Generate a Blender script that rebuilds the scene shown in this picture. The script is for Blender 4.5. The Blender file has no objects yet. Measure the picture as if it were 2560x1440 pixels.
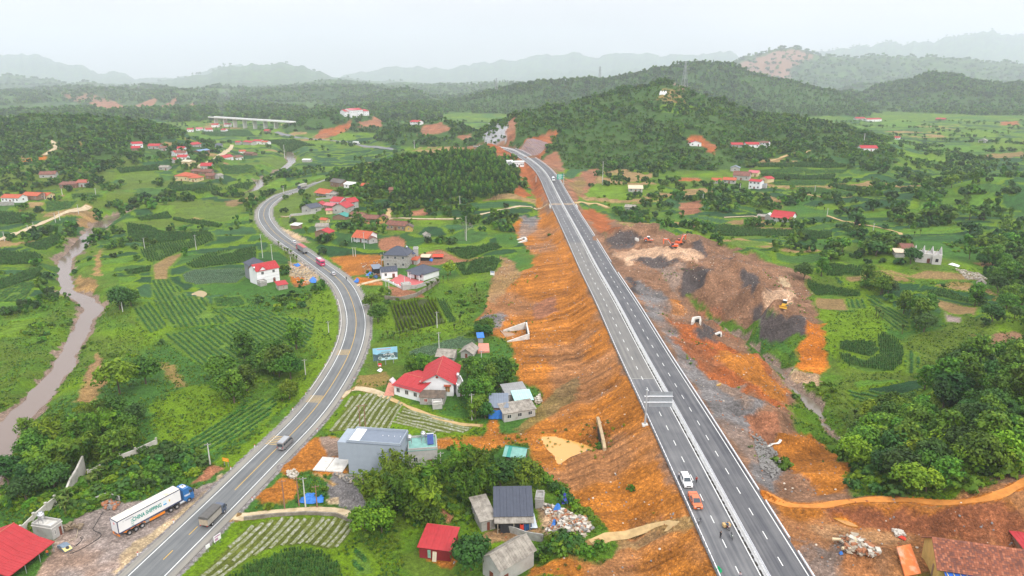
import bpy,bmesh,math,random
import numpy as np
from mathutils import Vector,Matrix,Euler
random.seed(7)
S=bpy.context.scene
COL=S.collection
# ------------------------------------------------------------------ camera, sky, sun, exposure
FPX,PITCH,CAMZ=1750.0,math.radians(16.6),100.0
SP,CP=math.sin(PITCH),math.cos(PITCH)
cam=bpy.data.cameras.new('camera');cam.sensor_width=36.0;cam.lens=36.0*FPX/2560.0
cam.clip_start=1.0;cam.clip_end=20000.0
camo=bpy.data.objects.new('camera',cam);COL.objects.link(camo)
camo.location=(0,0,CAMZ);camo.rotation_euler=(math.pi/2-PITCH,0,0)
S.camera=camo
S.view_settings.view_transform='Standard';S.view_settings.look='None'
S.view_settings.exposure=0.55;S.view_settings.gamma=1.0;S.view_settings.use_curve_mapping=False
SUN_EL,SUN_AZ=math.radians(44),math.radians(150)
W=bpy.data.worlds.new('World');S.world=W;W.use_nodes=True
nt=W.node_tree;nt.nodes.clear()
def nd(t,kind,**kw):
 n=t.nodes.new(kind)
 for k,v in kw.items():setattr(n,k,v)
 return n
wo=nd(nt,'ShaderNodeOutputWorld');bg=nd(nt,'ShaderNodeBackground')
sky=nd(nt,'ShaderNodeTexSky',sky_type='NISHITA',sun_disc=False,sun_elevation=SUN_EL,sun_rotation=SUN_AZ)
sky.air_density=1.5;sky.dust_density=5.0
skm=nd(nt,'ShaderNodeVectorMath',operation='SCALE');skm.inputs['Scale'].default_value=0.10
nt.links.new(sky.outputs[0],skm.inputs[0])
tc=nd(nt,'ShaderNodeTexCoord');sx=nd(nt,'ShaderNodeSeparateXYZ');nt.links.new(tc.outputs['Generated'],sx.inputs[0])
ramp=nd(nt,'ShaderNodeValToRGB')
e=ramp.color_ramp.elements
e[0].position=0.0;e[0].color=(.64,.615,.64,1)
e[1].position=1.0;e[1].color=(1.55,1.56,1.58,1)
m=e.new(0.10);m.color=(.68,.66,.69,1)
m=e.new(0.24);m.color=(.88,.87,.90,1)
m=e.new(0.50);m.color=(1.28,1.28,1.31,1)
nt.links.new(sx.outputs['Z'],ramp.inputs[0])
cn=nd(nt,'ShaderNodeTexNoise');cn.inputs['Scale'].default_value=2.2;cn.inputs['Detail'].default_value=5
cmp_=nd(nt,'ShaderNodeMapping');cmp_.inputs['Scale'].default_value=(1,1,3.5)
nt.links.new(tc.outputs['Generated'],cmp_.inputs[0]);nt.links.new(cmp_.outputs[0],cn.inputs['Vector'])
mr=nd(nt,'ShaderNodeMapRange');mr.inputs[1].default_value=.3;mr.inputs[2].default_value=.7;mr.inputs[3].default_value=.82;mr.inputs[4].default_value=1.16
nt.links.new(cn.outputs[0],mr.inputs[0])
sc2=nd(nt,'ShaderNodeVectorMath',operation='SCALE');nt.links.new(ramp.outputs[0],sc2.inputs[0]);nt.links.new(mr.outputs[0],sc2.inputs['Scale'])
mx=nd(nt,'ShaderNodeMix',data_type='RGBA');mx.inputs[0].default_value=0.92
nt.links.new(skm.outputs[0],mx.inputs[6]);nt.links.new(sc2.outputs[0],mx.inputs[7])
nt.links.new(mx.outputs[2],bg.inputs[0]);bg.inputs[1].default_value=1.0
nt.links.new(bg.outputs[0],wo.inputs[0])
sun=bpy.data.lights.new('sun','SUN');sun.energy=1.5;sun.angle=math.radians(14);sun.color=(1.0,.96,.9)
suno=bpy.data.objects.new('sun',sun);COL.objects.link(suno)
_d=Vector((math.sin(SUN_AZ)*math.cos(SUN_EL),math.cos(SUN_AZ)*math.cos(SUN_EL),math.sin(SUN_EL)))
suno.rotation_euler=_d.to_track_quat('Z','Y').to_euler();suno.location=(0,0,300)
cy=S.cycles
cy.use_denoising=True
try:cy.denoiser='OPENIMAGEDENOISE'
except Exception:pass
cy.max_bounces=5;cy.diffuse_bounces=2;cy.glossy_bounces=2;cy.transmission_bounces=2;cy.volume_bounces=3;cy.transparent_max_bounces=8
# ------------------------------------------------------------------ helpers
def ray(px,py):
 u=(px-1280.0)/FPX;v=(py-720.0)/FPX
 return u,CP-v*SP,-(SP+v*CP)
def at_z(px,py,z):
 a,b,c=ray(px,py);t=(z-CAMZ)/c
 return a*t,b*t,z
def at_d(px,py,D):
 a,b,c=ray(px,py);t=D/b
 return a*t,D,CAMZ+c*t
def vn(x,y,s=0):
 x=np.asarray(x,float);y=np.asarray(y,float)
 xi=np.floor(x).astype(np.int64);yi=np.floor(y).astype(np.int64)
 xf=x-xi;yf=y-yi
 u=xf*xf*(3-2*xf);v=yf*yf*(3-2*yf)
 def h(a,b):
  n=(a*374761393+b*668265263+s*974634541)&0xffffffff
  n=((n^(n>>13))*1274126177)&0xffffffff
  return((n^(n>>16))&0xffff)/65535.0
 return(h(xi,yi)*(1-u)+h(xi+1,yi)*u)*(1-v)+(h(xi,yi+1)*(1-u)+h(xi+1,yi+1)*u)*v
def fbm(x,y,s=0,o=4):
 r=0;a=.5;t=0
 for i in range(o):
  r=r+a*vn(x,y,s+i*17);t+=a;a*=.5;x=x*2.03+3.1;y=y*2.03+7.7
 return r/t
def smooth(a,b,x):
 t=np.clip((x-a)/(b-a),0,1);return t*t*(3-2*t)
def seg_dist(X,Y,P):
 """distance to polyline, signed side (+ = right of travel), arc length, z along it; P = [(x,y,z)]"""
 best=np.full(X.shape,1e9);side=np.zeros(X.shape);arc=np.zeros(X.shape);zz=np.zeros(X.shape);L=0
 for(x0,y0,z0),(x1,y1,z1)in zip(P[:-1],P[1:]):
  dx,dy=x1-x0,y1-y0;l2=dx*dx+dy*dy;l=math.sqrt(l2)
  t=np.clip(((X-x0)*dx+(Y-y0)*dy)/l2,0,1)
  d=np.hypot(X-x0-t*dx,Y-y0-t*dy);m=d<best
  best=np.where(m,d,best);arc=np.where(m,L+t*l,arc);zz=np.where(m,z0+t*(z1-z0),zz)
  side=np.where(m,np.sign((X-x0)*dy-(Y-y0)*dx),side);L+=l
 return best,side,arc,zz
def pip(X,Y,poly):
 ins=np.zeros(X.shape,bool);n=len(poly)
 for i in range(n):
  x0,y0=poly[i][:2];x1,y1=poly[(i+1)%n][:2]
  if y0==y1:continue
  c=((y0>Y)!=(y1>Y))&(X<(x1-x0)*(Y-y0)/(y1-y0)+x0)
  ins^=c
 return ins
def catmull(P,n=8):
 P=[np.array(p,float)for p in P];Q=[2*P[0]-P[1]]+P+[2*P[-1]-P[-2]];out=[]
 for i in range(1,len(Q)-2):
  p0,p1,p2,p3=Q[i-1:i+3]
  for k in range(n):
   t=k/n
   out.append(.5*((2*p1)+(-p0+p2)*t+(2*p0-5*p1+4*p2-p3)*t*t+(-p0+3*p1-3*p2+p3)*t**3))
 out.append(P[-1]);return[tuple(o)for o in out]
def resample(P,step):
 P=np.array(P,float);d=np.r_[0,np.cumsum(np.hypot(*np.diff(P[:,:2],axis=0).T))]
 s=np.linspace(0,d[-1],max(2,int(d[-1]/step)+1))
 return np.stack([np.interp(s,d,P[:,k])for k in range(P.shape[1])],1),s
 # ---- materials
MATS={}
def M(name,rgb=(.5,.5,.5),rough=.75,var=.12,scale=1.2,bump=0.0,bscale=8.0,metal=0.0,spec=.3,stain=None,sfac=.5,sscale=.4,coat=0.0):
 if name in MATS:return MATS[name]
 m=bpy.data.materials.new(name);m.use_nodes=True;t=m.node_tree;b=t.nodes['Principled BSDF']
 b.inputs['Roughness'].default_value=rough;b.inputs['Metallic'].default_value=metal
 b.inputs['Specular IOR Level'].default_value=spec;b.inputs['Coat Weight'].default_value=coat
 tc=nd(t,'ShaderNodeTexCoord');no=nd(t,'ShaderNodeTexNoise');no.inputs['Scale'].default_value=scale;no.inputs['Detail'].default_value=5
 t.links.new(tc.outputs['Object'],no.inputs['Vector'])
 r=nd(t,'ShaderNodeMapRange');r.inputs[1].default_value=.3;r.inputs[2].default_value=.7;r.inputs[3].default_value=1-var;r.inputs[4].default_value=1+var
 t.links.new(no.outputs[0],r.inputs[0])
 sc=nd(t,'ShaderNodeVectorMath',operation='SCALE');sc.inputs[0].default_value=rgb;t.links.new(r.outputs[0],sc.inputs['Scale'])
 out=sc.outputs[0]
 if stain:
  n2=nd(t,'ShaderNodeTexNoise');n2.inputs['Scale'].default_value=sscale;n2.inputs['Detail'].default_value=6;n2.inputs['Roughness'].default_value=.65
  t.links.new(tc.outputs['Object'],n2.inputs['Vector'])
  r2=nd(t,'ShaderNodeMapRange');r2.inputs[1].default_value=1-sfac-.12;r2.inputs[2].default_value=1-sfac+.15;t.links.new(n2.outputs[0],r2.inputs[0])
  mx=nd(t,'ShaderNodeMix',data_type='RGBA');t.links.new(r2.outputs[0],mx.inputs[0]);t.links.new(out,mx.inputs[6]);mx.inputs[7].default_value=(*stain,1)
  out=mx.outputs[2]
 t.links.new(out,b.inputs['Base Color'])
 if bump:
  n3=nd(t,'ShaderNodeTexNoise');n3.inputs['Scale'].default_value=bscale;n3.inputs['Detail'].default_value=4
  t.links.new(tc.outputs['Object'],n3.inputs['Vector'])
  bp=nd(t,'ShaderNodeBump');bp.inputs['Strength'].default_value=1;bp.inputs['Distance'].default_value=bump
  t.links.new(n3.outputs[0],bp.inputs['Height']);t.links.new(bp.outputs[0],b.inputs['Normal'])
 MATS[name]=m;return m
def foliage(name,c0,c1,trans=.25):
 """leaves: colour varies per leaf clump (attribute tone) and per plant"""
 if name in MATS:return MATS[name]
 m=bpy.data.materials.new(name);m.use_nodes=True;t=m.node_tree;b=t.nodes['Principled BSDF']
 b.inputs['Roughness'].default_value=.6;b.inputs['Specular IOR Level'].default_value=.25
 at=nd(t,'ShaderNodeAttribute',attribute_name='tone');oi=nd(t,'ShaderNodeObjectInfo')
 mx=nd(t,'ShaderNodeMix',data_type='RGBA');mx.inputs[6].default_value=(*c0,1);mx.inputs[7].default_value=(*c1,1)
 t.links.new(at.outputs['Fac'],mx.inputs[0])
 h=nd(t,'ShaderNodeHueSaturation');r1=nd(t,'ShaderNodeMapRange');r1.inputs[3].default_value=.47;r1.inputs[4].default_value=.515
 r2=nd(t,'ShaderNodeMapRange');r2.inputs[3].default_value=.65;r2.inputs[4].default_value=1.35
 w=nd(t,'ShaderNodeMath',operation='FRACT');w2=nd(t,'ShaderNodeMath',operation='MULTIPLY');w2.inputs[1].default_value=7.31
 t.links.new(oi.outputs['Random'],w2.inputs[0]);t.links.new(w2.outputs[0],w.inputs[0])
 t.links.new(oi.outputs['Random'],r1.inputs[0]);t.links.new(w.outputs[0],r2.inputs[0])
 t.links.new(r1.outputs[0],h.inputs['Hue']);t.links.new(r2.outputs[0],h.inputs['Value']);t.links.new(mx.outputs[2],h.inputs['Color'])
 t.links.new(h.outputs[0],b.inputs['Base Color'])
 tr=nd(t,'ShaderNodeBsdfTranslucent');t.links.new(h.outputs[0],tr.inputs[0])
 ms=nd(t,'ShaderNodeMixShader');ms.inputs[0].default_value=trans
 t.links.new(b.outputs[0],ms.inputs[1]);t.links.new(tr.outputs[0],ms.inputs[2])
 t.links.new(ms.outputs[0],t.nodes['Material Output'].inputs[0])
 MATS[name]=m;return m
 # ---- mesh building
class MB:
 def __init__(s):s.v=[];s.f=[];s.m=[];s.mats=[];s.cur=0;s.tone=[];s.t=0.5
 def mat(s,m):
  if m not in s.mats:s.mats.append(m)
  s.cur=s.mats.index(m);return s
 def add(s,vs,fs):
  o=len(s.v);s.v.extend([tuple(map(float,p))for p in vs])
  for f in fs:s.f.append([i+o for i in f]);s.m.append(s.cur);s.tone.append(s.t)
  return s
 def quad(s,a,b,c,d):return s.add([a,b,c,d],[(0,1,2,3)])
 def box(s,c,d,rz=0.0,top=None,M_=None):
  """centre c, size d, turned by rz; top = (sx, sy) scales the upper face"""
  x,y,z=d[0]/2,d[1]/2,d[2]/2;tx,ty=(top or(1,1))
  vs=[(-x,-y,-z),(x,-y,-z),(x,y,-z),(-x,y,-z),(-x*tx,-y*ty,z),(x*tx,-y*ty,z),(x*tx,y*ty,z),(-x*tx,y*ty,z)]
  ca,sa=math.cos(rz),math.sin(rz)
  vs=[(c[0]+p[0]*ca-p[1]*sa,c[1]+p[0]*sa+p[1]*ca,c[2]+p[2])for p in vs]
  if M_ is not None:vs=[tuple(M_@Vector(p))for p in vs]
  return s.add(vs,[(0,3,2,1),(4,5,6,7),(0,1,5,4),(1,2,6,5),(2,3,7,6),(3,0,4,7)])
 def tube(s,p0,p1,r0,r1=None,n=8,caps=True):
  r1=r0 if r1 is None else r1;a=Vector(p0);b=Vector(p1);d=(b-a)
  if d.length<1e-6:return s
  q=d.to_track_quat('Z','Y');ux=q@Vector((1,0,0));uy=q@Vector((0,1,0))
  vs=[a+(ux*math.cos(6.2832*i/n)+uy*math.sin(6.2832*i/n))*r0 for i in range(n)]
  vs+=[b+(ux*math.cos(6.2832*i/n)+uy*math.sin(6.2832*i/n))*r1 for i in range(n)]
  fs=[(i,(i+1)%n,n+(i+1)%n,n+i)for i in range(n)]
  if caps:fs+=[tuple(range(n-1,-1,-1)),tuple(range(n,2*n))]
  return s.add(vs,fs)
 def prism(s,pts,z0,z1):
  n=len(pts);vs=[(p[0],p[1],z0)for p in pts]+[(p[0],p[1],z1)for p in pts]
  return s.add(vs,[tuple(range(n-1,-1,-1)),tuple(range(n,2*n))]+[(i,(i+1)%n,n+(i+1)%n,n+i)for i in range(n)])
 def profile(s,pts,y0,y1,axis='y'):
  """polygon of (a,z) points swept along y (or x)"""
  n=len(pts)
  if axis=='y':vs=[(p[0],y0,p[1])for p in pts]+[(p[0],y1,p[1])for p in pts]
  else:vs=[(y0,p[0],p[1])for p in pts]+[(y1,p[0],p[1])for p in pts]
  return s.add(vs,[tuple(range(n)),tuple(range(2*n-1,n-1,-1))]+[(i,n+i,n+(i+1)%n,(i+1)%n)for i in range(n)])
 def slab(s,a,b,c,d,t):
  """sheet through four points with thickness t below"""
  n=(Vector(b)-Vector(a)).cross(Vector(d)-Vector(a)).normalized()*t
  top=[Vector(p)for p in(a,b,c,d)];bot=[p-n for p in top]
  return s.add(top+bot,[(0,1,2,3),(7,6,5,4),(0,4,5,1),(1,5,6,2),(2,6,7,3),(3,7,4,0)])
 def sphere(s,c,r,nu=10,nv=6,rz=1.0):
  vs=[(c[0],c[1],c[2]-r*rz)]
  for j in range(1,nv):
   a=-math.pi/2+math.pi*j/nv
   vs+=[(c[0]+r*math.cos(a)*math.cos(6.2832*i/nu),c[1]+r*math.cos(a)*math.sin(6.2832*i/nu),c[2]+r*rz*math.sin(a))for i in range(nu)]
  vs.append((c[0],c[1],c[2]+r*rz));k=len(vs)-1;fs=[(0,1+(i+1)%nu,1+i)for i in range(nu)]
  for j in range(nv-2):fs+=[(1+j*nu+i,1+j*nu+(i+1)%nu,1+(j+1)*nu+(i+1)%nu,1+(j+1)*nu+i)for i in range(nu)]
  fs+=[(k,1+(nv-2)*nu+i,1+(nv-2)*nu+(i+1)%nu)for i in range(nu)]
  return s.add(vs,fs)
 def mesh(s,name,mat=None,smooth=False,tone=False):
  me=bpy.data.meshes.new(name);me.from_pydata(s.v,[],s.f)
  for m in([mat]if mat else s.mats):me.materials.append(m)
  if not mat and len(s.mats)>1:me.polygons.foreach_set('material_index',s.m)
  if smooth:me.polygons.foreach_set('use_smooth',[True]*len(s.f))
  if tone:
   a=me.attributes.new('tone','FLOAT','FACE');a.data.foreach_set('value',s.tone)
  return me
 def build(s,name,mat=None,parent=None,smooth=False,loc=None,rz=0.0,**tags):
  return ob(name,s.mesh(name,mat,smooth),parent,loc,rz,**tags)
def ob(name,me,parent=None,loc=None,rz=0.0,label=None,cat=None,group=None,kind=None):
 o=bpy.data.objects.new(name,me);COL.objects.link(o)
 if loc is not None:o.location=loc
 if rz:o.rotation_euler=(0,0,rz)
 if parent is not None:o.parent=parent
 tag(o,label,cat,group,kind);return o
def tag(o,label=None,cat=None,group=None,kind=None):
 if label:o['label']=label
 if cat:o['category']=cat
 if group:o['group']=group
 if kind:o['kind']=kind
 return o
def T(name,label,cat,loc,rz=0.0,group=None):return ob(name,None,None,loc,rz,label,cat,group)
def copy_tree(o,parent=None):
 c=o.copy();COL.objects.link(c);c.parent=parent
 for ch in list(o.children):copy_tree(ch,c)
 return c
def mesh_np(name,V,F,mats,smooth=True,attrs=None):
 """fast mesh from numpy arrays: V (n,3), F (m,4)"""
 me=bpy.data.meshes.new(name);me.vertices.add(len(V));me.vertices.foreach_set('co',np.ascontiguousarray(V,dtype=np.float32).ravel())
 k=F.shape[1];me.loops.add(F.size);me.loops.foreach_set('vertex_index',np.ascontiguousarray(F,dtype=np.int32).ravel())
 me.polygons.add(len(F));me.polygons.foreach_set('loop_start',np.arange(0,F.size,k,dtype=np.int32))
 if smooth:me.polygons.foreach_set('use_smooth',np.ones(len(F),bool))
 for m in mats:me.materials.append(m)
 for an,(ty,arr)in(attrs or{}).items():
  a=me.attributes.new(an,ty,'POINT');a.data.foreach_set('color' if ty=='FLOAT_COLOR' else 'value',np.ascontiguousarray(arr,dtype=np.float32).ravel())
 me.update(calc_edges=True);return me
 # ------------------------------------------------------------------ terrain: roads and river as centre lines in metres, then one height field
def zex(Y):return 12.0+9.0*float(smooth(480,900,Y))
EXL=[(1440,1795),(1290,1731),(1171,1676),(1082,1637),(1000,1603),(917,1557),(835,1520),(755,1487),(682,1453),(600,1420),(547,1395),(502,1375),(470,1362),(452,1355),(427,1340),(400,1310),(385,1287),(376,1276),(370,1267)]
EXR=[(1440,2031),(1290,1934),(1171,1857),(1082,1801),(1000,1747),(917,1694),(835,1644),(755,1597),(682,1542),(600,1490),(547,1456),(502,1427),(470,1408),(455,1400),(427,1380),(402,1350),(387,1320),(376,1295),(370,1277)]
_yl,_xl=np.array(EXL[::-1],float).T;_yr,_xr=np.array(EXR[::-1],float).T
EXP=[]
for y in(1440,1290,1171,1082,1000,917,835,755,682,600,547,502,470,452,427,400,386,376,370):
 x=(np.interp(y,_yl,_xl)+np.interp(y,_yr,_xr))/2;z=12.0
 for _ in range(4):X,Y,z_=at_z(x,y,z);z=zex(Y)
 EXP.append((X,Y,z))
EXP=[(EXP[0][0]+(EXP[0][0]-EXP[1][0])*2.2,EXP[0][1]+(EXP[0][1]-EXP[1][1])*2.2,12.0)]+EXP
EXP.append((EXP[-1][0]-40,EXP[-1][1]+25,zex(900)))
EXP=catmull(EXP,6)
# smooth the plan a little: the road is a clean curve
_e,_=resample(EXP,6.0)
for _ in range(30):_e[1:-1]=(_e[:-2]+2*_e[1:-1]+_e[2:])/4
EXP=[tuple(p)for p in _e]
HWPX=[(240,1565,0),(330,1475,0),(406,1400,0),(454,1354,0),(496,1315,0),(605,1208,0),(692,1119,0),(753,1064,0),(805,1000,0),(832,959,0),(866,901,.3),(884,855,.6),(892,812,1),(890,788,1.2),(881,754,1.5),(860,711,1.8),(826,681,2),(795,659,2.2),(753,629,2.5),(705,597,3),(680,575,3),(662,550,3),(659,535,3.2),(664,517,3.4),(682,500,3.7),(707,485,4),(735,477,4.2),(757,471,4.5),(790,461,5),(830,448,5)]
HW=[at_z(*p)for p in HWPX]
_e,_=resample(catmull(HW,6),4.0)
for _ in range(12):_e[1:-1]=(_e[:-2]+2*_e[1:-1]+_e[2:])/4
HW=[tuple(p)for p in _e]
# height control points: pixel, height
CTL=[(330,1440,0),(100,1400,-.6),(600,1200,0),(0,1330,-3),(200,1180,-3),(120,1290,-1),(330,1180,-1),(500,1130,-.5),(900,900,0),(860,800,.8),(690,540,3),(730,480,4),(450,900,-2),(250,900,-3),(50,800,-3),(450,650,-1.5),(560,740,-1.5),(640,700,-.5),(300,600,-2),(60,580,0),(0,600,0),(300,480,0),(550,450,0),(100,490,5),(190,460,10),(110,435,16),(400,420,2),(600,380,2),(480,440,2),(340,365,14),(600,330,3),(800,400,3),(650,480,0),(0,1000,-3),(100,700,-2),(1000,690,2.5),(670,700,0),(1100,900,1.5),(1100,1000,1),(950,1150,.5),(1100,1250,0),(1250,1300,0),(1100,1400,-1),(1350,1100,1),(1250,1080,1),(800,1380,-1.5),(700,1420,-2),(1300,1250,.5),(1050,560,5),(900,520,4),(1150,600,4.5),(1100,780,1),(1290,600,5),(1330,900,3),(1270,800,2),(1380,1250,2),(1450,1330,6),(1430,1440,4),(1300,1400,0),(2100,1060,1),(2180,880,3),(2280,940,3),(1990,965,0),(2050,1050,-1),(2090,1110,-1),(1880,870,.5),(2100,760,4),(2300,760,6),(2500,800,12),(2400,650,12),(2300,620,14),(1950,540,6),(1850,570,5),(2100,550,8),(2300,500,15),(2500,450,25),(1900,460,9),(1700,480,7),(1600,470,9),(2000,400,10),(1850,360,20),(2150,370,18),(1750,355,24),(2300,900,5),(2450,950,14),(2560,1000,22),(2300,1080,8),(2500,1120,19),(2250,1180,13),(2500,1225,19),(2150,1180,10),(2120,1252,13),(2300,1255,15),(2450,1242,17),(2560,1208,19),(2050,1300,11.5),(2150,1345,11),(2300,1400,10.5),(2500,1400,10.5),(2000,1420,11.5),(2000,1220,10),(1950,1120,7),(1560,590,13),(1600,600,13),(1690,625,14),(1740,650,15),(1620,650,12.5),(1720,680,15),(1760,660,16),(1850,665,17),(1800,675,17),(1700,700,11),(1735,762,0),(1800,725,10),(1830,835,-1),(1900,862,-.5),(1970,855,0),(1940,775,11),(1900,725,13),(1985,800,10),(2000,800,8),(2035,740,4.5),(1960,660,8.5),(1820,800,4),(1640,760,10),(1720,800,9),(1800,900,8.5),(1900,970,6),(1960,1010,3),(1800,765,.5),(1790,812,-1.5),(1850,852,-1.5),(1850,1010,10),(1900,1060,7)]
_c=np.array([at_z(*p)for p in CTL]);_cA=_c[:,0]/(_c[:,1]+30)*2.4;_cB=np.log(_c[:,1]+30)*2.4
def base(X,Y):
 A=X/(Y+30)*2.4;B=np.log(Y+30)*2.4;num=np.zeros(X.shape);den=np.zeros(X.shape)
 for a,b,z in zip(_cA,_cB,_c[:,2]):
  w=1.0/((A-a)**2+(B-b)**2+.0012)**1.7;num+=w*z;den+=w
 w=5.0*smooth(5.5,7.2,np.log(Y+30))*30;num+=w*4;den+=w
 return num/den
 # hills and mountain ranges: crest pixels with distance, foot widths towards / away from the camera, spur strength, class
RIDGES={'knoll':([(820,455,640),(900,428,650),(1000,405,660),(1100,395,665),(1180,397,665),(1235,420,650),(1270,450,610)],130,120,.25),'main':([(1235,312,980),(1300,292,1020),(1400,268,1090),(1500,243,1130),(1600,222,1150),(1660,210,1150),(1705,215,1150),(1760,240,1130),(1870,286,1090),(2000,302,1040),(2120,326,980),(2205,362,880)],400,300,.42),'plant':([(900,300,1500),(960,280,1600),(1050,262,1650),(1110,262,1700),(1170,250,1700),(1240,228,1700),(1300,214,1700),(1400,206,1700),(1500,202,1700),(1600,184,1720),(1700,162,1750),(1780,156,1750),(1830,163,1750),(1900,190,1700),(1980,208,1650),(2080,230,1600),(2160,262,1500),(2210,300,1400)],420,400,.4),'brown':([(1790,190,2500),(1830,160,2500),(1870,140,2500),(1910,128,2500),(1960,119,2500),(2010,124,2500),(2060,138,2500),(2120,143,2500),(2200,142,2500),(2300,143,2500),(2420,150,2500),(2560,160,2500),(2700,165,2500)],700,500,.35),'wooded':([(2120,262,1500),(2190,218,1500),(2260,207,1500),(2320,188,1480),(2375,186,1460),(2440,205,1430),(2520,212,1400),(2600,205,1400),(2700,200,1400)],420,400,.4),'east':([(2010,135,4000),(2060,124,4000),(2150,114,4000),(2230,109,4000),(2300,108,4000),(2360,98,4000),(2420,92,4000),(2490,80,4000),(2540,88,4000),(2620,84,4000),(2720,70,4000)],1100,800,.3),'left':([(-200,292,900),(-80,300,950),(0,300,1000),(100,296,1000),(200,292,1000),(300,302,1000),(400,318,1000),(470,342,950),(520,372,900)],330,250,.35),'red':([(-200,232,1700),(-100,226,1700),(0,230,1700),(80,228,1700),(160,226,1700),(215,230,1700),(255,242,1700),(300,258,1700),(340,280,1650)],380,350,.35),'cut':([(300,268,1620),(330,248,1620),(380,232,1620),(430,222,1620),(465,230,1620),(510,252,1600),(560,262,1600),(620,258,1650),(680,262,1650),(740,280,1600)],300,300,.3),'mid':([(700,322,1380),(760,296,1380),(830,282,1390),(880,279,1400),(930,290,1400),(975,312,1350)],200,200,.3),'near':([(985,330,1120),(1040,308,1130),(1100,304,1130),(1150,316,1100),(1200,335,1050)],190,150,.3),'big':([(300,222,3000),(380,212,3000),(450,196,3000),(520,180,3000),(580,166,3000),(640,158,3000),(680,160,3000),(705,153,3000),(735,160,3000),(790,178,3000),(830,190,3000),(880,196,3000),(940,210,2900),(1000,225,2800),(1080,243,2600),(1180,262,2400),(1260,275,2400)],1000,700,.35),'west':([(-200,160,4300),(-80,150,4300),(0,139,4300),(50,134,4300),(100,144,4300),(150,158,4300),(220,172,4300),(300,188,4300),(380,200,4300),(460,190,4400),(540,172,4400),(590,158,4400),(640,172,4400),(700,190,4300)],1000,600,.25),'westlow':([(-200,205,2700),(0,192,2700),(80,195,2700),(150,204,2700),(230,210,2700),(320,222,2700),(400,235,2600)],600,500,.3),'far':([(820,196,5200),(900,180,5200),(980,168,5200),(1040,168,5200),(1120,176,5200),(1200,156,5200),(1290,148,5200),(1325,142,5200),(1370,133,5200),(1410,140,5200),(1432,131,5200),(1470,140,5200),(1520,143,5200),(1575,133,5200),(1610,134,5200),(1660,142,5200),(1720,136,5200),(1760,134,5200),(1800,132,5200),(1830,130,5200),(1860,142,5200),(1950,150,5200)],900,500,.2),'farlow':([(930,215,4200),(1000,205,4200),(1080,212,4200),(1160,205,4200),(1240,195,4200),(1330,185,4200),(1390,172,4200),(1440,182,4200),(1540,178,4200),(1590,170,4200),(1640,180,4200),(1720,190,4200)],700,500,.25),}
CLASS_OF={'knoll':'hill','main':'hill','plant':'hill','brown':'hill','wooded':'hill','east':'mountain','left':'hill','red':'hill','cut':'hill','mid':'hill','near':'hill','big':'mountain','west':'mountain','westlow':'hill','far':'mountain','farlow':'mountain'}
for _k,(_p,_f,_b,_s)in list(RIDGES.items()):
 _q={'east':3.2,'far':2.8,'farlow':3.0,'west':3.0,'big':3.2,'brown':2.4,'westlow':2.4,'red':2.6,'cut':2.4,'plant':1.4,'wooded':1.8}.get(_k,1)
 if _q>1:RIDGES[_k]=([(x,y,D*_q)for x,y,D in _p],_f*_q*.8,_b*_q*.8,_s)
def ridge(X,Y,Z,key):
 pts,wf,wb,sp=RIDGES[key];Q=np.array([at_d(*p)for p in pts]);Uq=Q[:,0]/Q[:,1];o=np.argsort(Uq);Uq=Uq[o];Q=Q[o]
 U=X/Y;D=np.interp(U,Uq,Q[:,1]);C=np.interp(U,Uq,Q[:,2])
 taper=smooth(Uq[0]-.05,Uq[0],U)*(1-smooth(Uq[-1],Uq[-1]+.05,U))
 sc=wf*.5;s=Y-D;s=np.where(s<0,s/wf,s/wb)
 s=s+sp*(fbm(X/sc,Y/sc,5+len(key),4)-.5)*np.minimum(1,np.abs(s)*2.2)
 f=np.exp(-2.2*np.abs(s)**1.7)
 C=C+(fbm(U*70+len(key),U*0+3,13,4)-.5)*np.clip((D-3000)/60,0,150);amp=(C-Z)*taper*f
 n=(fbm(X/sc*2.2,Y/sc*2.2,11,4)-.5)*.30*np.minimum(1,np.abs(s)*3)
 return np.maximum(amp*(1+n),-2)
RIVPX=[(-120,1330,6),(0,1100,5),(60,1030,4.3),(100,990,4),(150,930,3.8),(185,860,3.2),(215,800,3.3),(238,770,3.8),(215,750,3),(168,730,3),(160,690,3.2),(165,650,3.4),(195,620,4.2),(225,590,5.5),(250,565,5.5),(275,545,6),(320,533,4.5),(400,522,4),(480,515,4),(560,500,3.5),(620,485,4),(650,465,4.5),(648,452,4.5),(700,430,5),(730,405,5),(720,380,6)]
RIV=[(*at_z(x,y,-5.0)[:2],w)for x,y,w in RIVPX]
CRKPX=[(2130,1140,1.6),(2100,1100,1.6),(2070,1080,1.6),(2050,1040,1.2),(2020,1000,1.2),(1980,970,1.2),(1940,925,1.2),(1890,880,1.3),(1850,850,1.3),(1800,820,1.2),(1760,800,1.2)]
CRK=[(*at_z(x,y,-1.4)[:2],w*.62)for x,y,w in CRKPX]
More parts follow.
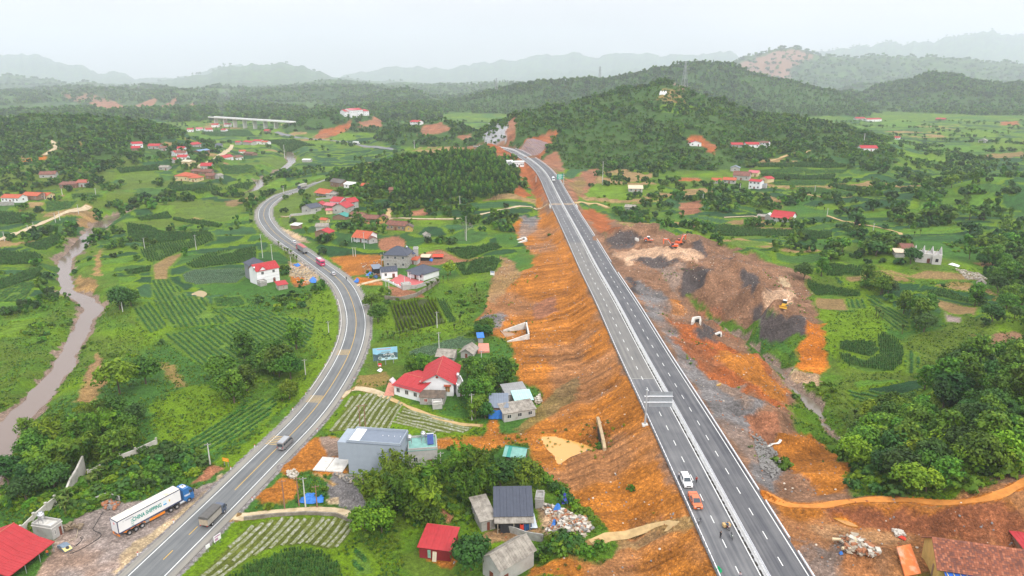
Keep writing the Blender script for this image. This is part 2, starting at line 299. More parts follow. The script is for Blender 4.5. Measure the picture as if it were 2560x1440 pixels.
# plain tracks: name, half width, pixels
TRACKS=[('concrete_path',1.5,[(555,1296),(600,1293),(680,1283),(780,1276),(850,1280),(895,1300),(920,1310)],'pale'),('concrete_path',1.6,[(850,985),(880,972),(910,972),(940,980),(968,992)],'pale'),('dirt_path',.8,[(968,992),(1010,1012),(1080,1040),(1150,1060),(1200,1063)],'tan'),('concrete_path',1.5,[(868,714),(890,712),(920,706),(955,698),(975,700)],'pale'),('concrete_road',2.4,[(-60,622),(0,602),(60,578),(120,553),(180,530),(222,515)],'pale'),('concrete_path',1.5,[(960,555),(985,546),(1060,548),(1140,548),(1200,538),(1250,527),(1310,518),(1368,511)],'pale'),('dirt_path',1.9,[(968,550),(970,540),(975,522)],'tan'),('concrete_path',1.6,[(1435,509),(1480,511),(1505,514),(1520,520)],'tan'),('concrete_path',2.4,[(495,420),(530,402),(560,385),(580,365),(570,362)],'pale'),('highway_far',4.2,[(690,330),(715,338),(760,346),(810,351),(850,354),(890,361),(930,368),(985,376)],'grey'),('concrete_path',1.5,[(700,542),(725,542),(740,536)],'pale'),('dirt_path',1.5,[(1925,404),(1945,398),(1970,388),(2000,382),(2025,377)],'tan'),('dirt_path',1.3,[(1990,479),(2020,487),(2060,493),(2130,495)],'tan'),('dirt_path',1.0,[(2068,540),(2100,553),(2180,568),(2240,582),(2252,588)],'tan'),('concrete_path',.9,[(1810,546),(1880,543),(1895,545)],'pale'),('railway_bend',2.6,[(110,388),(128,378),(140,370),(137,360),(125,352)],'pale'),('dirt_path',.95,[(1912,1246),(1965,1261),(2050,1262),(2120,1250),(2250,1248),(2350,1256),(2440,1250),(2500,1235),(2560,1205),(2620,1180)],'orange'),('dirt_path',1.2,[(1480,1360),(1540,1338),(1620,1322),(1680,1308),(1725,1298)],'tan'),]
_rows=[58.0]
while _rows[-1]<17000:_rows.append(_rows[-1]*(1.0036 if _rows[-1]<420 else 1.0065 if _rows[-1]<1900 else 1.0105))
ROWS=np.array(_rows);NR=len(ROWS);NC=780
UC=np.linspace(-1,1,NC);GY,GU=np.meshgrid(ROWS,UC,indexing='ij');GX=GU*(0.88*GY+45)
print('grid',NR,NC)
EXD=np.full(GX.shape,1e4);EXS=np.ones(GX.shape);EXA=np.zeros(GX.shape);EXZ=np.zeros(GX.shape)
_mk=(np.abs(GX)<130)&(GY<1050);EXD[_mk],EXS[_mk],EXA[_mk],EXZ[_mk]=seg_dist(GX[_mk],GY[_mk],[p for i,p in enumerate(EXP)if i%2==0 or i==len(EXP)-1])
EXD=EXD*EXS
HWD=np.full(GX.shape,1e4);HWS=np.ones(GX.shape);HWA=np.zeros(GX.shape);HWZ=np.zeros(GX.shape)
_mk=(GX<0)&(GX>-260)&(GY<800);HWD[_mk],HWS[_mk],HWA[_mk],HWZ[_mk]=seg_dist(GX[_mk],GY[_mk],HW[::2]+[HW[-1]])
HWD=HWD*HWS
def upsample(C,r,c):
 R=np.arange(NR)/r;K=np.arange(NC)/c;ri=np.minimum(R.astype(int),C.shape[0]-2);ki=np.minimum(K.astype(int),C.shape[1]-2)
 rf=(R-ri)[:,None];kf=(K-ki)[None];A=C[ri][:,ki];B=C[ri][:,ki+1];D=C[ri+1][:,ki];E=C[ri+1][:,ki+1]
 return(A*(1-kf)+B*kf)*(1-rf)+(D*(1-kf)+E*kf)*rf
ROLL=np.zeros(GX.shape)
def heights():
 X,Y=GX,GY;Z=upsample(base(X[::5,::5],Y[::5,::5]),5,5);zb=Z.copy();cls=np.zeros(X.shape,int);bestc=np.full(X.shape,7.0)
 for i,k in enumerate(RIDGES):
  pts,wf,wb,sp=RIDGES[k];q=np.array([at_d(*p)for p in pts]);uq=q[:,0]/q[:,1];UU=X/Y
  mk=(UU>uq.min()-.05)&(UU<uq.max()+.05)&(Y>q[:,1].min()-1.9*wf)&(Y<q[:,1].max()+1.9*wb)
  a=np.zeros(X.shape);a[mk]=ridge(X[mk],Y[mk],zb[mk],k);m=zb+a;upd=(a>bestc);cls=np.where(upd,i+1,cls);bestc=np.maximum(bestc,a)
  h=np.maximum(Z,m);d=np.abs(Z-m);kk=6.0;Z=h+np.maximum(kk-d,0)**2/(4*kk)*((Z>zb+.5)&(m>zb+.5))
 far=smooth(300,900,Y)
 Z=Z+(fbm(X/9,Y/9,3,3)-.5)*.5+(fbm(X/45,Y/45,4,3)-.5)*(1.0+3*far)
 hf=smooth(0,20,Z-zb);Z=Z+hf*(fbm(X/30,Y/30,8,4)-.5)*7+hf*far*(fbm(X/110,Y/110,9,4)-.5)*(18*smooth(900,2500,Y)+8*smooth(3000,7000,Y))
 _a=np.clip((Y-1450)*.035,0,52)*smooth(.04,.14,np.abs(X/Y+.02));_a=np.maximum(_a,np.clip((Y-2100)*.025,0,54));_r=fbm(X/420,Y/420,37,4)*.55+fbm(X/1300,Y/1300,38,3)*.45
 _hl=_a*np.clip((_r-.40)*4.2,0,1.6)**1.2;ROLL[:]=_hl;Z=np.maximum(Z,zb+_hl*1.0)
 # river and creek beds
 for P,dep,sl,wl in((RIV,-7.0,2.0,-5.0),(CRK,-2.1,1.2,-1.0)):
  pa=np.array(P);mk=(X>pa[:,0].min()-40)&(X<pa[:,0].max()+40)&(Y>pa[:,1].min()-40)&(Y<pa[:,1].max()+40)
  d,s,a,w=seg_dist(X[mk],Y[mk],P);wob=(fbm(X[mk]/7,Y[mk]/7,21,3)-.5)*4*(1 if wl<-2 else .3)
  prof=dep+np.maximum(0,d+wob-(w-4.0 if wl<-2 else w-.8))/sl;Z[mk]=np.where(prof<Z[mk],np.maximum(prof,dep),Z[mk])
  # roads
 for i,(nm,hw,px,c)in enumerate(TRACKS):
  P=TRK[i];pa=np.array(P)
  if pa[:,1].max()>470 or i==17:continue
  mk=(X>pa[:,0].min()-9)&(X<pa[:,0].max()+9)&(Y>pa[:,1].min()-9)&(Y<pa[:,1].max()+9)
  d,s,a,z=seg_dist(X[mk],Y[mk],P);k=1-smooth(hw+.3,hw*2+1.5,d);Z[mk]=Z[mk]*(1-k)+(z-.12)*k
 d=np.abs(HWD);zr=HWZ-.18;lo=zr-np.maximum(0,d-6.6)/1.6;hi=zr+np.maximum(0,d-7.2)/1.2;Z=np.clip(Z,lo,hi)
 d=np.abs(EXD);zr=EXZ-.3;left=EXD<0
 rill=np.abs(vn(EXA/1.7+.12*fbm(EXD/6,EXA/25,31,3)*2,EXD/200,32)-.5)*2
 big=np.abs(vn(EXA/8+fbm(EXD/8,EXA/25,33,3)*.25,EXD/300,34)-.5)*2
 x=np.maximum(0,d-9.6)
 fl=np.interp(x,[0,11,15,100],[0,6.8,6.9,6.9+85/2.2]);fr=np.interp(x,[0,6,12,100],[0,1.2,4,60])
 fill=zr-np.where(left,fl,fr)
 fill=fill-smooth(1,5,x)*((1-rill)**4*1.15+(1-big)**7*.6)*left
 hi=zr+np.maximum(0,d-12)/.95
 onf=(fill>Z)&(EXA>0);inn=smooth(0,1,EXA)
 Z=np.where((d<11.5)|(fill>Z),np.maximum(fill,np.where(d<11.5,-99,Z)),Z);Z=np.minimum(Z,np.maximum(hi,zr))
 rug=smooth(13,20,EXD)*(1-smooth(10,18,EXD-24-(Y-150)*.42))*smooth(125,150,Y)*(1-smooth(420,470,Y))
 Z=Z+rug*((1-np.abs(2*fbm(X/16,Y/16,35,4)-1))**3*3.0-1.6+(fbm(X/3.2,Y/3.2,36,3)-.5)*1.1)
 # the path's cut bank above the yard at the lower right
 mk=(X>55)&(X<190)&(Y>90)&(Y<190);d,s,a,z=seg_dist(X[mk],Y[mk],TRK[16]);zm=Z[mk]
 cut=z-np.maximum(0,d-1.8)/1.1-(vn(a/3,d/30,41)**2)*.7*smooth(1.5,4,d)
 Z[mk]=np.where((s>0)&(d<25)&(cut<zm),np.maximum(cut,np.minimum(zm,10.6)),zm)
 # spoil heaps and pits: pixel, datum, height, radii, sharpness
 for(px,py,z0,h,rx,ry,pw)in HEAPS:
  cx,cyy,_=at_z(px,py,z0);mk=(np.abs(X-cx)<rx*1.3)&(np.abs(Y-cyy)<ry*1.3);xm,ym=X[mk],Y[mk]
  q=np.hypot((xm-cx)/rx,(ym-cyy)/ry)+(fbm(xm/5,ym/5,51,3)-.5)*.35
  Z[mk]=Z[mk]+h*np.clip(1-q,0,1)**pw
 for px,z0 in FLATS:
  P=[at_z(x,y,z0)for x,y in px];pa=np.array(P);mk=(X>pa[:,0].min()-12)&(X<pa[:,0].max()+12)&(Y>pa[:,1].min()-12)&(Y<pa[:,1].max()+12);xm,ym,zm=X[mk],Y[mk],Z[mk]
  d=seg_dist(xm,ym,P+[P[0]])[0];d=np.where(pip(xm,ym,P),-d,d);Z[mk]=np.where(d<0,z0-.12-np.minimum(-d,3)*.1,np.clip(zm,z0-.1-0*d,z0+.05+np.maximum(d,0)/1.25))
 return Z,cls,onf
POND=[(1350,1092),(1385,1090),(1440,1103),(1496,1120),(1470,1130),(1425,1143),(1400,1162),(1390,1158),(1385,1140),(1365,1120)]
FLATS=[(POND,1.2)]
HEAPS=[(1745,690,14,6,13,11,1),(1805,700,12,6,12,10,1),(1870,735,11,5,12,10,1),(1690,672,14,4,9,8,1),(1930,800,8,5,12,9,1),(1980,815,6,4.5,11,9,1),(1900,835,4,4,10,8,1),(1650,640,13,3,8,7,1),(1545,592,13,5,16,9,.8),(1600,588,13,4,15,7,.8),(1640,588,13,5,14,8,.8),(1720,600,13,4.5,12,9,.8),(1760,620,13,4,12,9,.8),(1620,655,12,4,15,8,.8),(1690,655,12,3.5,12,7,.8),(1700,665,12,4,9,9,.7),(1800,668,13,3.5,18,10,.9),(1850,690,11,4.5,15,9,.8),(1880,640,10,3,14,9,.8),(1905,1055,7,3.2,8,7,.6),(1690,830,9,1.6,7,6,1),(1760,860,9,1.4,8,6,1),(1830,900,8,1.5,8,7,1),(1870,940,7.5,1.4,7,6,1),(1790,905,8.5,-1.8,4.5,4,.7),(1780,940,9,1.2,7,5,1),(1905,1075,7,-2.2,5,4,.7),(1230,800,2,2.2,10,8,.8),(1340,395,18,3,14,7,.8),(1120,400,26,0,5,5,1),(1530,740,8,0,5,5,1),(1660,700,10,2.2,8,6,.8),(1610,710,11,1.5,8,6,.8),(1920,815,4,2.5,14,9,.8),(2010,860,3,1.5,10,10,.9),(2150,1380,11,1.8,6,4.5,.8),(720,1165,0,.8,4,3,1),(740,640,2,0,4,4,1),(745,700,0,1.5,5,4,.8),(770,690,0,1.2,5,3,.8),(2240,1410,10.6,2.2,6,5,.7),(1150,630,5,1.8,6,5,.8),(1100,640,4,1.4,5,4,.8)]
TRK=[]
for nm,hw,px,c in TRACKS:
 zc=[]
 for(x,y)in px:
  z=2.0
  for _ in range(8):
   X,Y,_z=at_z(x,y,z);z=float(base(np.array([X]),np.array([Y]))[0])
   for k in('knoll','left','main'):z=max(z,float((z+ridge(np.array([X]),np.array([Y]),np.array([z]),k))[0]))if Y>420 else z
   if nm=='dirt_path' and x>1400 and y>1240:z=min(z,12.2)if x<2080 else z
  if(x,y)==(1725,1298):z=11.6
  if y<530 and 1300<x<1525:z=10.5 if x in(1368,1435)else 9.0
  zc.append(at_z(x,y,z))
 q,_=resample(catmull(zc,6),1.5 if zc[0][1]<400 else 5.0);TRK.append([tuple(p)for p in q])
ZG,CLS,ONFILL=heights()
LR=np.log(ROWS)
def H(X,Y):
 """ground height by lookup in the same grid the mesh is made of"""
 X=np.asarray(X,float);Y=np.asarray(Y,float)
 c=np.clip((X/(0.88*Y+45)+1)/2*(NC-1),0,NC-1.001);r=np.clip(np.interp(Y,ROWS,np.arange(NR)),0,NR-1.001)
 ci=c.astype(int);ri=r.astype(int);cf=c-ci;rf=r-ri
 return(ZG[ri,ci]*(1-cf)+ZG[ri,ci+1]*cf)*(1-rf)+(ZG[ri+1,ci]*(1-cf)+ZG[ri+1,ci+1]*cf)*rf
def grid_at(A,X,Y):
 c=np.clip((np.asarray(X)/(0.88*np.asarray(Y)+45)+1)/2*(NC-1),0,NC-1).round().astype(int);r=np.clip(np.interp(Y,ROWS,np.arange(NR)),0,NR-1).round().astype(int)
 return A[r,c]
_T=np.geomspace(85,16500,2900)
def G(px,py):
 """where a pixel's ray meets the ground"""
 a,b,c=ray(px,py);X=a*_T;Y=b*_T;Z=CAMZ+c*_T;g=H(X,Y);k=np.argmax(Z<g)
 if k==0:k=len(_T)-1
 z0,z1=Z[k-1]-g[k-1],Z[k]-g[k];f=z0/(z0-z1+1e-9);t=_T[k-1]+f*(_T[k]-_T[k-1])
 X,Y=a*t,b*t
 return float(X),float(Y),float(H(X,Y))
def GP(pts):return[G(x,y)for x,y in pts]
for i,(nm,hw,px,c)in enumerate(TRACKS):
 if max(p[1]for p in TRK[i])>470 or i==17:
  q,_=resample(catmull(GP(px),6),4.0);TRK[i]=[(x,y,float(H(x,y)))for x,y,z in q]
  # ------------------------------------------------------------------ land cover: colour of soil / grass / gravel per place, then the ground is cut into named pieces
SOIL=(.42,.152,.022);RED=(.36,.105,.028);TAN=(.33,.20,.075);PALE=(.48,.36,.22);GRAV=(.19,.175,.17);DARK=(.088,.072,.068);BROWN=(.25,.135,.078)
PINK=(.56,.36,.23);GRASS=(.078,.158,.011);LIME=(.118,.205,.005);OLIVE=(.095,.145,.014);DEEP=(.034,.090,.012);STRAW=(.24,.17,.05);ORANGE=(.48,.15,.016);BARE=(.26,.17,.07);MUD=(.27,.19,.145);CUT=(.32,.135,.07);SHOT=(.36,.36,.37);FOREST=(.032,.080,.018);CROP=(.016,.058,.016)
ZONES=[(OLIVE,6,0,[(0,420),(700,420),(900,470),(640,560),(0,560)]),(LIME,4,0,[(400,985),(470,960),(560,965),(600,1010),(560,1060),(470,1110),(400,1130),(380,1060)]),(LIME,4,0,[(560,1140),(700,1040),(760,1010),(700,1080),(600,1180),(560,1185)]),(LIME,3,0,[(800,1075),(860,985),(980,985),(1210,1065),(1190,1090),(830,1090)]),(LIME,4,0,[(430,1440),(600,1290),(700,1270),(900,1300),(950,1440)]),(LIME,3,0,[(780,720),(840,760),(850,880),(760,990),(640,1080),(700,980),(790,880)]),(LIME,5,0,[(2040,770),(2120,780),(2170,770),(2190,745),(2215,830),(2310,870),(2325,940),(2240,965),(2130,940),(2080,905),(2060,850)]),(LIME,5,0,[(1880,640),(2000,700),(2040,760),(2030,790),(2000,700),(1900,660)]),(LIME,5,0,[(1500,455),(1600,455),(1600,480),(1500,482)]),(OLIVE,8,0,[(2100,900),(2560,760),(2560,1200),(2150,1240),(2100,1100)]),(LIME,8,0,[(2480,770),(2560,760),(2560,830),(2480,830)]),(TAN,3,1,[(230,900),(200,960),(190,1005),(230,1015),(262,960),(250,880)]),(STRAW,3,0,[(390,900),(430,915),(475,965),(440,968),(400,935)]),(TAN,3,1,[(190,690),(245,700),(235,745),(185,735)]),(TAN,2.5,1,[(240,640),(256,620),(250,690),(232,690)]),(MUD,3,1,[(165,600),(215,590),(205,640),(160,640)]),(MUD,3,1,[(185,790),(215,760),(215,840),(185,850)]),(TAN,4,1,[(165,560),(222,530),(250,545),(225,575)]),(STRAW,3,0,[(150,560),(225,525),(225,535),(165,565)]),(BARE,3,1,[(560,505),(640,490),(640,498),(570,520)]),((.31,.25,.22),1.5,1,[(60,1470),(120,1400),(150,1330),(195,1290),(265,1265),(440,1235),(500,1218),(545,1195),(585,1182),(480,1300),(330,1440),(290,1480)]),(PALE,2,1,[(270,1440),(330,1360),(420,1300),(500,1240),(560,1185),(590,1180),(480,1300),(330,1440)]),(CUT,2,1,[(470,1215),(520,1195),(560,1175),(540,1160),(490,1190)]),(SOIL,2,1,[(735,1110),(800,1090),(860,1095),(870,1180),(790,1190),(760,1180),(705,1190),(690,1160)]),(SOIL,2,1,[(642,1240),(700,1195),(745,1200),(735,1240),(700,1265),(650,1262)]),(MUD,1.5,1,[(800,1090),(860,1092),(862,1140),(815,1145)]),(GRAV,1.5,1,[(835,1185),(930,1190),(930,1272),(870,1277),(830,1250),(815,1215)]),(PALE,1,1,[(818,1250),(845,1245),(845,1262),(820,1262)]),(MUD,1.5,1,[(1020,1092),(1130,1098),(1130,1118),(1050,1130)]),(TAN,1,1,[(775,1180),(790,1180),(840,1210),(830,1215)]),(SOIL,4,1,[(1388,530),(1310,540),(1280,570),(1300,600),(1340,640),(1330,660),(1290,690),(1250,720),(1205,775),(1195,800),(1240,840),(1295,860),(1270,900),(1290,950),(1345,985),(1348,1040),(1310,1075),(1230,1082),(1130,1095),(1060,1100),(1060,1118),(1220,1122),(1310,1112),(1340,1150),(1350,1190),(1400,1225),(1450,1270),(1490,1320),(1540,1350),(1500,1400),(1490,1445),(1800,1445),(1605,1005),(1400,565)]),(SOIL,3,1,[(1320,1445),(1350,1405),(1450,1385),(1560,1360),(1720,1310),(1800,1445)]),(TAN,2,1,[(1500,1345),(1700,1300),(1725,1295),(1730,1312),(1550,1375),(1480,1385)]),(STRAW,2,1,[(1400,960),(1440,940),(1440,990),(1380,1040),(1340,1060),(1300,1090),(1290,1075)]),(GRAV,4,1,[(1205,790),(1250,775),(1265,790),(1240,825),(1205,825)]),(MUD,3,1,[(1300,560),(1350,545),(1340,580),(1300,600)]),(GRAV,3,1,[(1300,545),(1345,540),(1330,570)]),(TAN,3,1,[(1255,640),(1290,660),(1300,690),(1250,740),(1230,760),(1215,750)]),(CUT,3,1,[(1330,760),(1390,740),(1400,780),(1340,800)]),(BROWN,4,1,[(1440,545),(1475,560),(1505,590),(1525,650),(1560,700),(1640,800),(1750,950),(1850,1080),(1900,1200),(1990,1400),(2035,1445),(2600,1445),(2600,1190),(2440,1248),(2300,1244),(2120,1238),(2115,1160),(2062,1112),(1978,1062),(1978,1000),(1962,950),(1900,890),(1832,832),(1990,835),(2035,828),(2040,780),(2030,700),(1980,672),(1862,622),(1800,610),(1760,590),(1652,576),(1560,562),(1505,530)]),(RED,4,1,[(1440,545),(1480,555),(1500,590),(1545,575),(1520,540),(1480,520)]),(PINK,4,1,[(1530,640),(1580,620),(1640,615),(1720,618),(1770,640),(1740,655),(1660,650),(1600,650),(1560,665)]),(DARK,4,1,[(1510,600),(1560,580),(1610,590),(1590,615),(1530,622)]),(DARK,4,1,[(1700,605),(1760,600),(1800,640),(1860,655),(1800,650),(1760,635)]),(DARK,3,1,[(1570,650),(1650,640),(1720,655),(1700,680),(1620,665)]),(MUD,3,1,[(1640,670),(1700,655),(1720,665),(1700,720),(1690,740),(1650,690)]),(DARK,3,1,[(1715,670),(1790,665),(1785,700),(1740,740),(1700,740)]),(BROWN,3,1,[(1790,665),(1850,665),(1880,700),(1830,740),(1760,745)]),(DARK,3,1,[(1850,680),(1900,690),(1925,730),(1870,740)]),(DARK,3,1,[(1870,775),(1910,760),(1920,800),(1960,790),(2030,810),(2030,835),(1985,845),(1960,860),(1900,855),(1890,800)]),(PINK,3,1,[(1910,735),(1980,720),(1990,745),(1960,775),(1920,765)]),(PALE,2,1,[(1950,690),(1975,700),(1970,715),(1940,705)]),(GRAV,4,1,[(1562,690),(1600,700),(1660,740),(1680,780),(1640,790),(1600,750)]),(GRAV,4,1,[(1610,760),(1650,780),(1700,850),(1770,950),(1830,960),(1900,1000),(1890,1060),(1920,1120),(1950,1160),(1960,1200),(1930,1245),(1900,1215),(1790,1040),(1690,890)]),(SOIL,3,1,[(1670,750),(1700,740),(1715,790),(1690,790)]),(RED,5,1,[(1680,800),(1740,810),(1800,850),(1900,900),(1970,980),(1960,1020),(1900,990),(1800,960),(1760,930),(1700,870)]),(DARK,3,1,[(1730,825),(1780,820),(1790,855),(1750,850)]),(MUD,3,1,[(1800,960),(1860,960),(1880,1020),(1830,1000)]),(SOIL,3,1,[(1780,900),(1850,880),(1950,960),(1970,1010),(1930,1000),(1850,950)]),(ORANGE,3,1,[(1990,868),(2012,840),(2030,805),(2061,812),(2071,865),(2058,941),(1990,915)]),(PALE,3,1,[(1990,920),(2058,945),(2050,972),(1985,960)]),(CUT,3,1,[(1745,760),(1800,760),(1830,800),(1850,850),(1800,830)]),(CUT,3,1,[(1860,1040),(1930,1030),(1950,1080),(1920,1115),(1870,1090)]),(SOIL,3,1,[(1920,1120),(2000,1080),(2060,1110),(2115,1160),(2110,1230),(2040,1240),(1960,1170)]),((.36,.155,.055),4,1,[(1895,1215),(1990,1400),(2035,1450),(2620,1450),(2620,1250),(2100,1258),(1960,1250)]),(SOIL,3,1,[(1900,1230),(1990,1260),(2120,1258),(2300,1260),(2440,1255),(2600,1190),(2600,1330),(2300,1310),(2100,1280),(1980,1300)]),((.27,.095,.04),3,1,[(2060,1268),(2300,1275),(2560,1260),(2600,1390),(2400,1360),(2200,1330),(2100,1300)]),((.36,.19,.085),3,1,[(2010,1310),(2120,1320),(2280,1350),(2270,1370),(2120,1360),(2040,1340)]),(ORANGE,2,1,[(2075,1290),(2100,1292),(2150,1320),(2120,1318)]),(ORANGE,4,1,[(2040,1390),(2150,1380),(2230,1440),(2150,1445),(2060,1410)]),(GRAV,4,1,[(1990,1340),(2040,1370),(2080,1420),(2110,1445),(2030,1445),(2000,1390)]),(GRAV,3,1,[(2090,1355),(2130,1350),(2140,1385),(2090,1390)]),(DARK,3,1,[(1560,690),(1580,690),(1600,740),(1585,730)]),(GRASS,2,0,[(1700,730),(1760,760),(1830,800),(1905,810),(1890,840),(1820,830),(1760,780)]),(GRASS,2,0,[(1905,880),(1950,870),(1985,890),(1990,910),(1940,912),(1910,900)]),(GRASS,2,0,[(1970,845),(1995,830),(2005,850),(1985,870)]),(PALE,2,1,[(722,655),(790,668),(798,700),(745,715),(722,690)]),(ORANGE,2,1,[(722,690),(760,690),(775,712),(735,718)]),(PALE,2,1,[(693,565),(740,583),(775,607),(745,605),(705,580)]),(SOIL,2,1,[(822,645),(900,638),(955,640),(958,690),(920,685),(870,690),(850,665)]),(ORANGE,2,1,[(885,692),(950,698),(960,715),(895,712)]),(CUT,2,1,[(1040,640),(1100,625),(1188,652),(1150,658),(1090,662),(1045,665)]),(CUT,2,1,[(970,715),(1030,725),(1065,742),(1010,748),(975,738)]),(CUT,3,1,[(1010,640),(940,620),(950,600),(1000,590),(1010,605)]),(CUT,3,1,[(880,548),(910,530),(960,545),(965,560),(900,556)]),(CUT,3,1,[(1020,530),(1060,520),(1080,535),(1030,540)]),(TAN,1.5,1,[(1195,1350),(1230,1325),(1320,1290),(1350,1330),(1290,1345),(1230,1360),(1200,1375)]),(SOIL,1.5,1,[(1040,1380),(1060,1360),(1150,1395),(1120,1420),(1080,1400)]),(SOIL,1.5,1,[(1215,1050),(1250,1050),(1250,1100),(1210,1090)]),(STRAW,2,0,[(900,940),(960,930),(985,960),(940,970),(890,968)]),(CUT,2,1,[(1080,1260),(1130,1290),(1110,1310)]),(PALE,2,1,[(1340,1260),(1440,1280),(1480,1330),(1420,1350),(1350,1330)]),(GRASS,2,0,[(1350,1180),(1420,1230),(1480,1280),(1530,1330),(1490,1350),(1430,1260),(1380,1220)]),(GRASS,2,0,[(1290,1370),(1400,1340),(1540,1350),(1540,1400),(1450,1400),(1360,1410)]),(SHOT,0,0,[(1204,327),(1232,301),(1279,297),(1268,350),(1240,362),(1210,357)]),(CUT,3,1,[(1274,293),(1292,312),(1287,345),(1250,366),(1240,362),(1268,350)]),(RED,4,1,[(1215,360),(1262,366),(1300,395),(1290,402),(1240,388)]),(RED,4,1,[(1285,375),(1335,345),(1388,323),(1392,332),(1372,366),(1350,398),(1320,385)]),(MUD,3,1,[(1300,373),(1330,347),(1368,356),(1346,388)]),(CUT,3,1,[(1352,402),(1390,375),(1396,390),(1412,425),(1400,432),(1378,418)]),(CUT,4,1,[(1412,447),(1470,425),(1497,421),(1487,452),(1462,487),(1440,502),(1428,490)]),(STRAW,3,1,[(1420,460),(1450,440),(1470,455),(1445,490)]),(RED,4,1,[(1300,395),(1345,415),(1370,505),(1335,485),(1300,440)]),(RED,4,1,[(1275,482),(1300,463),(1335,490),(1310,497)]),(RED,4,1,[(1718,346),(1755,339),(1797,366),(1785,388),(1758,368),(1735,362)]),(RED,3,1,[(1685,441),(1750,445),(1755,453),(1690,452)]),(CUT,3,1,[(1700,510),(1750,500),(1755,530),(1705,540)]),(TAN,3,1,[(1900,480),(1950,500),(1960,520),(1910,500)]),(RED,5,1,[(785,345),(800,325),(850,315),(872,300),(880,308),(855,333),(820,345)]),(CUT,5,1,[(890,306),(930,299),(962,302),(955,316),(900,319)]),(CUT,5,1,[(1043,337),(1060,314),(1100,304),(1127,325),(1095,336)]),(CUT,5,1,[(1145,340),(1175,333),(1180,345),(1150,350)]),(CUT,6,1,[(340,262),(400,235),(385,262),(345,270)]),(CUT,6,1,[(388,268),(438,238),(444,252),(420,268)]),(CUT,5,1,[(457,266),(484,254),(492,274)]),(CUT,8,1,[(225,252),(290,255),(330,270),(300,282),(240,275)]),(BROWN,10,0,[(150,230),(230,235),(290,255),(200,255)]),(STRAW,8,0,[(1655,222),(1690,225),(1715,250),(1690,270),(1650,250)]),(LIME,8,0,[(1655,262),(1720,258),(1745,278),(1700,285),(1660,280)]),(BROWN,20,0,[(1850,160),(1960,122),(2040,140),(1980,170),(1880,190)]),(STRAW,8,0,[(150,355),(210,355),(205,372),(140,372)]),(ORANGE,5,1,[(60,398),(120,392),(115,400),(65,404)]),(TAN,5,1,[(30,396),(60,390),(60,402),(35,404)]),(BROWN,10,0,[(1650,212),(1720,215),(1760,235),(1700,240)]),(STRAW,5,1,[(2440,390),(2560,378),(2560,392),(2450,396)]),(RED,5,1,[(2500,305),(2545,302),(2545,313),(2505,313)]),(TAN,4,0,[(1905,400),(1985,398),(1985,405),(1930,408)]),(TAN,5,0,[(2430,655),(2560,655),(2560,675),(2470,672)]),(BROWN,3,0,[(2430,840),(2560,835),(2560,890),(2500,870)]),(STRAW,3,0,[(2380,700),(2440,705),(2420,720),(2370,715)]),(STRAW,3,0,[(2420,730),(2500,730),(2530,750),(2460,760),(2440,740)]),(STRAW,5,0,[(2200,1130),(2260,1120),(2250,1150),(2210,1160)]),(BARE,4,0,[(660,375),(740,377),(735,383),(665,381)]),(BARE,4,0,[(690,384),(770,386),(760,391),(700,390)]),]
SEATS=[(1230,330)]
def warp(X,Y,a,s=0):return X+(fbm(X/(a*2.2+.1),Y/(a*2.2+.1),61+s,3)-.5)*a*2,Y+(fbm(X/(a*2.2+.1),Y/(a*2.2+.1),67+s,3)-.5)*a*2
def mask_poly(P,wob):
 pa=np.array(P)[:,:2];lo=pa.min(0)-wob*2-2;hi=pa.max(0)+wob*2+2
 mk=np.where((GX>lo[0])&(GX<hi[0])&(GY>lo[1])&(GY<hi[1]));X,Y=GX[mk],GY[mk]
 if len(X)==0:return mk,np.zeros(0,bool)
 if wob:X,Y=warp(X,Y,wob)
 return mk,pip(X,Y,[tuple(p)for p in pa])
def soft_poly(P,wob):
 pa=np.array(P)[:,:2];lo=pa.min(0)-wob*2-3;hi=pa.max(0)+wob*2+3
 mk=np.where((GX>lo[0])&(GX<hi[0])&(GY>lo[1])&(GY<hi[1]));X,Y=GX[mk],GY[mk];al=np.zeros(X.shape);pl=[tuple(p)for p in pa]
 if len(X)==0:return mk,al
 if not wob:return mk,pip(X,Y,pl)*1.0
 n=4
 for i in range(n):
  a,b=warp(X,Y,wob,0);c,d=warp(X,Y,wob*.3,7+i*3);j=wob*.16;al+=pip(a+c-X+j*math.cos(i*1.57),b+d-Y+j*math.sin(i*1.57),pl)/n
 return mk,al
CG=np.zeros((NR,NC,3));GRIT=np.zeros((NR,NC));VEG=np.ones((NR,NC))
_n1=fbm(GX/28,GY/28,71,4)[...,None];_n2=fbm(GX/9,GY/9,72,4)[...,None];_n3=fbm(GX/60,GY/60,73,3)[...,None]
A3=lambda c:np.array(c)[None,None]
CG=A3(GRASS)*(1-smooth(.5,.62,_n1))+A3(LIME)*smooth(.5,.62,_n1)
CG=CG*(1-smooth(.5,.64,_n2)*.8)+A3(OLIVE)*smooth(.5,.64,_n2)*.8;CG=CG*(1-smooth(.55,.68,_n3))+A3(DEEP)*1.5*smooth(.55,.68,_n3)
_f=(CLS>0)[...,None]*1.0;CG=CG*(1-.75*_f)+A3(FOREST)*.75*_f
_w=smooth(3,14,ROLL)[...,None];CG=CG*(1-.8*_w)+A3(FOREST)*.8*_w
_far=smooth(1700,3000,GY)[...,None];CG=CG*(1-_far)+(A3(FOREST)*(1-smooth(.45,.6,_n1)*.5)+A3(OLIVE)*.35*smooth(.45,.6,_n3))*_far
_m=ONFILL&(EXD<0)&(GY<900);CG[_m]=SOIL;GRIT[_m]=1;VEG[_m]=0
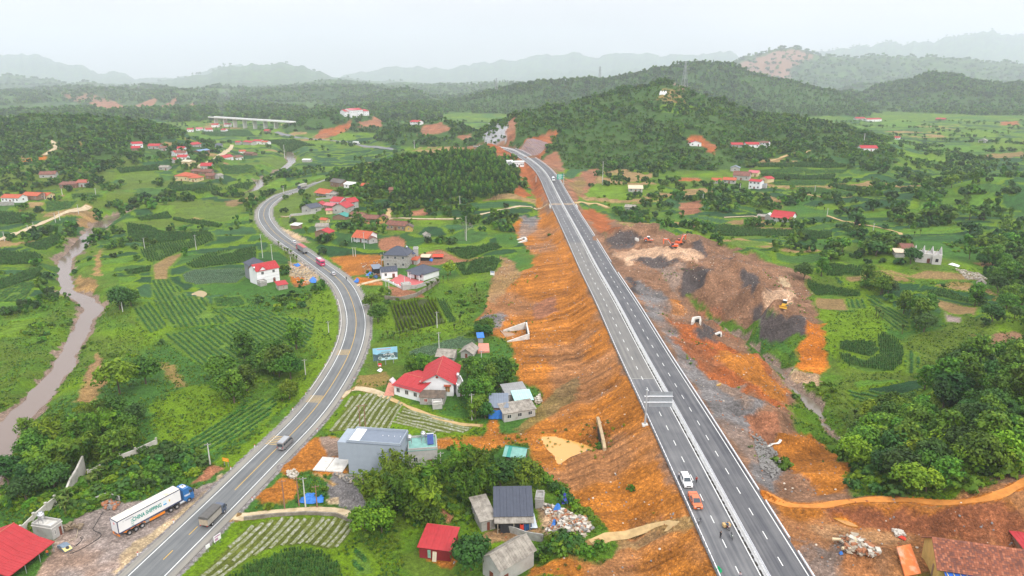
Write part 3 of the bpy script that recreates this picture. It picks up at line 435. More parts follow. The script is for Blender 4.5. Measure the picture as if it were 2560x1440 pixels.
_x=-EXD-9.6;_m=ONFILL&(EXD<0)&(GY<900);CG[_m&(_x>10.6)&(_x<13)]=np.array(SOIL)*.72;CG[_m&(_x>=13)&(_x<15.6)]=(.46,.22,.06);CG[_m&(_x>17)]=(.34,.155,.04)
_m=(np.abs(EXD)<13)&(GY<900);CG[_m]=BROWN;GRIT[_m]=1;VEG[_m]=0
ZW={}
for zi,(c,wob,grit,px)in enumerate(ZONES):
 mk,al=soft_poly(GP(px),wob);ins=al>0;r,k,al=mk[0][ins],mk[1][ins],al[ins]
 if len(r)==0:continue
 CG[r,k]=CG[r,k]*(1-al[:,None])+np.array(c)*al[:,None];GRIT[r,k]=GRIT[r,k]*(1-al)+grit*al;s_=al>.5;VEG[r[s_],k[s_]]=0 if grit else .5
 # streaks: colour noise drawn out along the rills on the embankment face
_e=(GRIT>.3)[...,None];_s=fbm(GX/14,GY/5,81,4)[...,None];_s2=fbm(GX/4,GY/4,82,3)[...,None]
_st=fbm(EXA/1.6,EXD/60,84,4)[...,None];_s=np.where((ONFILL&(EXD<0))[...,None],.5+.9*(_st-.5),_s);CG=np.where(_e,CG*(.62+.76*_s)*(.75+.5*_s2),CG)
_w=(smooth(.52,.68,fbm(GX/20,GY/20,83,4))*(GRIT>0))[...,None]*.5;CG=CG*(1-_w)+CG.mean(-1,keepdims=True)*np.array([1.5,.85,.5])*_w
_b=(np.abs(EXD)<10.4)&(GY<900)
d_hw=np.abs(HWD);_m=(d_hw<6.9);CG[_m]=np.array(GRAV)*1.4;GRIT[_m]=1;VEG[d_hw<9]=0
VEG[_b]=0
for P,w0 in((RIV,1.0),(CRK,1.0)):
 pa=np.array(P);mk=np.where((GX>pa[:,0].min()-30)&(GX<pa[:,0].max()+30)&(GY>pa[:,1].min()-30)&(GY<pa[:,1].max()+30))
 d,s,a,w=seg_dist(GX[mk],GY[mk],P);d=d+(fbm(GX[mk]/9,GY[mk]/9,91,3)-.5)*12
 ins=d<w+w0;CG[mk[0][ins],mk[1][ins]]=MUD;GRIT[mk[0][ins],mk[1][ins]]=1;VEG[mk[0][ins],mk[1][ins]]=0
for i,(nm,hw,px,c)in enumerate(TRACKS):
 pa=np.array(TRK[i]);mk=np.where((GX>pa[:,0].min()-6)&(GX<pa[:,0].max()+6)&(GY>pa[:,1].min()-6)&(GY<pa[:,1].max()+6))
 if len(mk[0])==0:continue
 d,s,a,w=seg_dist(GX[mk],GY[mk],TRK[i]);ins=d<hw+(7 if nm=='concrete_road' else .6);VEG[mk[0][ins],mk[1][ins]]=0
 ins=d<hw+(fbm(GX[mk]/3,GY[mk]/3,92,2)-.4)*1.2;CG[mk[0][ins],mk[1][ins]]=TAN if c!='orange' else ORANGE
 # ---- patchwork of small terraced plots in the valleys: curved strips, each with its own crop colour and a grassy verge
PLOTC=np.array([CROP,(.028,.085,.016),(.045,.11,.018),(.022,.07,.022),(.108,.19,.011),(.035,.095,.03),BARE,(.08,.17,.014),(.018,.064,.016)])
_u=GX+(fbm(GX/70,GY/70,111,3)-.5)*90;_v=GY+(fbm(GX/80,GY/80,112,3)-.5)*95;_row=_v/(9+GY*.012);_ri=np.floor(_row);_len=_u/(38+GY*.05)+vn(_ri*7.3,_ri*0,113)*5;_ci=np.floor(_len)
_h=vn(_ri*3.7+.5,_ci*5.1+.5,114);_hh=np.floor(_h*997)%9;PLOT=np.zeros((NR,NC),bool)
for px in([(-40,570),(0,540),(140,560),(160,600),(140,680),(120,780),(0,860),(-40,860)],[(280,600),(330,545),(560,490),(700,540),(690,600),(620,640),(560,760),(330,760),(290,680)],[(-40,520),(260,480),(420,425),(560,470),(640,470),(420,500),(230,520),(60,565)],[(330,400),(420,430),(560,395),(700,380),(640,330),(520,320),(440,345)],[(560,440),(640,470),(740,440),(900,420),(960,375),(700,360),(640,400)],[(1120,600),(1290,585),(1290,640),(1180,690),(1110,640)],[(1500,455),(1620,450),(1620,485),(1490,488)],[(1870,480),(1900,400),(2080,390),(2230,440),(2200,500),(2050,510),(1930,500)],[(1780,545),(2110,545),(2120,620),(2060,660),(1960,660),(1840,640),(1740,590)],[(2060,650),(2200,660),(2300,720),(2330,800),(2200,760),(2100,720)],[(1840,520),(2100,530),(2280,600),(2400,600),(2500,560),(2560,480),(2560,400),(2300,400),(2200,450),(2050,520)],[(2220,320),(2480,310),(2480,390),(2300,380)],[(2300,715),(2480,720),(2500,770),(2440,800),(2340,780)],[(2130,960),(2310,950),(2320,1030),(2200,1030)]):
 mk,ins=mask_poly(GP(px),3);PLOT[mk[0][ins],mk[1][ins]]=True
PLOT|=(CLS==0)&(GY>380)&(GY<1700)&(fbm(GX/90,GY/90,117,3)<.56)
PLOT&=(GRIT<.3)&(np.abs(HWD)>10)&(fbm(GX/35,GY/35,115,3)<.60)
_fr,_fl=_row-_ri,_len-_ci;_verge=(_fr<.2)|(_fl<.07);_c=PLOTC[_hh.astype(int)]*(.78+.44*np.abs(np.sin((_row*5+.3*_n2[...,0])*3.1416)))[...,None]
_c=np.where(_verge[...,None],A3(LIME)*.95,_c);CG=np.where(PLOT[...,None],_c,CG);VEG[PLOT&~_verge]=0;ZG+=np.where(PLOT,(smooth(.0,.13,_fr)*.5+.35*~_verge)-.3,0)
# ---- fields: each its own piece of ground with its crop
FIELDS=[('leafy',(405,712,470,812),[(382,701),(420,700),(451,722),(462,742),(514,745),(521,776),(569,790),(576,806),(427,821),(406,788),(385,750)],'large leafy green field left of the curving highway'),('leafy',(500,835,585,900),[(410,838),(570,812),(640,792),(785,802),(780,840),(760,872),(680,876),(590,902),(510,915),(486,900),(430,862)],'dark field below the striped field'),('leafy',(560,780,600,805),[(522,777),(600,776),(682,777),(690,790),(600,804),(572,790)],'narrow field under the white house with red roof'),('cabbage',(520,678,540,710),[(455,688),(486,674),(611,674),(622,684),(590,708),(542,708),(493,712),(462,705)],'rounded pale green field'),('corn',(540,640,560,665),[(462,663),(521,635),(640,618),(640,650),(556,663),(486,672)],'curved field'),('corn',(400,612,420,650),[(347,628),(382,615),(531,583),(535,601),(451,628),(399,653),(368,653)],'strip field'),('corn',(320,560,520,582),[(316,559),(375,566),(417,583),(514,580),(530,585),(382,611),(323,600)],'field'),('bare',(390,690,450,640),[(382,663),(417,642),(455,632),(437,656),(420,674),(420,698),(385,698)],'bare tan field'),('corn',(345,545,425,533),[(340,545),(417,531),(432,546),(350,553)],'field'),('corn',(434,546,560,565),[(434,545),(521,557),(560,563),(545,572),(430,550)],'field'),('rice',(450,520,560,530),[(440,525),(560,515),(600,520),(590,545),(560,555),(500,545)],'field'),('corn',(0,640,90,640),[(-20,628),(87,632),(108,646),(97,660),(-20,663)],'field'),('corn',(0,690,90,670),[(-20,705),(97,667),(108,674),(94,694),(-20,729)],'field'),('leafy',(0,740,80,710),[(-20,738),(62,706),(94,705),(62,757),(-20,757)],'field'),('corn',(60,610,150,590),[(59,615),(149,588),(156,604),(115,628),(90,626)],'field'),('corn',(0,540,85,532),[(-20,528),(87,535),(90,549),(-20,569)],'field'),('leafy',(120,510,190,505),[(115,505),(194,503),(174,522),(115,532)],'field'),('leafy',(350,760,400,830),[(326,762),(373,755),(417,817),(378,833),(344,802)],'field'),('corn',(315,680,378,670),[(312,677),(378,667),(375,680),(319,687)],'field'),('leafy',(540,760,610,755),[(535,745),(597,740),(616,762),(542,771)],'field'),('leafy',(500,1120,670,1010),[(467,1104),(560,1047),(640,1003),(688,994),(694,1002),(680,1038),(630,1078),(500,1133)],'dark green field'),('poles',(1010,830,985,765),[(976,765),(1058,747),(1089,750),(1114,808),(994,837),(982,794)],'bean poles plot'),('corn',(1135,805,1105,752),[(1094,750),(1115,753),(1143,803),(1120,809)],'field'),('cabbage',(1030,885,1190,850),[(1022,880),(1060,866),(1150,842),(1200,847),(1180,870),(1130,873),(1080,890),(1030,900)],'field'),('leafy',(1150,915,1240,905),[(1150,905),(1230,895),(1250,910),(1180,932)],'field'),('corn',(1120,640,1240,610),[(1113,625),(1240,609),(1255,620),(1180,647),(1150,646)],'field'),('corn',(1150,680,1240,650),[(1135,662),(1230,642),(1255,652),(1235,680),(1160,690)],'field'),('rice',(780,500,860,500),[(763,500),(804,498),(880,503),(880,509),(805,510),(763,508)],'field'),('rice',(705,555,725,552),[(700,549),(725,545),(728,566),(708,564)],'field'),('rice',(730,540,755,540),[(728,538),(756,538),(746,551),(731,548)],'field'),('rice',(690,515,740,500),[(688,520),(715,500),(750,490),(762,505),(735,522),(705,532)],'field'),('corn',(2110,900,2230,915),[(2099,884),(2134,894),(2169,900),(2200,890),(2193,839),(2214,835),(2242,849),(2258,874),(2255,909),(2234,929),(2169,932),(2124,918),(2099,896)],'corn'),('corn',(2105,870,2190,862),[(2099,856),(2151,853),(2189,856),(2195,878),(2179,893),(2134,883),(2099,875)],'corn'),('leafy',(2280,885,2280,930),[(2264,879),(2288,881),(2298,900),(2293,929),(2269,936),(2261,929)],'field'),('corn',(2030,710,2150,735),[(2018,700),(2148,731),(2153,742),(2113,743),(2040,740),(2018,715)],'corn'),('bare',(2080,750,2080,776),[(2039,745),(2111,748),(2122,776),(2035,763)],'bare'),('leafy',(2140,752,2150,775),[(2116,749),(2156,750),(2164,772),(2126,776)],'field'),('leafy',(2170,745,2260,800),[(2164,738),(2182,741),(2268,797),(2270,828),(2230,823),(2200,790),(2175,760)],'field'),('corn',(2320,730,2460,760),[(2318,728),(2360,724),(2462,757),(2470,763),(2394,752),(2318,736)],'corn'),('bare',(2320,750,2440,780),[(2315,742),(2445,769),(2438,791),(2360,777)],'bare'),('pinkplot',(2360,785,2400,800),[(2358,779),(2405,795),(2402,808),(2365,805)],'plot'),('corn',(1790,580,2070,590),[(1783,570),(1808,563),(1900,573),(1985,577),(1985,592),(1900,590),(1800,588)],'field'),('corn',(1990,580,2078,590),[(1990,577),(2078,583),(2078,596),(2010,600),(1990,596)],'field'),('rice',(1800,610,1920,612),[(1800,604),(1908,604),(1922,613),(1832,621)],'field'),('leafy',(1840,630,1990,612),[(1839,629),(1988,609),(1992,612),(1922,628),(1860,635)],'field'),('corn',(2070,670,2155,672),[(2065,661),(2117,664),(2157,668),(2153,690),(2065,690)],'field'),('leafy',(2130,985,2290,995),[(2122,977),(2290,982),(2290,1018),(2220,1018),(2130,998)],'field'),('bare',(2200,670,2440,695),[(2162,655),(2214,675),(2273,689),(2318,676),(2377,681),(2462,695),(2458,702),(2360,700),(2290,697),(2238,687)],'bare'),('bare',(1830,555,1940,560),[(1824,553),(1880,547),(1941,562),(1813,560)],'bare'),('corn',(1905,415,2100,410),[(1880,412),(2000,408),(2120,412),(2110,420),(1900,420)],'field'),('leafy',(1880,430,2100,428),[(1885,425),(2120,424),(2110,434),(1890,434)],'field'),('corn',(1890,445,2100,445),[(1893,438),(2090,438),(2080,450),(1920,450)],'field'),('leafy',(1930,460,2080,458),[(1925,454),(2080,453),(2060,464),(1940,464)],'field'),('leafy',(1990,470,2100,485),[(1985,468),(2060,470),(2140,485),(2120,492),(2030,485)],'field'),('corn',(2060,470,2200,478),[(2070,460),(2110,464),(2210,474),(2190,482),(2100,474)],'field'),('leafy',(580,425,640,425),[(545,412),(620,412),(645,432),(560,436)],'field'),('corn',(440,460,640,462),[(420,466),(560,474),(640,460),(620,476),(500,488),(420,480)],'field'),('corn',(300,430,400,425),[(290,420),(400,412),(400,425),(300,435)],'field'),('rice',(300,445,380,440),[(295,440),(390,432),(395,452),(310,455)],'field'),('leafy',(180,488,260,490),[(178,485),(260,487),(255,498),(180,500)],'field'),('corn',(700,360,800,370),[(640,352),(740,352),(790,366),(700,372)],'field'),('leafy',(600,345,700,345),[(500,326),(620,326),(640,342),(520,340)],'field'),('rice',(660,395,780,400),[(640,395),(760,392),(790,402),(660,406)],'field'),('leafy',(890,1390,930,1430),[(882,1382),(900,1362),(928,1400),(938,1440),(884,1440)],'field'),('corn',(620,1430,840,1400),[(590,1445),(620,1412),(680,1388),(740,1373),(808,1381),(846,1412),(858,1445)],'corn'),('beds',(510,1430,655,1302),[(490,1445),(596,1335),(640,1308),(700,1294),(850,1294),(884,1308),(880,1330),(850,1368),(818,1376),(760,1362),(700,1367),(640,1387),(580,1428),(560,1445)],'beds'),('beds',(835,1080,905,990),[(822,1082),(880,990),(920,985),(985,990),(1008,1012),(983,1058),(968,1075),(900,1078)],'beds'),('beds',(1000,1030,1185,1075),[(982,1056),(1008,1018),(1060,1031),(1188,1069),(1165,1083),(1080,1083)],'beds'),]
FCOL={'leafy':(.10,.18,.02),'corn':(.07,.14,.016),'cabbage':(.045,.095,.035),'bare':BARE,'rice':(.10,.16,.02),'poles':(.06,.075,.025),'pinkplot':(.40,.30,.27),'beds':(.10,.12,.018)}
PARCEL=np.zeros((NR,NC),int);FW=[]
for fi,(crop,rd,px,lb)in enumerate(FIELDS):
 P=GP(px);FW.append(P);mk,ins=mask_poly(P,.25 if P[0][1]<400 else .6);r,k=mk[0][ins],mk[1][ins];PARCEL[r,k]=fi+1;CG[r,k]=np.array(FCOL[crop])*(.8+.4*_n2[r,k]);GRIT[r,k]=.35 if crop in('bare','pinkplot')else .15;VEG[r,k]=0
for P in FW:
 pa=np.array(P);mk=np.where((GX>pa[:,0].min()-3)&(GX<pa[:,0].max()+3)&(GY>pa[:,1].min()-3)&(GY<pa[:,1].max()+3));X,Y=GX[mk],GY[mk];d=seg_dist(X,Y,[*P,P[0]])[0];w=max(1.0,pa[:,1].mean()/260)
 ins=(d<w*(.6+.8*fbm(X/3,Y/3,116,2)))&((PARCEL[mk]==0)|(d<.5));r,k=mk[0][ins],mk[1][ins];CG[r,k]=CG[r,k]*.35+np.array(LIME)*.6;VEG[r,k]=0;ZG[r,k]+=.15
def ground_mat():
 m=bpy.data.materials.new('ground');m.use_nodes=True;t=m.node_tree;b=t.nodes['Principled BSDF'];b.inputs['Roughness'].default_value=.9;b.inputs['Specular IOR Level'].default_value=.15
 at=nd(t,'ShaderNodeAttribute',attribute_name='land');g=nd(t,'ShaderNodeAttribute',attribute_name='grit');tc=nd(t,'ShaderNodeTexCoord')
 def noise(s,d=5,r=.6):
  n=nd(t,'ShaderNodeTexNoise');n.inputs['Scale'].default_value=s;n.inputs['Detail'].default_value=d;n.inputs['Roughness'].default_value=r;t.links.new(tc.outputs['Object'],n.inputs['Vector']);return n.outputs[0]
 gq=noise(1.7,4,.7)
 def rng(x,a,bb,lo=.25,hi=.75):
  r=nd(t,'ShaderNodeMapRange');r.inputs[1].default_value=lo;r.inputs[2].default_value=hi;r.inputs[3].default_value=a;r.inputs[4].default_value=bb;t.links.new(x,r.inputs[0]);return r.outputs[0]
 def mul(a,bb,op='MULTIPLY'):
  n=nd(t,'ShaderNodeMath',operation=op);t.links.new(a,n.inputs[0])
  if isinstance(bb,float):n.inputs[1].default_value=bb
  else:t.links.new(bb,n.inputs[1])
  return n.outputs[0]
 n1,n2,n3=noise(.12),noise(.9),noise(3.0,3)
 vo=nd(t,'ShaderNodeTexVoronoi');vo.inputs['Scale'].default_value=2.4;t.links.new(tc.outputs['Object'],vo.inputs['Vector']);sv=nd(t,'ShaderNodeSeparateColor');t.links.new(vo.outputs['Color'],sv.inputs[0])
 st=rng(sv.outputs[0],.88,1.35,.6,1.0);st2=rng(vo.outputs['Distance'],1.0,.9,.1,.5)
 stone=mul(st,st2);mixs=nd(t,'ShaderNodeMix');mixs.inputs[2].default_value=1.0;t.links.new(g.outputs['Fac'],mixs.inputs[0]);t.links.new(stone,mixs.inputs[3])
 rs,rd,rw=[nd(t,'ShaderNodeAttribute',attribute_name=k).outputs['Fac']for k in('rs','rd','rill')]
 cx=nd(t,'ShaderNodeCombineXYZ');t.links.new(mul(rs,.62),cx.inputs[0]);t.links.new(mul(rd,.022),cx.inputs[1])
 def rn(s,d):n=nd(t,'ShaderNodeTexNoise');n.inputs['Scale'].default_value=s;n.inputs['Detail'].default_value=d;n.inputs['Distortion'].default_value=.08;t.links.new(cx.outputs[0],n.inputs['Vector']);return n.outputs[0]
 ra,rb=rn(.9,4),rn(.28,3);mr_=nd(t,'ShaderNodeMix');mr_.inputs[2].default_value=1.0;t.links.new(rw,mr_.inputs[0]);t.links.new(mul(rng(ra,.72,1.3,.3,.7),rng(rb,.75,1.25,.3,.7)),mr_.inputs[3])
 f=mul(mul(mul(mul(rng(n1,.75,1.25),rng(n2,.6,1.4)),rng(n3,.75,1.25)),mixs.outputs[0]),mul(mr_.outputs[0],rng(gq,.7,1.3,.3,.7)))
 sc=nd(t,'ShaderNodeVectorMath',operation='SCALE');t.links.new(at.outputs['Color'],sc.inputs[0]);t.links.new(f,sc.inputs['Scale']);t.links.new(sc.outputs[0],b.inputs['Base Color'])
 bp=nd(t,'ShaderNodeBump');bp.inputs['Distance'].default_value=.7;bp.inputs['Strength'].default_value=.8
 hh=mul(mul(mul(n2,n3,'ADD'),mul(vo.outputs['Distance'],-.25),'ADD'),mul(mul(ra,1.6),rw),'ADD');t.links.new(hh,bp.inputs['Height']);t.links.new(bp.outputs[0],b.inputs['Normal'])
 return m
GROUND=ground_mat()
idx=np.arange(NR*NC).reshape(NR,NC)
FQ=np.stack([idx[:-1,:-1],idx[:-1,1:],idx[1:,1:],idx[1:,:-1]],-1).reshape(-1,4)
VV=np.stack([GX,GY,ZG],-1).reshape(-1,3);LAND=np.concatenate([np.clip(CG,0,1),np.ones((NR,NC,1))],-1).reshape(-1,4);GR=GRIT.reshape(-1)
rk=list(RIDGES);pid=np.zeros((NR,NC),int)
for i,k in enumerate(rk):pid[(CLS==i+1)&(GY>560)]=i+1
_mk,_ins=mask_poly(GP(ZONES[[i for i,z in enumerate(ZONES)if z[0]==BROWN][0]][3]),4);pid[_mk[0][_ins],_mk[1][_ins]]=101
pid[(GRIT>.9)&(EXD<0)&(EXD>-60)&(GY<560)&(pid==0)&(GX>-20)]=100
pid[PARCEL>0]=999+PARCEL[PARCEL>0]
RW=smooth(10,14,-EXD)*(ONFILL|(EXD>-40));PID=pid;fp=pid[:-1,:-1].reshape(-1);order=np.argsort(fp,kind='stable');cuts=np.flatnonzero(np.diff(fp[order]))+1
FNAME={'leafy':'crop_field','corn':'corn_field','cabbage':'vegetable_field','bare':'bare_field','rice':'rice_field','poles':'bean_field','pinkplot':'bare_field','beds':'vegetable_field'}
FIELD_OBJ={}
for grp in np.split(order,cuts):
 p=fp[grp[0]];f=FQ[grp];u,inv=np.unique(f,return_inverse=True)
 nm='ground' if p==0 else 'embankment' if p==100 else 'earthworks' if p==101 else FNAME[FIELDS[p-1000][0]]if p>=1000 else CLASS_OF[rk[p-1]]
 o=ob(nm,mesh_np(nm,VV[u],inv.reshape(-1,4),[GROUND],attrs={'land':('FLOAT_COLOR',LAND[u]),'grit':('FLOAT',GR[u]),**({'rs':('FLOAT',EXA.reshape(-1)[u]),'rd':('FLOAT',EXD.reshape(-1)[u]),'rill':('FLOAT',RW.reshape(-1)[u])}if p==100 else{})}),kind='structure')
 if p>=1000:FIELD_OBJ[p-1000]=o
 # ---- water
def water_mat(name,col,rough=.12):
 m=bpy.data.materials.new(name);m.use_nodes=True;t=m.node_tree;b=t.nodes['Principled BSDF'];b.inputs['Base Color'].default_value=(*col,1);b.inputs['Roughness'].default_value=rough;b.inputs['Specular IOR Level'].default_value=.5
 n=nd(t,'ShaderNodeTexNoise');n.inputs['Scale'].default_value=.8;n.inputs['Detail'].default_value=4;tc=nd(t,'ShaderNodeTexCoord');t.links.new(tc.outputs['Object'],n.inputs['Vector'])
 bp=nd(t,'ShaderNodeBump');bp.inputs['Distance'].default_value=.04;bp.inputs['Strength'].default_value=.6;t.links.new(n.outputs[0],bp.inputs['Height']);t.links.new(bp.outputs[0],b.inputs['Normal']);return m
def strip(P,hw,dz=0.0,drape=False,across=1,off=0.0):
 """ribbon along a centre line, returned as MB"""
 P=np.array(P,float);d=np.gradient(P[:,:2],axis=0);n=np.stack([d[:,1],-d[:,0]],1)/np.hypot(d[:,0],d[:,1])[:,None]
 hw=np.broadcast_to(hw,(len(P),));b=MB();vs=[]
 for i in range(len(P)):
  for j in range(across+1):
   o_=off+hw[i]*(2*j/across-1);x,y=P[i,:2]+n[i]*o_;z=float(H(x,y))if drape else P[i,2];vs.append((x,y,z+dz))
 k=across+1;b.add(vs,[(i*k+j,i*k+j+1,(i+1)*k+j+1,(i+1)*k+j)for i in range(len(P)-1)for j in range(across)]);return b
strip([(x,y,-5.0)for x,y,w in RIV],np.array([w for x,y,w in RIV])+9).build('river',water_mat('river water',(.16,.11,.085)),kind='structure')
strip([(x,y,-1.45)for x,y,w in CRK],np.array([w for x,y,w in CRK])+1.5).build('creek',water_mat('creek water',(.16,.13,.10)),kind='structure')
def pond(px,col,dz,name='puddle'):
 P=GP(px);z=float(np.median([p[2]for p in P]))+dz;Q=catmull([(x,y,z)for x,y,_ in P+[P[0]]],4)[:-1]
 MB().prism([(q[0],q[1])for q in Q],z-.5,z).build(name,water_mat(name+str(px[0]),col,.1),kind='structure')
P=[at_z(x,y,1.2)for x,y in POND];MB().prism([q[:2]for q in catmull(P+[P[0]],4)[:-1]],.6,1.14).build('puddle',water_mat('puddle orange',(.56,.29,.07),.15),kind='structure')
pond([(478,735),(500,730),(518,737),(505,745),(485,743)],(.30,.20,.05),.05);pond([(2078,1290),(2100,1293),(2145,1318),(2118,1315)],(.42,.19,.03),.08);pond([(1790,958),(1800,956),(1803,963),(1792,965)],(.42,.25,.05),.05)
pond([(1250,828),(1275,832),(1290,838),(1268,845)],(.30,.16,.07),.1)
# ---- tracks as thin sheets on the ground
PATHM={'pale':M('path concrete',(.50,.40,.26),.85,.15,.6,stain=(.33,.24,.13),sfac=.45,sscale=.5),'tan':M('path soil',(.44,.30,.14),.9,.2,.8),'grey':M('far asphalt',(.17,.17,.18),.8),'orange':M('path orange soil',(.52,.20,.04),.9,.2,.8)}
for i,(nm,hw,px,c)in enumerate(TRACKS):
 P=np.array(TRK[i]);hwv=hw*(1+.18*np.sin(np.arange(len(P))*.9)*(nm=='dirt_path'));nm2='highway' if nm=='highway_far' else 'railway' if nm=='railway_bend' else nm
 strip(P,hwv,.07 if P[:,1].max()<470 else .35,True,4).build(nm2,PATHM[c],smooth=True,kind='structure')
 # ---- haze: one closed box of even pale air round everything, sky outside
hz=MB().box((0,8250,535),(33000,16900,1170)).build('haze',kind='stuff')
hm=bpy.data.materials.new('haze');hm.use_nodes=True;hm.node_tree.nodes.clear();_o=nd(hm.node_tree,'ShaderNodeOutputMaterial');_v=nd(hm.node_tree,'ShaderNodeVolumePrincipled')
_v.inputs['Color'].default_value=(.86,.92,1,1);_v.inputs['Density'].default_value=.00011;_v.inputs['Anisotropy'].default_value=.2
hm.node_tree.links.new(_v.outputs[0],_o.inputs['Volume']);hz.data.materials.append(hm)
# ------------------------------------------------------------------ vegetation
rng=np.random.default_rng(11)
def rv():return Vector(rng.normal(size=3)).normalized()
def leafq(b,p,n,w,l,rnd=True):
 """one leaf card at p facing n"""
 n=Vector(n).normalized();u=n.cross(rv());u=u.normalized()if u.length>1e-3 else Vector((1,0,0));v=n.cross(u)
 b.add([p-u*w-v*l,p+u*w-v*l*.6,p+u*w*.8+v*l,p-u*w*.7+v*l*.8],[(0,1,2,3)])
def crown(ncl,nl,size,shape,leaf,seed,up=.35):
 """leaf clumps spread through a crown volume; shape(k) gives clump centre and radius"""
 global rng
 rng=np.random.default_rng(seed);b=MB()
 for k in range(ncl):
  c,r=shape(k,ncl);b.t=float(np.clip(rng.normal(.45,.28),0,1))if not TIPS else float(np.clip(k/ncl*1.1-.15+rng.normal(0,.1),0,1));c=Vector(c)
  for _ in range(nl):
   d=rv();p=c+Vector((d.x,d.y,d.z*.75))*r*rng.uniform(.55,1.0);leafq(b,p,d+Vector((0,0,up))+rv()*.5,leaf*rng.uniform(.6,1.1),leaf*rng.uniform(.7,1.3))
 return b.mesh('crown',FOL,tone=True)
TIPS=False
def sh_round(R,Hh,z0):
 def f(k,n):
  if k<n*.3:d=rv();return(d.x*R*.5,d.y*R*.5,z0+Hh*.5+d.z*Hh*.3),R*.45
  d=rv();d.z=abs(d.z)*1.2-.35;q=rng.uniform(.72,1.0);return(d.x*R*q,d.y*R*q,z0+Hh*.45+d.z*Hh*.5*q),R*rng.uniform(.26,.4)
 return f
def sh_tall(R,Hh,z0):
 def f(k,n):
  z=rng.uniform(0,1)**.8;a=rng.uniform(0,6.28);r=R*(.35+.65*math.sin(math.pi*min(.95,z*.8+.2)))*rng.uniform(.3,1);return(r*math.cos(a),r*math.sin(a),z0+z*Hh),R*rng.uniform(.28,.45)
 return f
def sh_cone(R,Hh,z0):
 def f(k,n):
  z=(k+.5)/n;a=k*2.4;r=R*(1-z)**.8*.75;return(r*math.cos(a),r*math.sin(a),z0+z*Hh),R*(.25+.35*(1-z))
 return f
FOL=foliage('leaves green',(.034,.11,.010),(.12,.25,.012))
F_DARK=foliage('leaves dark',(.020,.068,.013),(.052,.14,.017));F_LIME=foliage('leaves bright',(.075,.17,.006),(.20,.32,.010));F_BAM=foliage('bamboo leaves',(.042,.12,.007),(.15,.26,.010),.35)
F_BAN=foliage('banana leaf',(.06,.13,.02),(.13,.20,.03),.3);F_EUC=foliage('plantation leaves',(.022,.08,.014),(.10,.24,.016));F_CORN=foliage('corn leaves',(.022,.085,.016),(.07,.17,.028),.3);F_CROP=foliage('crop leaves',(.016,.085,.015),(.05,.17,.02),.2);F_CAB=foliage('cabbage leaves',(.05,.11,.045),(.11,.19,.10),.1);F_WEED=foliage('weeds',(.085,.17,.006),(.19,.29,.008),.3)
BARK=M('bark',(.12,.09,.065),.9,.25,3)
def trunk(h,r,lean=0.0,limbs=4,seed=1,spread=.4):
 g=np.random.default_rng(seed);b=MB();p=Vector((0,0,-.6));n=4
 for k in range(n):
  q=Vector((lean*h*((k+1)/n)**2,g.normal(0,.03)*h,h*(k+1)/n));b.tube(p,q,r*(1-.5*k/n),r*(1-.5*(k+1)/n),7,False);p=q
  if k>=1:
   for _ in range(limbs//2):
    a=g.uniform(0,6.28);e=q+Vector((math.cos(a),math.sin(a),.9))*h*spread;b.tube(q,e,r*.4,r*.12,5,False)
 return b.mesh('trunk',BARK)
def bamboo(seed,ncul,Hh):
 global rng
 rng=np.random.default_rng(seed);b=MB();c=MB()
 for k in range(ncul):
  a=rng.uniform(0,6.28);r0=rng.uniform(.1,1.0);h=Hh*rng.uniform(.65,1.05);bend=rng.uniform(.15,.42)*h;base_=Vector((r0*math.cos(a),r0*math.sin(a),-.3));p=base_;b.t=float(np.clip(rng.normal(.4,.3),0,1));S_=8
  for s in range(S_):
   f=(s+1)/S_;q=base_+Vector((math.cos(a)*bend*f**2.2,math.sin(a)*bend*f**2.2,h*(f-.16*f**4)));c.tube(p,q,.06*(1-.8*s/S_),.06*(1-.8*(s+1)/S_),4,False)
   if s>=1:
    for _ in range(9 if s>2 else 5):
     d=rv();leafq(b,q.lerp(p,rng.uniform(0,1))+Vector((d.x,d.y,d.z*.5))*rng.uniform(.2,1.0)*(.6+.6*f),d+Vector((0,0,.8)),rng.uniform(.14,.26),rng.uniform(.45,.8))
   p=q
 return b.mesh('crown',F_BAM,tone=True),c.mesh('culms',M('bamboo culm',(.14,.15,.05),.6))
def bush(seed,R,n,leaf,m):
 global rng,FOL
 o=FOL;FOL=m;r=crown(n,9,R,sh_round(R,R*1.25,-.2),leaf,seed);FOL=o;return r
def wm(m,f):
 global FOL
 o=FOL;FOL=m;r=f();FOL=o;return r
CR_BIG=[crown(70,20,4,sh_round(4.2,6.2,2.0),.30,21),crown(70,20,4,sh_tall(3.4,7.0,2.0),.30,22),wm(F_DARK,lambda:crown(70,20,4,sh_round(3.8,6.0,1.6),.28,23)),wm(F_LIME,lambda:crown(60,18,4,sh_round(3.9,5.4,2.2),.28,24))]
CR_MID=[crown(26,11,4,sh_round(4.0,6.0,1.5),.55,31),crown(26,11,4,sh_tall(3.4,7.0,1.5),.55,32),wm(F_DARK,lambda:crown(26,11,4,sh_round(3.8,5.6,1.2),.55,33)),wm(F_LIME,lambda:crown(24,10,4,sh_round(3.7,5.2,1.6),.5,34))]
CR_FAR=[crown(10,7,4,sh_round(3.6,5.2,.8),.95,41),crown(10,7,4,sh_tall(3.0,6.5,.6),.9,42),wm(F_DARK,lambda:crown(10,7,4,sh_round(3.4,5.0,.5),.95,43)),wm(F_EUC,lambda:crown(9,7,3,sh_cone(2.2,7.0,.8),.75,44))]
TIPS=True
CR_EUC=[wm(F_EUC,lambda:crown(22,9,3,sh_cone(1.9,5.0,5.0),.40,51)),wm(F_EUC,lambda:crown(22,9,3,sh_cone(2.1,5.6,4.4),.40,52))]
TIPS=False
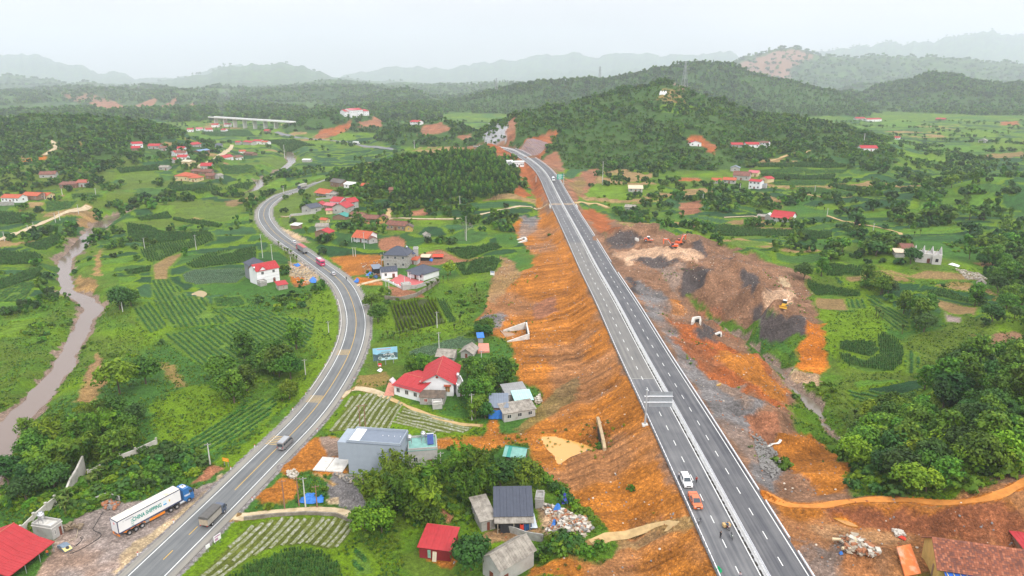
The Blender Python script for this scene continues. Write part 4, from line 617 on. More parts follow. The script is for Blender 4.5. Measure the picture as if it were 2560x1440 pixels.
TR=[trunk(4.6,.26,.02,4,1),trunk(6.5,.24,.05,4,2),trunk(4.2,.26,.0,4,3),trunk(4.4,.2,.04,4,4)];TR_EUC=trunk(9.5,.11,.01,0,5)
BAM=[bamboo(61,26,11),bamboo(62,22,9.5)]
BUSH=[bush(71,1.5,14,.26,FOL),bush(72,1.3,14,.25,F_LIME),bush(73,1.6,14,.28,F_DARK)]
BUSH_LO=[bush(74,1.4,5,.5,FOL),bush(75,1.2,5,.45,F_LIME),bush(76,1.5,5,.5,F_DARK)]
def tuft(seed,n,h,w,m,droop=.5,spread=.25):
 g=np.random.default_rng(seed);b=MB()
 for k in range(n):
  a=g.uniform(0,6.28);d=Vector((math.cos(a),math.sin(a),0));s=Vector((-d.y,d.x,0));L=h*g.uniform(.7,1.15);r=g.uniform(.3,1)*L*droop;b.t=float(g.uniform(0,1));o=d*g.uniform(0,spread)
  p0=o+Vector((0,0,0));p1=o+d*r*.4+Vector((0,0,L*.75));p2=o+d*r+Vector((0,0,L*g.uniform(.55,.9)))
  b.add([p0-s*w*.5,p0+s*w*.5,p1+s*w,p1-s*w,p2],[(0,1,2,3),(3,2,4)])
 return b.mesh('tuft',m,tone=True)
WEED=[tuft(81,16,.8,.09,F_WEED,.8,.5),tuft(82,14,1.1,.1,F_WEED,.8,.5),tuft(83,16,.7,.12,F_CORN,.9,.5)]
CORN=[tuft(84,11,1.5,.11,F_CORN,.55,.1),tuft(85,11,1.7,.11,F_CORN,.5,.1)]
def leafy(seed,m,R,h,n,w):
 global rng
 rng=np.random.default_rng(seed);b=MB()
 for k in range(n):
  d=rv();b.t=float(rng.uniform(0,1));p=Vector((d.x*R,d.y*R,abs(d.z)*h+.08));leafq(b,p,Vector((d.x*.5,d.y*.5,1)),w,w*1.2)
 return b.mesh('plant',m,tone=True)
LEAFY=[leafy(86,F_CROP,.42,.45,14,.17),leafy(87,F_CROP,.46,.5,14,.18)];CABB=[leafy(88,F_CAB,.3,.25,10,.16),leafy(89,F_CAB,.34,.25,10,.16)]
POLE=tuft(90,9,1.9,.1,F_WEED,.2,.25)
# ---- scattering of uncountable growth: points + geometry nodes instances
def scatter(name,protos,P,sc,rot,idx_,kind='stuff',parent=None,label=None):
 P=np.asarray(P,float)
 if len(P)==0:return None
 me=bpy.data.meshes.new(name);me.vertices.add(len(P));me.vertices.foreach_set('co',P.astype(np.float32).ravel())
 for n,ty,a in(('sc','FLOAT',sc),('rot','FLOAT',rot),('pick','INT',idx_)):
  at=me.attributes.new(n,ty,'POINT');at.data.foreach_set('value',np.ascontiguousarray(a,dtype=np.int32 if ty=='INT' else np.float32))
 o=ob(name,me,parent,kind=kind,label=label);c=bpy.data.collections.new(name+' kinds')
 for i,p in enumerate(protos):
  q=bpy.data.objects.new('%02d %s'%(i,name),p);c.objects.link(q)
 ng=bpy.data.node_groups.new(name,'GeometryNodeTree');ng.interface.new_socket('Geometry',in_out='INPUT',socket_type='NodeSocketGeometry');ng.interface.new_socket('Geometry',in_out='OUTPUT',socket_type='NodeSocketGeometry')
 gi=nd(ng,'NodeGroupInput');go=nd(ng,'NodeGroupOutput');ci=nd(ng,'GeometryNodeCollectionInfo');ci.inputs['Collection'].default_value=c;ci.inputs['Separate Children'].default_value=True;ci.inputs['Reset Children'].default_value=True
 ip=nd(ng,'GeometryNodeInstanceOnPoints');ip.inputs['Pick Instance'].default_value=True
 def attr(n,ty):a=nd(ng,'GeometryNodeInputNamedAttribute',data_type=ty);a.inputs['Name'].default_value=n;return a.outputs[0]
 cx=nd(ng,'ShaderNodeCombineXYZ');ng.links.new(attr('rot','FLOAT'),cx.inputs['Z']);ng.links.new(gi.outputs[0],ip.inputs['Points']);ng.links.new(ci.outputs[0],ip.inputs['Instance'])
 ng.links.new(attr('pick','INT'),ip.inputs['Instance Index']);ng.links.new(cx.outputs[0],ip.inputs['Rotation']);ng.links.new(attr('sc','FLOAT'),ip.inputs['Scale']);ng.links.new(ip.outputs[0],go.inputs[0])
 md=o.modifiers.new('scatter','NODES');md.node_group=ng;return o
def in_poly(P,n,g):
 pa=np.array(P)[:,:2];lo,hi=pa.min(0),pa.max(0);q=g.uniform(lo,hi,(n,2));return q[pip(q[:,0],q[:,1],[tuple(p)for p in pa])],float(np.prod(hi-lo))
GB=np.random.default_rng(5)
# ---- crops in rows
for fi,(crop,rd,px,lb)in enumerate(FIELDS):
 if crop in('bare','rice','pinkplot','beds'):continue
 P=FW[fi];c=np.mean(np.array(P),0);dist=c[1];a,b_=np.array(G(*rd[:2]))[:2],np.array(G(*rd[2:]))[:2];d=(b_-a)/np.linalg.norm(b_-a);n=np.array([-d[1],d[0]])
 row,step={'leafy':(2.1,.5),'corn':(1.15,.6),'cabbage':(.85,.6),'poles':(1.6,.4)}[crop];k=max(1.0,dist/300);row*=k**.7;step*=k;pa=np.array(P)[:,:2]
 s,t=(pa-a)@d,(pa-a)@n;gs,gt=np.meshgrid(np.arange(s.min(),s.max(),step),np.arange(t.min(),t.max(),row));gs=gs.ravel()+GB.normal(0,.12*step,gs.size);gt=gt.ravel()+GB.normal(0,.07*row,gt.size)
 q=a+gs[:,None]*d+gt[:,None]*n;q=q[pip(q[:,0],q[:,1],[tuple(p)for p in pa])];q=q[vn(q[:,0]/6,q[:,1]/6,95)>.12]
 if not len(q):continue
 protos={'leafy':LEAFY,'corn':CORN,'cabbage':CABB,'poles':[POLE]}[crop];z=H(q[:,0],q[:,1])
 scatter({'leafy':'leafy_crop','corn':'corn_plants','cabbage':'cabbage_plants','poles':'climbing_beans'}[crop],protos,np.c_[q,z],GB.uniform(.8,1.2,len(q))*k**.8*(.72 if crop=='corn' else .9),GB.uniform(0,6.28,len(q)),GB.integers(0,len(protos),len(q)),label=None)
 # ---- planting beds under broken plastic film: every bed is a part of its plot
FILM=M('plastic film',(.38,.37,.34),.6,.3,2.2,.04,6,stain=(.13,.15,.035),sfac=.58,sscale=1.3,spec=.3)
for fi,(crop,rd,px,lb)in enumerate(FIELDS):
 if crop!='beds':continue
 P=FW[fi];a,b_=np.array(G(*rd[:2]))[:2],np.array(G(*rd[2:]))[:2];d=(b_-a)/np.linalg.norm(b_-a);n=np.array([-d[1],d[0]]);pa=np.array(P)[:,:2];s,t=(pa-a)@d,(pa-a)@n;poly=[tuple(p)for p in pa]
 for tt in np.arange(t.min()+.8,t.max()-.4,1.75):
  ss=np.arange(s.min(),s.max(),.8);wob=.25*np.sin(ss*.2+tt);q=a+ss[:,None]*d+(tt+wob)[:,None]*n;ins=pip(q[:,0],q[:,1],poly);run=[]
  for k in range(len(ss)+1):
   if k<len(ss)and ins[k]and GB.uniform()>.012:run.append(q[k])
   else:
    if len(run)>4:
     vs=[];mb=MB();
     for(x,y)in run:
      for o_,dz in((-.46,-.05),(-.3,.2),(.3,.2),(.46,-.05)):
       o2=o_*(1+GB.normal(0,.07));xx,yy=x+n[0]*o2,y+n[1]*o2;vs.append((xx,yy,float(H(xx,yy))+dz+GB.normal(0,.025)))
     mb.add(vs,[(i*4+j,i*4+j+1,(i+1)*4+j+1,(i+1)*4+j)for i in range(len(run)-1)for j in range(3)]);mb.build('planting_bed',FILM,FIELD_OBJ[fi],True)
    run=[]
    # ---- trees one can count
ALL=[]
def free(x,y):return bool(grid_at(VEG,x,y)>0)and grid_at(PARCEL,x,y)==0
HOUSE_SPOTS=[]
def region(kind,n,s0,s1,px,label,group,variants=(0,1,2),strict=True):
 P=GP(px);q,A=in_poly(P,n*12,GB);k=0
 for x,y in q:
  if k>=n:break
  if strict and not free(x,y):continue
  if any((x-hx)**2+(y-hy)**2<hr*hr for hx,hy,hr in HOUSE_SPOTS):continue
  ALL.append((kind,x,y,float(GB.uniform(s0,s1)),label,group,int(GB.choice(variants))));k+=1
def one(kind,px,py,s,label,v=0):x,y,z=G(px,py);ALL.append((kind,x,y,s,label,None,v))
# ------------------------------------------------------------------ roads, rails, signs, poles, walls
def proj(p):
 X,Y,Z=p[0],p[1],p[2]-CAMZ;dz=Y*CP-Z*SP;return 1280+FPX*X/dz,720-FPX*(Y*SP+Z*CP)/dz
def hgt(px,py,ytop):
 x,y,z=G(px,py);lo,hi=0,60
 for _ in range(40):
  m=(lo+hi)/2
  if proj((x,y,z+m))[1]>ytop:lo=m
  else:hi=m
 return lo
EXR_,EXs=resample(EXP,1.0);_d=np.gradient(EXR_[:,:2],axis=0);_d/=np.hypot(_d[:,0],_d[:,1])[:,None];EXN=np.stack([_d[:,1],-_d[:,0]],1)
HWR,HWs=resample(HW,1.0);_d2=np.gradient(HWR[:,:2],axis=0);_d2/=np.hypot(_d2[:,0],_d2[:,1])[:,None];HWN=np.stack([_d2[:,1],-_d2[:,0]],1)
def rp(R,Nn,s,off,dz=0.0):
 k=np.clip(s,0,len(R)-1.001);i=int(k);f=k-i;p=R[i]*(1-f)+R[i+1]*f;n=Nn[i]*(1-f)+Nn[i+1]*f
 return(p[0]+n[0]*off,p[1]+n[1]*off,p[2]+dz)
def ex(s,off,dz=0.0):return rp(EXR_,EXN,s,off,dz)
def hw_(s,off,dz=0.0):return rp(HWR,HWN,s,off,dz)
def s_at(fn,n,py,off=0.0):
 ss=np.arange(0,n);ys=np.array([proj(fn(s,off))[1]for s in ss]);return float(ss[np.argmin(np.abs(ys-py))])
def asphalt(name,c,dust,fac):
 m=bpy.data.materials.new(name);m.use_nodes=True;t=m.node_tree;b=t.nodes['Principled BSDF'];b.inputs['Roughness'].default_value=.85;b.inputs['Specular IOR Level'].default_value=.25
 uv=nd(t,'ShaderNodeUVMap');mp=nd(t,'ShaderNodeMapping');mp.inputs['Scale'].default_value=(1.0,.022,1);n=nd(t,'ShaderNodeTexNoise');n.inputs['Scale'].default_value=1.3;n.inputs['Detail'].default_value=6;n.inputs['Roughness'].default_value=.6
 t.links.new(uv.outputs[0],mp.inputs[0]);t.links.new(mp.outputs[0],n.inputs['Vector']);n2=nd(t,'ShaderNodeTexNoise');n2.inputs['Scale'].default_value=.16;n2.inputs['Detail'].default_value=6;t.links.new(uv.outputs[0],n2.inputs['Vector'])
 n3=nd(t,'ShaderNodeTexNoise');n3.inputs['Scale'].default_value=5;t.links.new(uv.outputs[0],n3.inputs['Vector'])
 r=nd(t,'ShaderNodeMapRange');r.inputs[1].default_value=.35;r.inputs[2].default_value=.68;r.inputs[3].default_value=0;r.inputs[4].default_value=fac;t.links.new(n.outputs[0],r.inputs[0])
 r2=nd(t,'ShaderNodeMapRange');r2.inputs[1].default_value=.4;r2.inputs[2].default_value=.75;r2.inputs[3].default_value=0;r2.inputs[4].default_value=.4;t.links.new(n2.outputs[0],r2.inputs[0])
 ad=nd(t,'ShaderNodeMath',operation='ADD');ad.use_clamp=True;t.links.new(r.outputs[0],ad.inputs[0]);t.links.new(r2.outputs[0],ad.inputs[1])
 mx=nd(t,'ShaderNodeMix',data_type='RGBA');mx.inputs[6].default_value=(*c,1);mx.inputs[7].default_value=(*dust,1);t.links.new(ad.outputs[0],mx.inputs[0])
 r3=nd(t,'ShaderNodeMapRange');r3.inputs[3].default_value=.85;r3.inputs[4].default_value=1.15;t.links.new(n3.outputs[0],r3.inputs[0]);sc=nd(t,'ShaderNodeVectorMath',operation='SCALE');t.links.new(mx.outputs[2],sc.inputs[0]);t.links.new(r3.outputs[0],sc.inputs['Scale'])
 t.links.new(sc.outputs[0],b.inputs['Base Color']);MATS[name]=m;return m
ASP=asphalt('asphalt new',(.085,.087,.096),(.19,.188,.19),.8);ASPD=asphalt('asphalt dusty',(.125,.122,.12),(.21,.20,.185),.9);ASPO=asphalt('asphalt worn',(.105,.11,.115),(.18,.185,.185),.8);ASPS=asphalt('asphalt shoulder',(.19,.18,.165),(.28,.26,.22),.8)
def ribbon(name,mat,fn,s0,s1,offs,dz=0.0,step=1.0,skirt=0.0,**k):
 """road surface between stations, offs = list of offsets across; gets a UV map in metres"""
 ss=np.arange(s0,s1+.01,step);vs=[];uv=[];prof=[(o,dz)for o in offs]
 if skirt:prof=[(offs[0]-.02,dz-skirt)]+prof+[(offs[-1]+.02,dz-skirt)]
 for s in ss:
  for o,z in prof:vs.append(fn(s,o,z));uv.append((o,s))
 q=len(prof);F=[(i*q+j,i*q+j+1,(i+1)*q+j+1,(i+1)*q+j)for i in range(len(ss)-1)for j in range(q-1)]
 me=bpy.data.meshes.new(name);me.from_pydata(vs,[],F);me.materials.append(mat);ul=me.uv_layers.new(name='UVMap');li=np.zeros(len(me.loops),int);me.loops.foreach_get('vertex_index',li);ul.data.foreach_set('uv',np.array(uv,np.float32)[li].ravel())
 return ob(name,me,kind='structure',**k)
SE=len(EXR_)-2;SH=len(HWR)-2
SD0,SD1=s_at(ex,SE,948,-4.5),s_at(ex,SE,606,-4.5)
ribbon('expressway',asphalt('asphalt dark',(.064,.066,.076),(.15,.148,.152),.8),ex,0,SE,[.1,4.4,8.75],.0,skirt=.5);ribbon('expressway',ASP,ex,0,SD0,[-8.75,-4.4,.1],.0,skirt=.5);ribbon('expressway',ASPD,ex,SD0,SD1,[-8.75,-4.4,.1],.0,skirt=.5);ribbon('expressway',ASP,ex,SD1,SE,[-8.75,-4.4,.1],.0,skirt=.5)
ribbon('highway',ASPO,hw_,0,SH,[-4.3,0,4.3],.0,skirt=.3);ribbon('highway_shoulder',ASPS,hw_,0,SH,[4.3,5.9],-.006,skirt=.3);ribbon('highway_shoulder',ASPS,hw_,0,SH,[-5.9,-4.3],-.006,skirt=.3)
WHITE=M('road paint white',(.74,.74,.72),.7,.1,2);YEL=M('road paint yellow',(.62,.38,.06),.7,.12,2);RUM=M('rumble paint',(.42,.30,.13),.8,.2,2)
DZ=.02
def line(fn,s0,s1,off,w,mat,name='road_marking',step=2.0):return ribbon(name,mat,fn,s0,s1,[off-w/2,off+w/2],DZ,step)
line(ex,0,SE,-.8,.22,WHITE);line(ex,0,SE,8.05,.2,WHITE);line(ex,0,SE,.95,.12,WHITE)if False else None
line(hw_,0,SH,-3.75,.2,WHITE);line(hw_,0,SH,3.75,.2,WHITE)
def dashes(name,fn,s0,s1,off,w,L,gap,mat):
 b=MB();s=s0
 while s<s1:b.quad(fn(s,off-w/2,DZ),fn(s,off+w/2,DZ),fn(s+L,off+w/2,DZ),fn(s+L,off-w/2,DZ));s+=L+gap
 return b.build(name,mat,kind='structure')
dashes('lane_dashes',ex,1.0,SE,-4.6,.17,2.6,5.4,WHITE);dashes('lane_dashes',ex,3.5,SE,4.4,.17,2.6,5.4,WHITE)
SY=s_at(hw_,SH,1225);dashes('lane_dashes',hw_,2,SY-6,0,.18,3.2,5.6,YEL);line(hw_,SY,SH,0,.17,YEL)
b=MB()
for py in(1005,888,1113):
 s0=s_at(hw_,SH,py,-2)
 for k in range(6):b.quad(hw_(s0+k*.9,-4.6,DZ),hw_(s0+k*.9,-.2,DZ),hw_(s0+k*.9+.4,-.2,DZ),hw_(s0+k*.9+.4,-4.6,DZ))
b.build('rumble_strips',RUM,kind='structure')
s0=s_at(ex,SE,510);b=MB();b.add([ex(s0+a+.4*math.sin(o*3),o,.012)for a in(-2,2)for o in np.linspace(-8.6,8.6,12)],[(i,i+1,13+i,12+i)for i in range(11)]);b.build('mud_crossing',M('mud track',(.36,.26,.17),.9,.2,1.0),kind='structure')
s0=s_at(ex,SE,948,-4.5);b=MB();b.quad(ex(s0-.25,-8.4,.011),ex(s0-.25,-1,.011),ex(s0+.15,-1,.011),ex(s0+.15,-8.4,.011));b.build('pavement_joint',M('joint',(.3,.29,.27),.9),kind='structure')
# ---- guardrails: beam, one post per 2 m
GALV=M('galvanised steel',(.74,.75,.77),.5,.05,2,metal=.1);GALD=M('galvanised dark',(.33,.34,.35),.55,.1,2,metal=.4);CONC=M('concrete pale',(.58,.56,.52),.85,.14,.7,.02,6,stain=(.34,.30,.24),sfac=.35,sscale=.5);CONCG=M('concrete grey',(.34,.33,.31),.9,.16,.8,.02,6,stain=(.18,.16,.13),sfac=.4,sscale=.7)
b=MB();b.box((0,0,.2),(.14,.1,1.3));b.box((.08,0,.72),(.12,.18,.2));POSTM=b.mesh('post',GALD)
def guardrail(label,s0,s1,off,side):
 r=T('guardrail',label,'guardrail',ex(s0,off));o=Vector(ex(s0,off));b=MB();ss=np.arange(s0,s1+.1,1.0 if s1-s0<700 else 2.0);pr=[(-.02,.42),(.09*side,.48),(-.0,.57),(.09*side,.68),(.04*side,.78),(-.1*side,.78),(-.08*side,.42)]
 vs=[tuple(Vector(ex(s,off+a,z))-o)for s in ss for a,z in pr];q=len(pr);b.add(vs,[(i*q+j,i*q+(j+1)%q,(i+1)*q+(j+1)%q,(i+1)*q+j)for i in range(len(ss)-1)for j in range(q)]);b.build('rail',GALV,r)
 n=0;rest=MB();s=s0
 while s<=s1:
  p=Vector(ex(s,off-.14*side))-o;t=Vector(ex(s+1,off))-Vector(ex(s,off));a=math.atan2(t.y,t.x)-math.pi/2
  if n<240:ob('post',POSTM,r,p,a+(0 if side>0 else math.pi))
  else:rest.box((p.x,p.y,.2),(.14,.1,1.3))
  n+=1;s+=2.0 if n<160 else 4.0
 if rest.v:rest.build('posts',GALD,r,kind='stuff')
guardrail('long steel guardrail along the left edge of the new expressway',0,SE,-8.55,1)
for lb,ya,yb in(('long guardrail on the right edge of the expressway above the orange path',1232,684),('far steel guardrail on the right edge beyond the gap near the excavators',657,372),('short piece of guardrail just below the gap where the orange path starts',1349,1258),('short piece of guardrail at the lower right end of the expressway',1462,1382)):
 guardrail(lb,s_at(ex,SE,ya,8.6),s_at(ex,SE,yb,8.6),8.65,-1)
 # ---- median: concrete barrier segments with low dark patches at the foot, anti glare fence on top
r=T('median_barrier','white concrete median barrier with anti glare fence down the middle of the expressway','barrier',ex(0,0));o=Vector(ex(0,0));BW=M('barrier concrete',(.70,.69,.67),.8,.12,.9,stain=(.48,.44,.38),sfac=.3,sscale=.6);n=0
b=MB();b.profile([(-.42,0),(-.36,.12),(-.22,.32),(-.17,.78),(.17,.78),(.22,.32),(.36,.12),(.42,0)],-1.96,1.96);SEG=b.mesh('barrier_segment',BW)
b=MB();
for z in(.86,1.45):b.box((0,0,z),(.05,3.9,.06))
b.box((0,0,1.15),(.02,3.7,.44));PAN=b.mesh('fence_panel',M('fence white',(.72,.72,.74),.5,.06));b=MB();b.box((0,0,1.15),(.09,.09,.78));FPO=b.mesh('fence_post',GALV);rest=MB();rest2=MB()
b=MB();b.profile([(-.42,0),(-.36,.12),(-.22,.32),(-.17,.78),(.17,.78),(.22,.32),(.36,.12),(.42,0)],0,.1);
s=1.0;GM=np.random.default_rng(3);patchm=MB()
while s<SE-3:
 p=Vector(ex(s,.12))-o;t=Vector(ex(s+2,.12))-Vector(ex(s-2,.12));a=math.atan2(t.y,t.x)-math.pi/2;q=math.atan2(t.z,math.hypot(t.x,t.y))
 for me,nm,off in((SEG,'barrier_segment',0),(PAN,'fence_panel',.1),(FPO,'fence_post',.1)):
  if n>150 and nm=='fence_post':continue
  c=ob(nm,me,r,p+Vector((math.cos(a)*off,math.sin(a)*off,0))+(Vector((0,0,0))if nm!='fence_post' else Vector((-math.sin(a)*2,math.cos(a)*2,0))));c.rotation_euler=(q,0,a)
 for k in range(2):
  if GM.uniform()<.8:L=GM.uniform(.7,1.6);s2=s-1.5+k*2+GM.uniform(-.3,.3);patchm.add([tuple(Vector(ex(s2+a_,b_*GM.uniform(.85,1.1),.09 if b_<-.5 else .14))-o)for a_,b_ in((0,-.30),(0,-.62),(L*.5,-.68),(L,-.6),(L,-.3))]+[tuple(Vector(ex(s2+a_,b_,.0))-o)for a_,b_ in((0,-.3),(0,-.66),(L*.5,-.72),(L,-.64),(L,-.3))],[(0,1,2,3,4),(0,5,6,1),(1,6,7,2),(2,7,8,3),(3,8,9,4)])
 n+=1;s+=4.0
patchm.build('foot_patches',M('foot patch dark',(.045,.04,.035),.95),r,kind='stuff')
# ---- cantilever sign gantry
STEEL=M('sign steel',(.45,.47,.49),.5,.08,1,metal=.4);SGREEN=M('sign green',(.0,.30,.20),.5,.04);SBACK=M('sign back',(.40,.43,.46),.45,.06,1,metal=.5);WPAINT=M('white paint',(.75,.75,.75),.5,.04)
def sign_frame(name,label,x,y,z,h,pw,ph,pz,mat,face,dirx,arms=2,npan=8,rz=0.0):
 r=T(name,label,'road sign',(x,y,z),rz);b=MB();b.box((0,0,.05),(1.5,1.5,.5));b.build('footing',CONC,r);b=MB();b.tube((0,0,.2),(0,0,h),.26,.2,12);b.tube((0,0,h),(0,0,h+.1),.34,.34,12);b.build('post',STEEL,r)
 for k in range(arms):zz=pz+ph*(.32+.4*k);b=MB();b.tube((-.5*dirx,0,zz),(dirx*(pw+.9),0,zz),.14,.11,10);b.tube((-.5*dirx,0,zz),(-.62*dirx,0,zz),.2,.2,10);b.build('arm',GALV,r)
 w=pw/npan
 for k in range(npan):b=MB();b.box((dirx*(.8+w*(k+.5)),face*.2,pz+ph/2),(w-.02,.06,ph));b.box((dirx*(.8+w*k+.05),face*.14,pz+ph/2),(.07,.1,ph));b.build('panel',mat,r)
 return r
x,y,z=ex(s_at(ex,SE,1057,-9.7),-9.9);z=float(H(x,y));sign_frame('sign_gantry','tall grey cantilever road sign seen from behind beside the expressway',x,y,z,hgt(1604,1056,968)if False else 10.2,6.1,4.3,5.3,SBACK,1,1)
x,y,z=G(1409,460);z=float(H(x,y));r=sign_frame('road_sign','green direction sign on a steel post beside the far expressway',x,y,z,9.0,5.0,4.6,4.0,SGREEN,-1,-1,2,2)
def text(s,size,mat,parent,loc,rot,name='lettering',width=None,bold=0.0):
 c=bpy.data.curves.new(name,'FONT');c.body=s;c.size=size;c.align_x='CENTER';c.align_y='CENTER';c.offset=bold;c.extrude=.004;t=bpy.data.objects.new(name,c);COL.objects.link(t)
 me=bpy.data.meshes.new_from_object(t.evaluated_get(bpy.context.evaluated_depsgraph_get()));bpy.data.objects.remove(t);me.materials.clear();me.materials.append(mat);me.name=name
 if width and len(me.vertices):
  xs=np.zeros(len(me.vertices)*3);me.vertices.foreach_get('co',xs);xs=xs.reshape(-1,3);xs[:,0]*=width/max(1e-6,np.ptp(xs[:,0]));me.vertices.foreach_set('co',xs.ravel())
 o=ob(name,me,parent,loc);o.rotation_euler=rot;return o
b=MB()
for k,(w,zz)in enumerate(((3.2,7.9),(3.6,7.1),(2.6,6.3),(3.4,5.4),(2.2,4.6))):b.box((-3.3,-.25,zz),(w,.02,.32))
b.build('lettering',WPAINT,r)
# ---- utility poles
POLEM=M('pole concrete',(.50,.49,.47),.85,.1,2);RUSTY=M('pole rusty',(.24,.13,.09),.85,.2,2);DARKM=M('dark metal',(.05,.05,.055),.6,.1,2);INS=M('insulator',(.30,.20,.16),.4)
def pole(px,py,yt,lb,m=POLEM,group=None,cross=1,rz=.3):
 x,y,z=G(px,py);h=max(4.5,min(22.0,hgt(px,py,yt)));r=T('utility_pole',lb,'pole',(x,y,z),rz,group);k=max(1.0,y/420);b=MB();b.box((0,0,h/2-.5),(.36*k,.26*k,h+1),top=(.55,.55));b.build('shaft',m,r)
 for c in range(cross):zz=h-.35-c*.8;b=MB();b.box((0,-.15,zz),(1.7,.1,.12));b.build('crossarm',m if m is RUSTY else GALD,r);b=MB();[b.tube((q,-.15,zz+.06),(q,-.15,zz+.3),.07,.04,6)for q in(-.75,0,.75)];b.build('insulators',INS,r)
 return r
for a in[(526,1163,1108,'leaning pale utility pole by the orange notice board'),(764,937,898,'pale utility pole in front of the wood left of the highway bend'),(822,832,803,'pale utility pole on the verge inside the highway bend'),(657,645,585,'tall pale utility pole behind the white house with the red roof'),(681,650,610,'thin utility pole just right of the tall pole by the red roof'),(728,664,640,'utility pole beside the blue tarpaulin at the highway'),(1098,878,830,'tall utility pole behind the corrugated grey shack'),(1093,820,779,'utility pole at the edge of the bean pole plot'),(1204,930,876,'double utility pole in front of the pink brick platform'),(1180,1050,984,'double utility pole below the garden of the big red roof'),(1103,1192,1130,'utility pole at the right end of the grey box building'),(1001,1003,872,'',)][:-1]:pole(*a)
for a in[(748,1265,1193,'rusty twin pole left of the pair beside the blue tarpaulin on the ground',RUSTY),(764,1267,1193,'rusty twin pole standing through the blue tarpaulin on the ground',POLEM),(712,1272,1200,'bare rusty pole on the orange soil patch by the highway',RUSTY),(793,1268,1213,'dark wooden pole at the right edge of the ground tarpaulin',RUSTY),(901,1078,1012,'left pole of the rusty pair in the striped vegetable plot',RUSTY),(914,1074,1010,'right pole of the rusty pair in the striped vegetable plot',RUSTY)]:pole(*a)
for a in[(911,622,580,'tall utility pole in the yard of the front red roofed village house'),(883,641,618,'left pole of the pair above the orange building site'),(889,641,618,'right pole of the pair above the orange building site'),(966,735,702,'left pole of the pair on the bare brown plot'),(973,735,702,'right pole of the pair on the bare brown plot'),(1012,722,688,'pole at the corner of the bungalow wall'),(1150,516,489,'pale pole at the foot of the plantation'),(1506,462,403,'tall concrete pole on the hill right of the far expressway'),(491,625,587,'pale pole standing in the left valley fields'),(362,622,594,'dark wooden pole in the left valley fields'),(307,779,752,'short pale pole under the dark tree by the river bend'),(1166,602,540,'pale pole beside the bare tree at the village edge'),(1340,455,438,'pole on the red slope beside the far expressway'),(2068,538,520,'pale pole at the start of the hillside path'),(2183,578,558,'pale pole on the right hillside path'),(1849,484,458,'pole in front of the white two storey house'),(1757,501,485,'pole in the banana groves right of the expressway'),(2037,479,464,'pole among the right hand terraces'),(2160,353,333,'pole behind the far red roofed farm'),(709,484,465,'pole at the far end of the highway bend'),(712,395,362,'pole in the middle of the far valley'),(1036,372,350,'pole beside the distant white truck')]:pole(*a)
for k,(px,py)in enumerate(((12,603),(72,586),(86,580),(139,556),(150,551),(197,535))):pole(px,py,py-24,'thin pole in the row along the pale concrete road',group='poles along the concrete road')
for k,(px,py)in enumerate(((113,500),(156,488),(240,488))):pole(px,py,py-18,'thin pole in the fields by the left farmhouses',group='poles by the left farmhouses')
def pylon(px,py,yt,D,lb):
 x,y,_=at_d(px,py,D);z=float(H(x,y));h=8
 while proj((x,y,z+h))[1]>yt and h<260:h+=.5
 r=T('power_pylon',lb,'pylon',(x,y,z),.4);b=MB();w=h*.09;q=lambda f:w*(1-.82*f)
 for sx_ in(-1,1):
  for sy in(-1,1):b.tube((sx_*w,sy*w,-2),(sx_*q(1),sy*q(1),h),.5,.4,4)
 b.build('legs',GALD,r);b=MB()
 for k in range(7):
  f0,f1=k/7,(k+1)/7;a0,a1=q(f0),q(f1)
  for s1 in(-1,1):b.tube((-a0,s1*a0,h*f0),(a1,s1*a1,h*f1),.16,None,4);b.tube((a0,s1*a0,h*f0),(-a1,s1*a1,h*f1),.16,None,4);b.tube((s1*a0,-a0,h*f0),(s1*a1,a1,h*f1),.16,None,4)
 b.build('bracing',GALD,r)
 for f in(.72,.83,.94):b=MB();b.tube((-h*.15,0,h*f),(h*.15,0,h*f),.25,None,4);b.build('crossarm',GALD,r)
pylon(1499,206,166,2360,'lattice power pylon on the ridge left of the bare topped hill');pylon(1711,212,153,2200,'larger lattice power pylon behind the wooded hilltop');pylon(348,235,208,3700,'small lattice pylon between the far left hills');pylon(1241,228,195,2340,'thin distant mast on the left end of the wooded ridge')
# ---- walls
STONE=M('stone wall',(.27,.24,.20),.95,.25,2.5,.06,4,stain=(.14,.12,.09));PLAST=M('plaster grey',(.40,.39,.37),.9,.14,.8,.01,8,stain=(.2,.18,.15),sfac=.35);PWHITE=M('plaster white',(.76,.76,.77),.8,.05,.7,stain=(.6,.59,.57),sfac=.22,sscale=.35);OLDW=M('old white wall',(.56,.53,.48),.9,.15,.8,stain=(.25,.24,.2),sfac=.45)
def wall(name,label,px,h,t,mat,pil=None,pilm=None,hs=None):
 P=GP(px);r=T(name,label,'wall',P[0]);o=Vector(P[0])
 for i in range(len(P)-1):
  a,b_=Vector(P[i])-o,Vector(P[i+1])-o;h0,h1=(hs[i],hs[i+1])if hs else(h,h);d=(b_-a);n=Vector((-d.y,d.x,0)).normalized()*t/2;a=a+d*.003;b_=b_-d*.003;up=Vector((0,0,1));b=MB()
  b.add([a-n-up,b_-n-up,b_+n-up,a+n-up,a-n+up*h0,b_-n+up*h1,b_+n+up*h1,a+n+up*h0],[(3,2,1,0),(4,5,6,7),(0,1,5,4),(1,2,6,5),(2,3,7,6),(3,0,4,7)]);b.build('wall_section',mat,r)
 if pil:
  for i,p in enumerate(P):b=MB();q=Vector(p)-o;b.box((q.x,q.y,q.z+(h+.3)/2-.4),(pil,pil,h+.9));b.box((q.x,q.y,q.z+h+.42),(pil+.14,pil+.14,.12));b.build('pillar',pilm or mat,r)
 return r
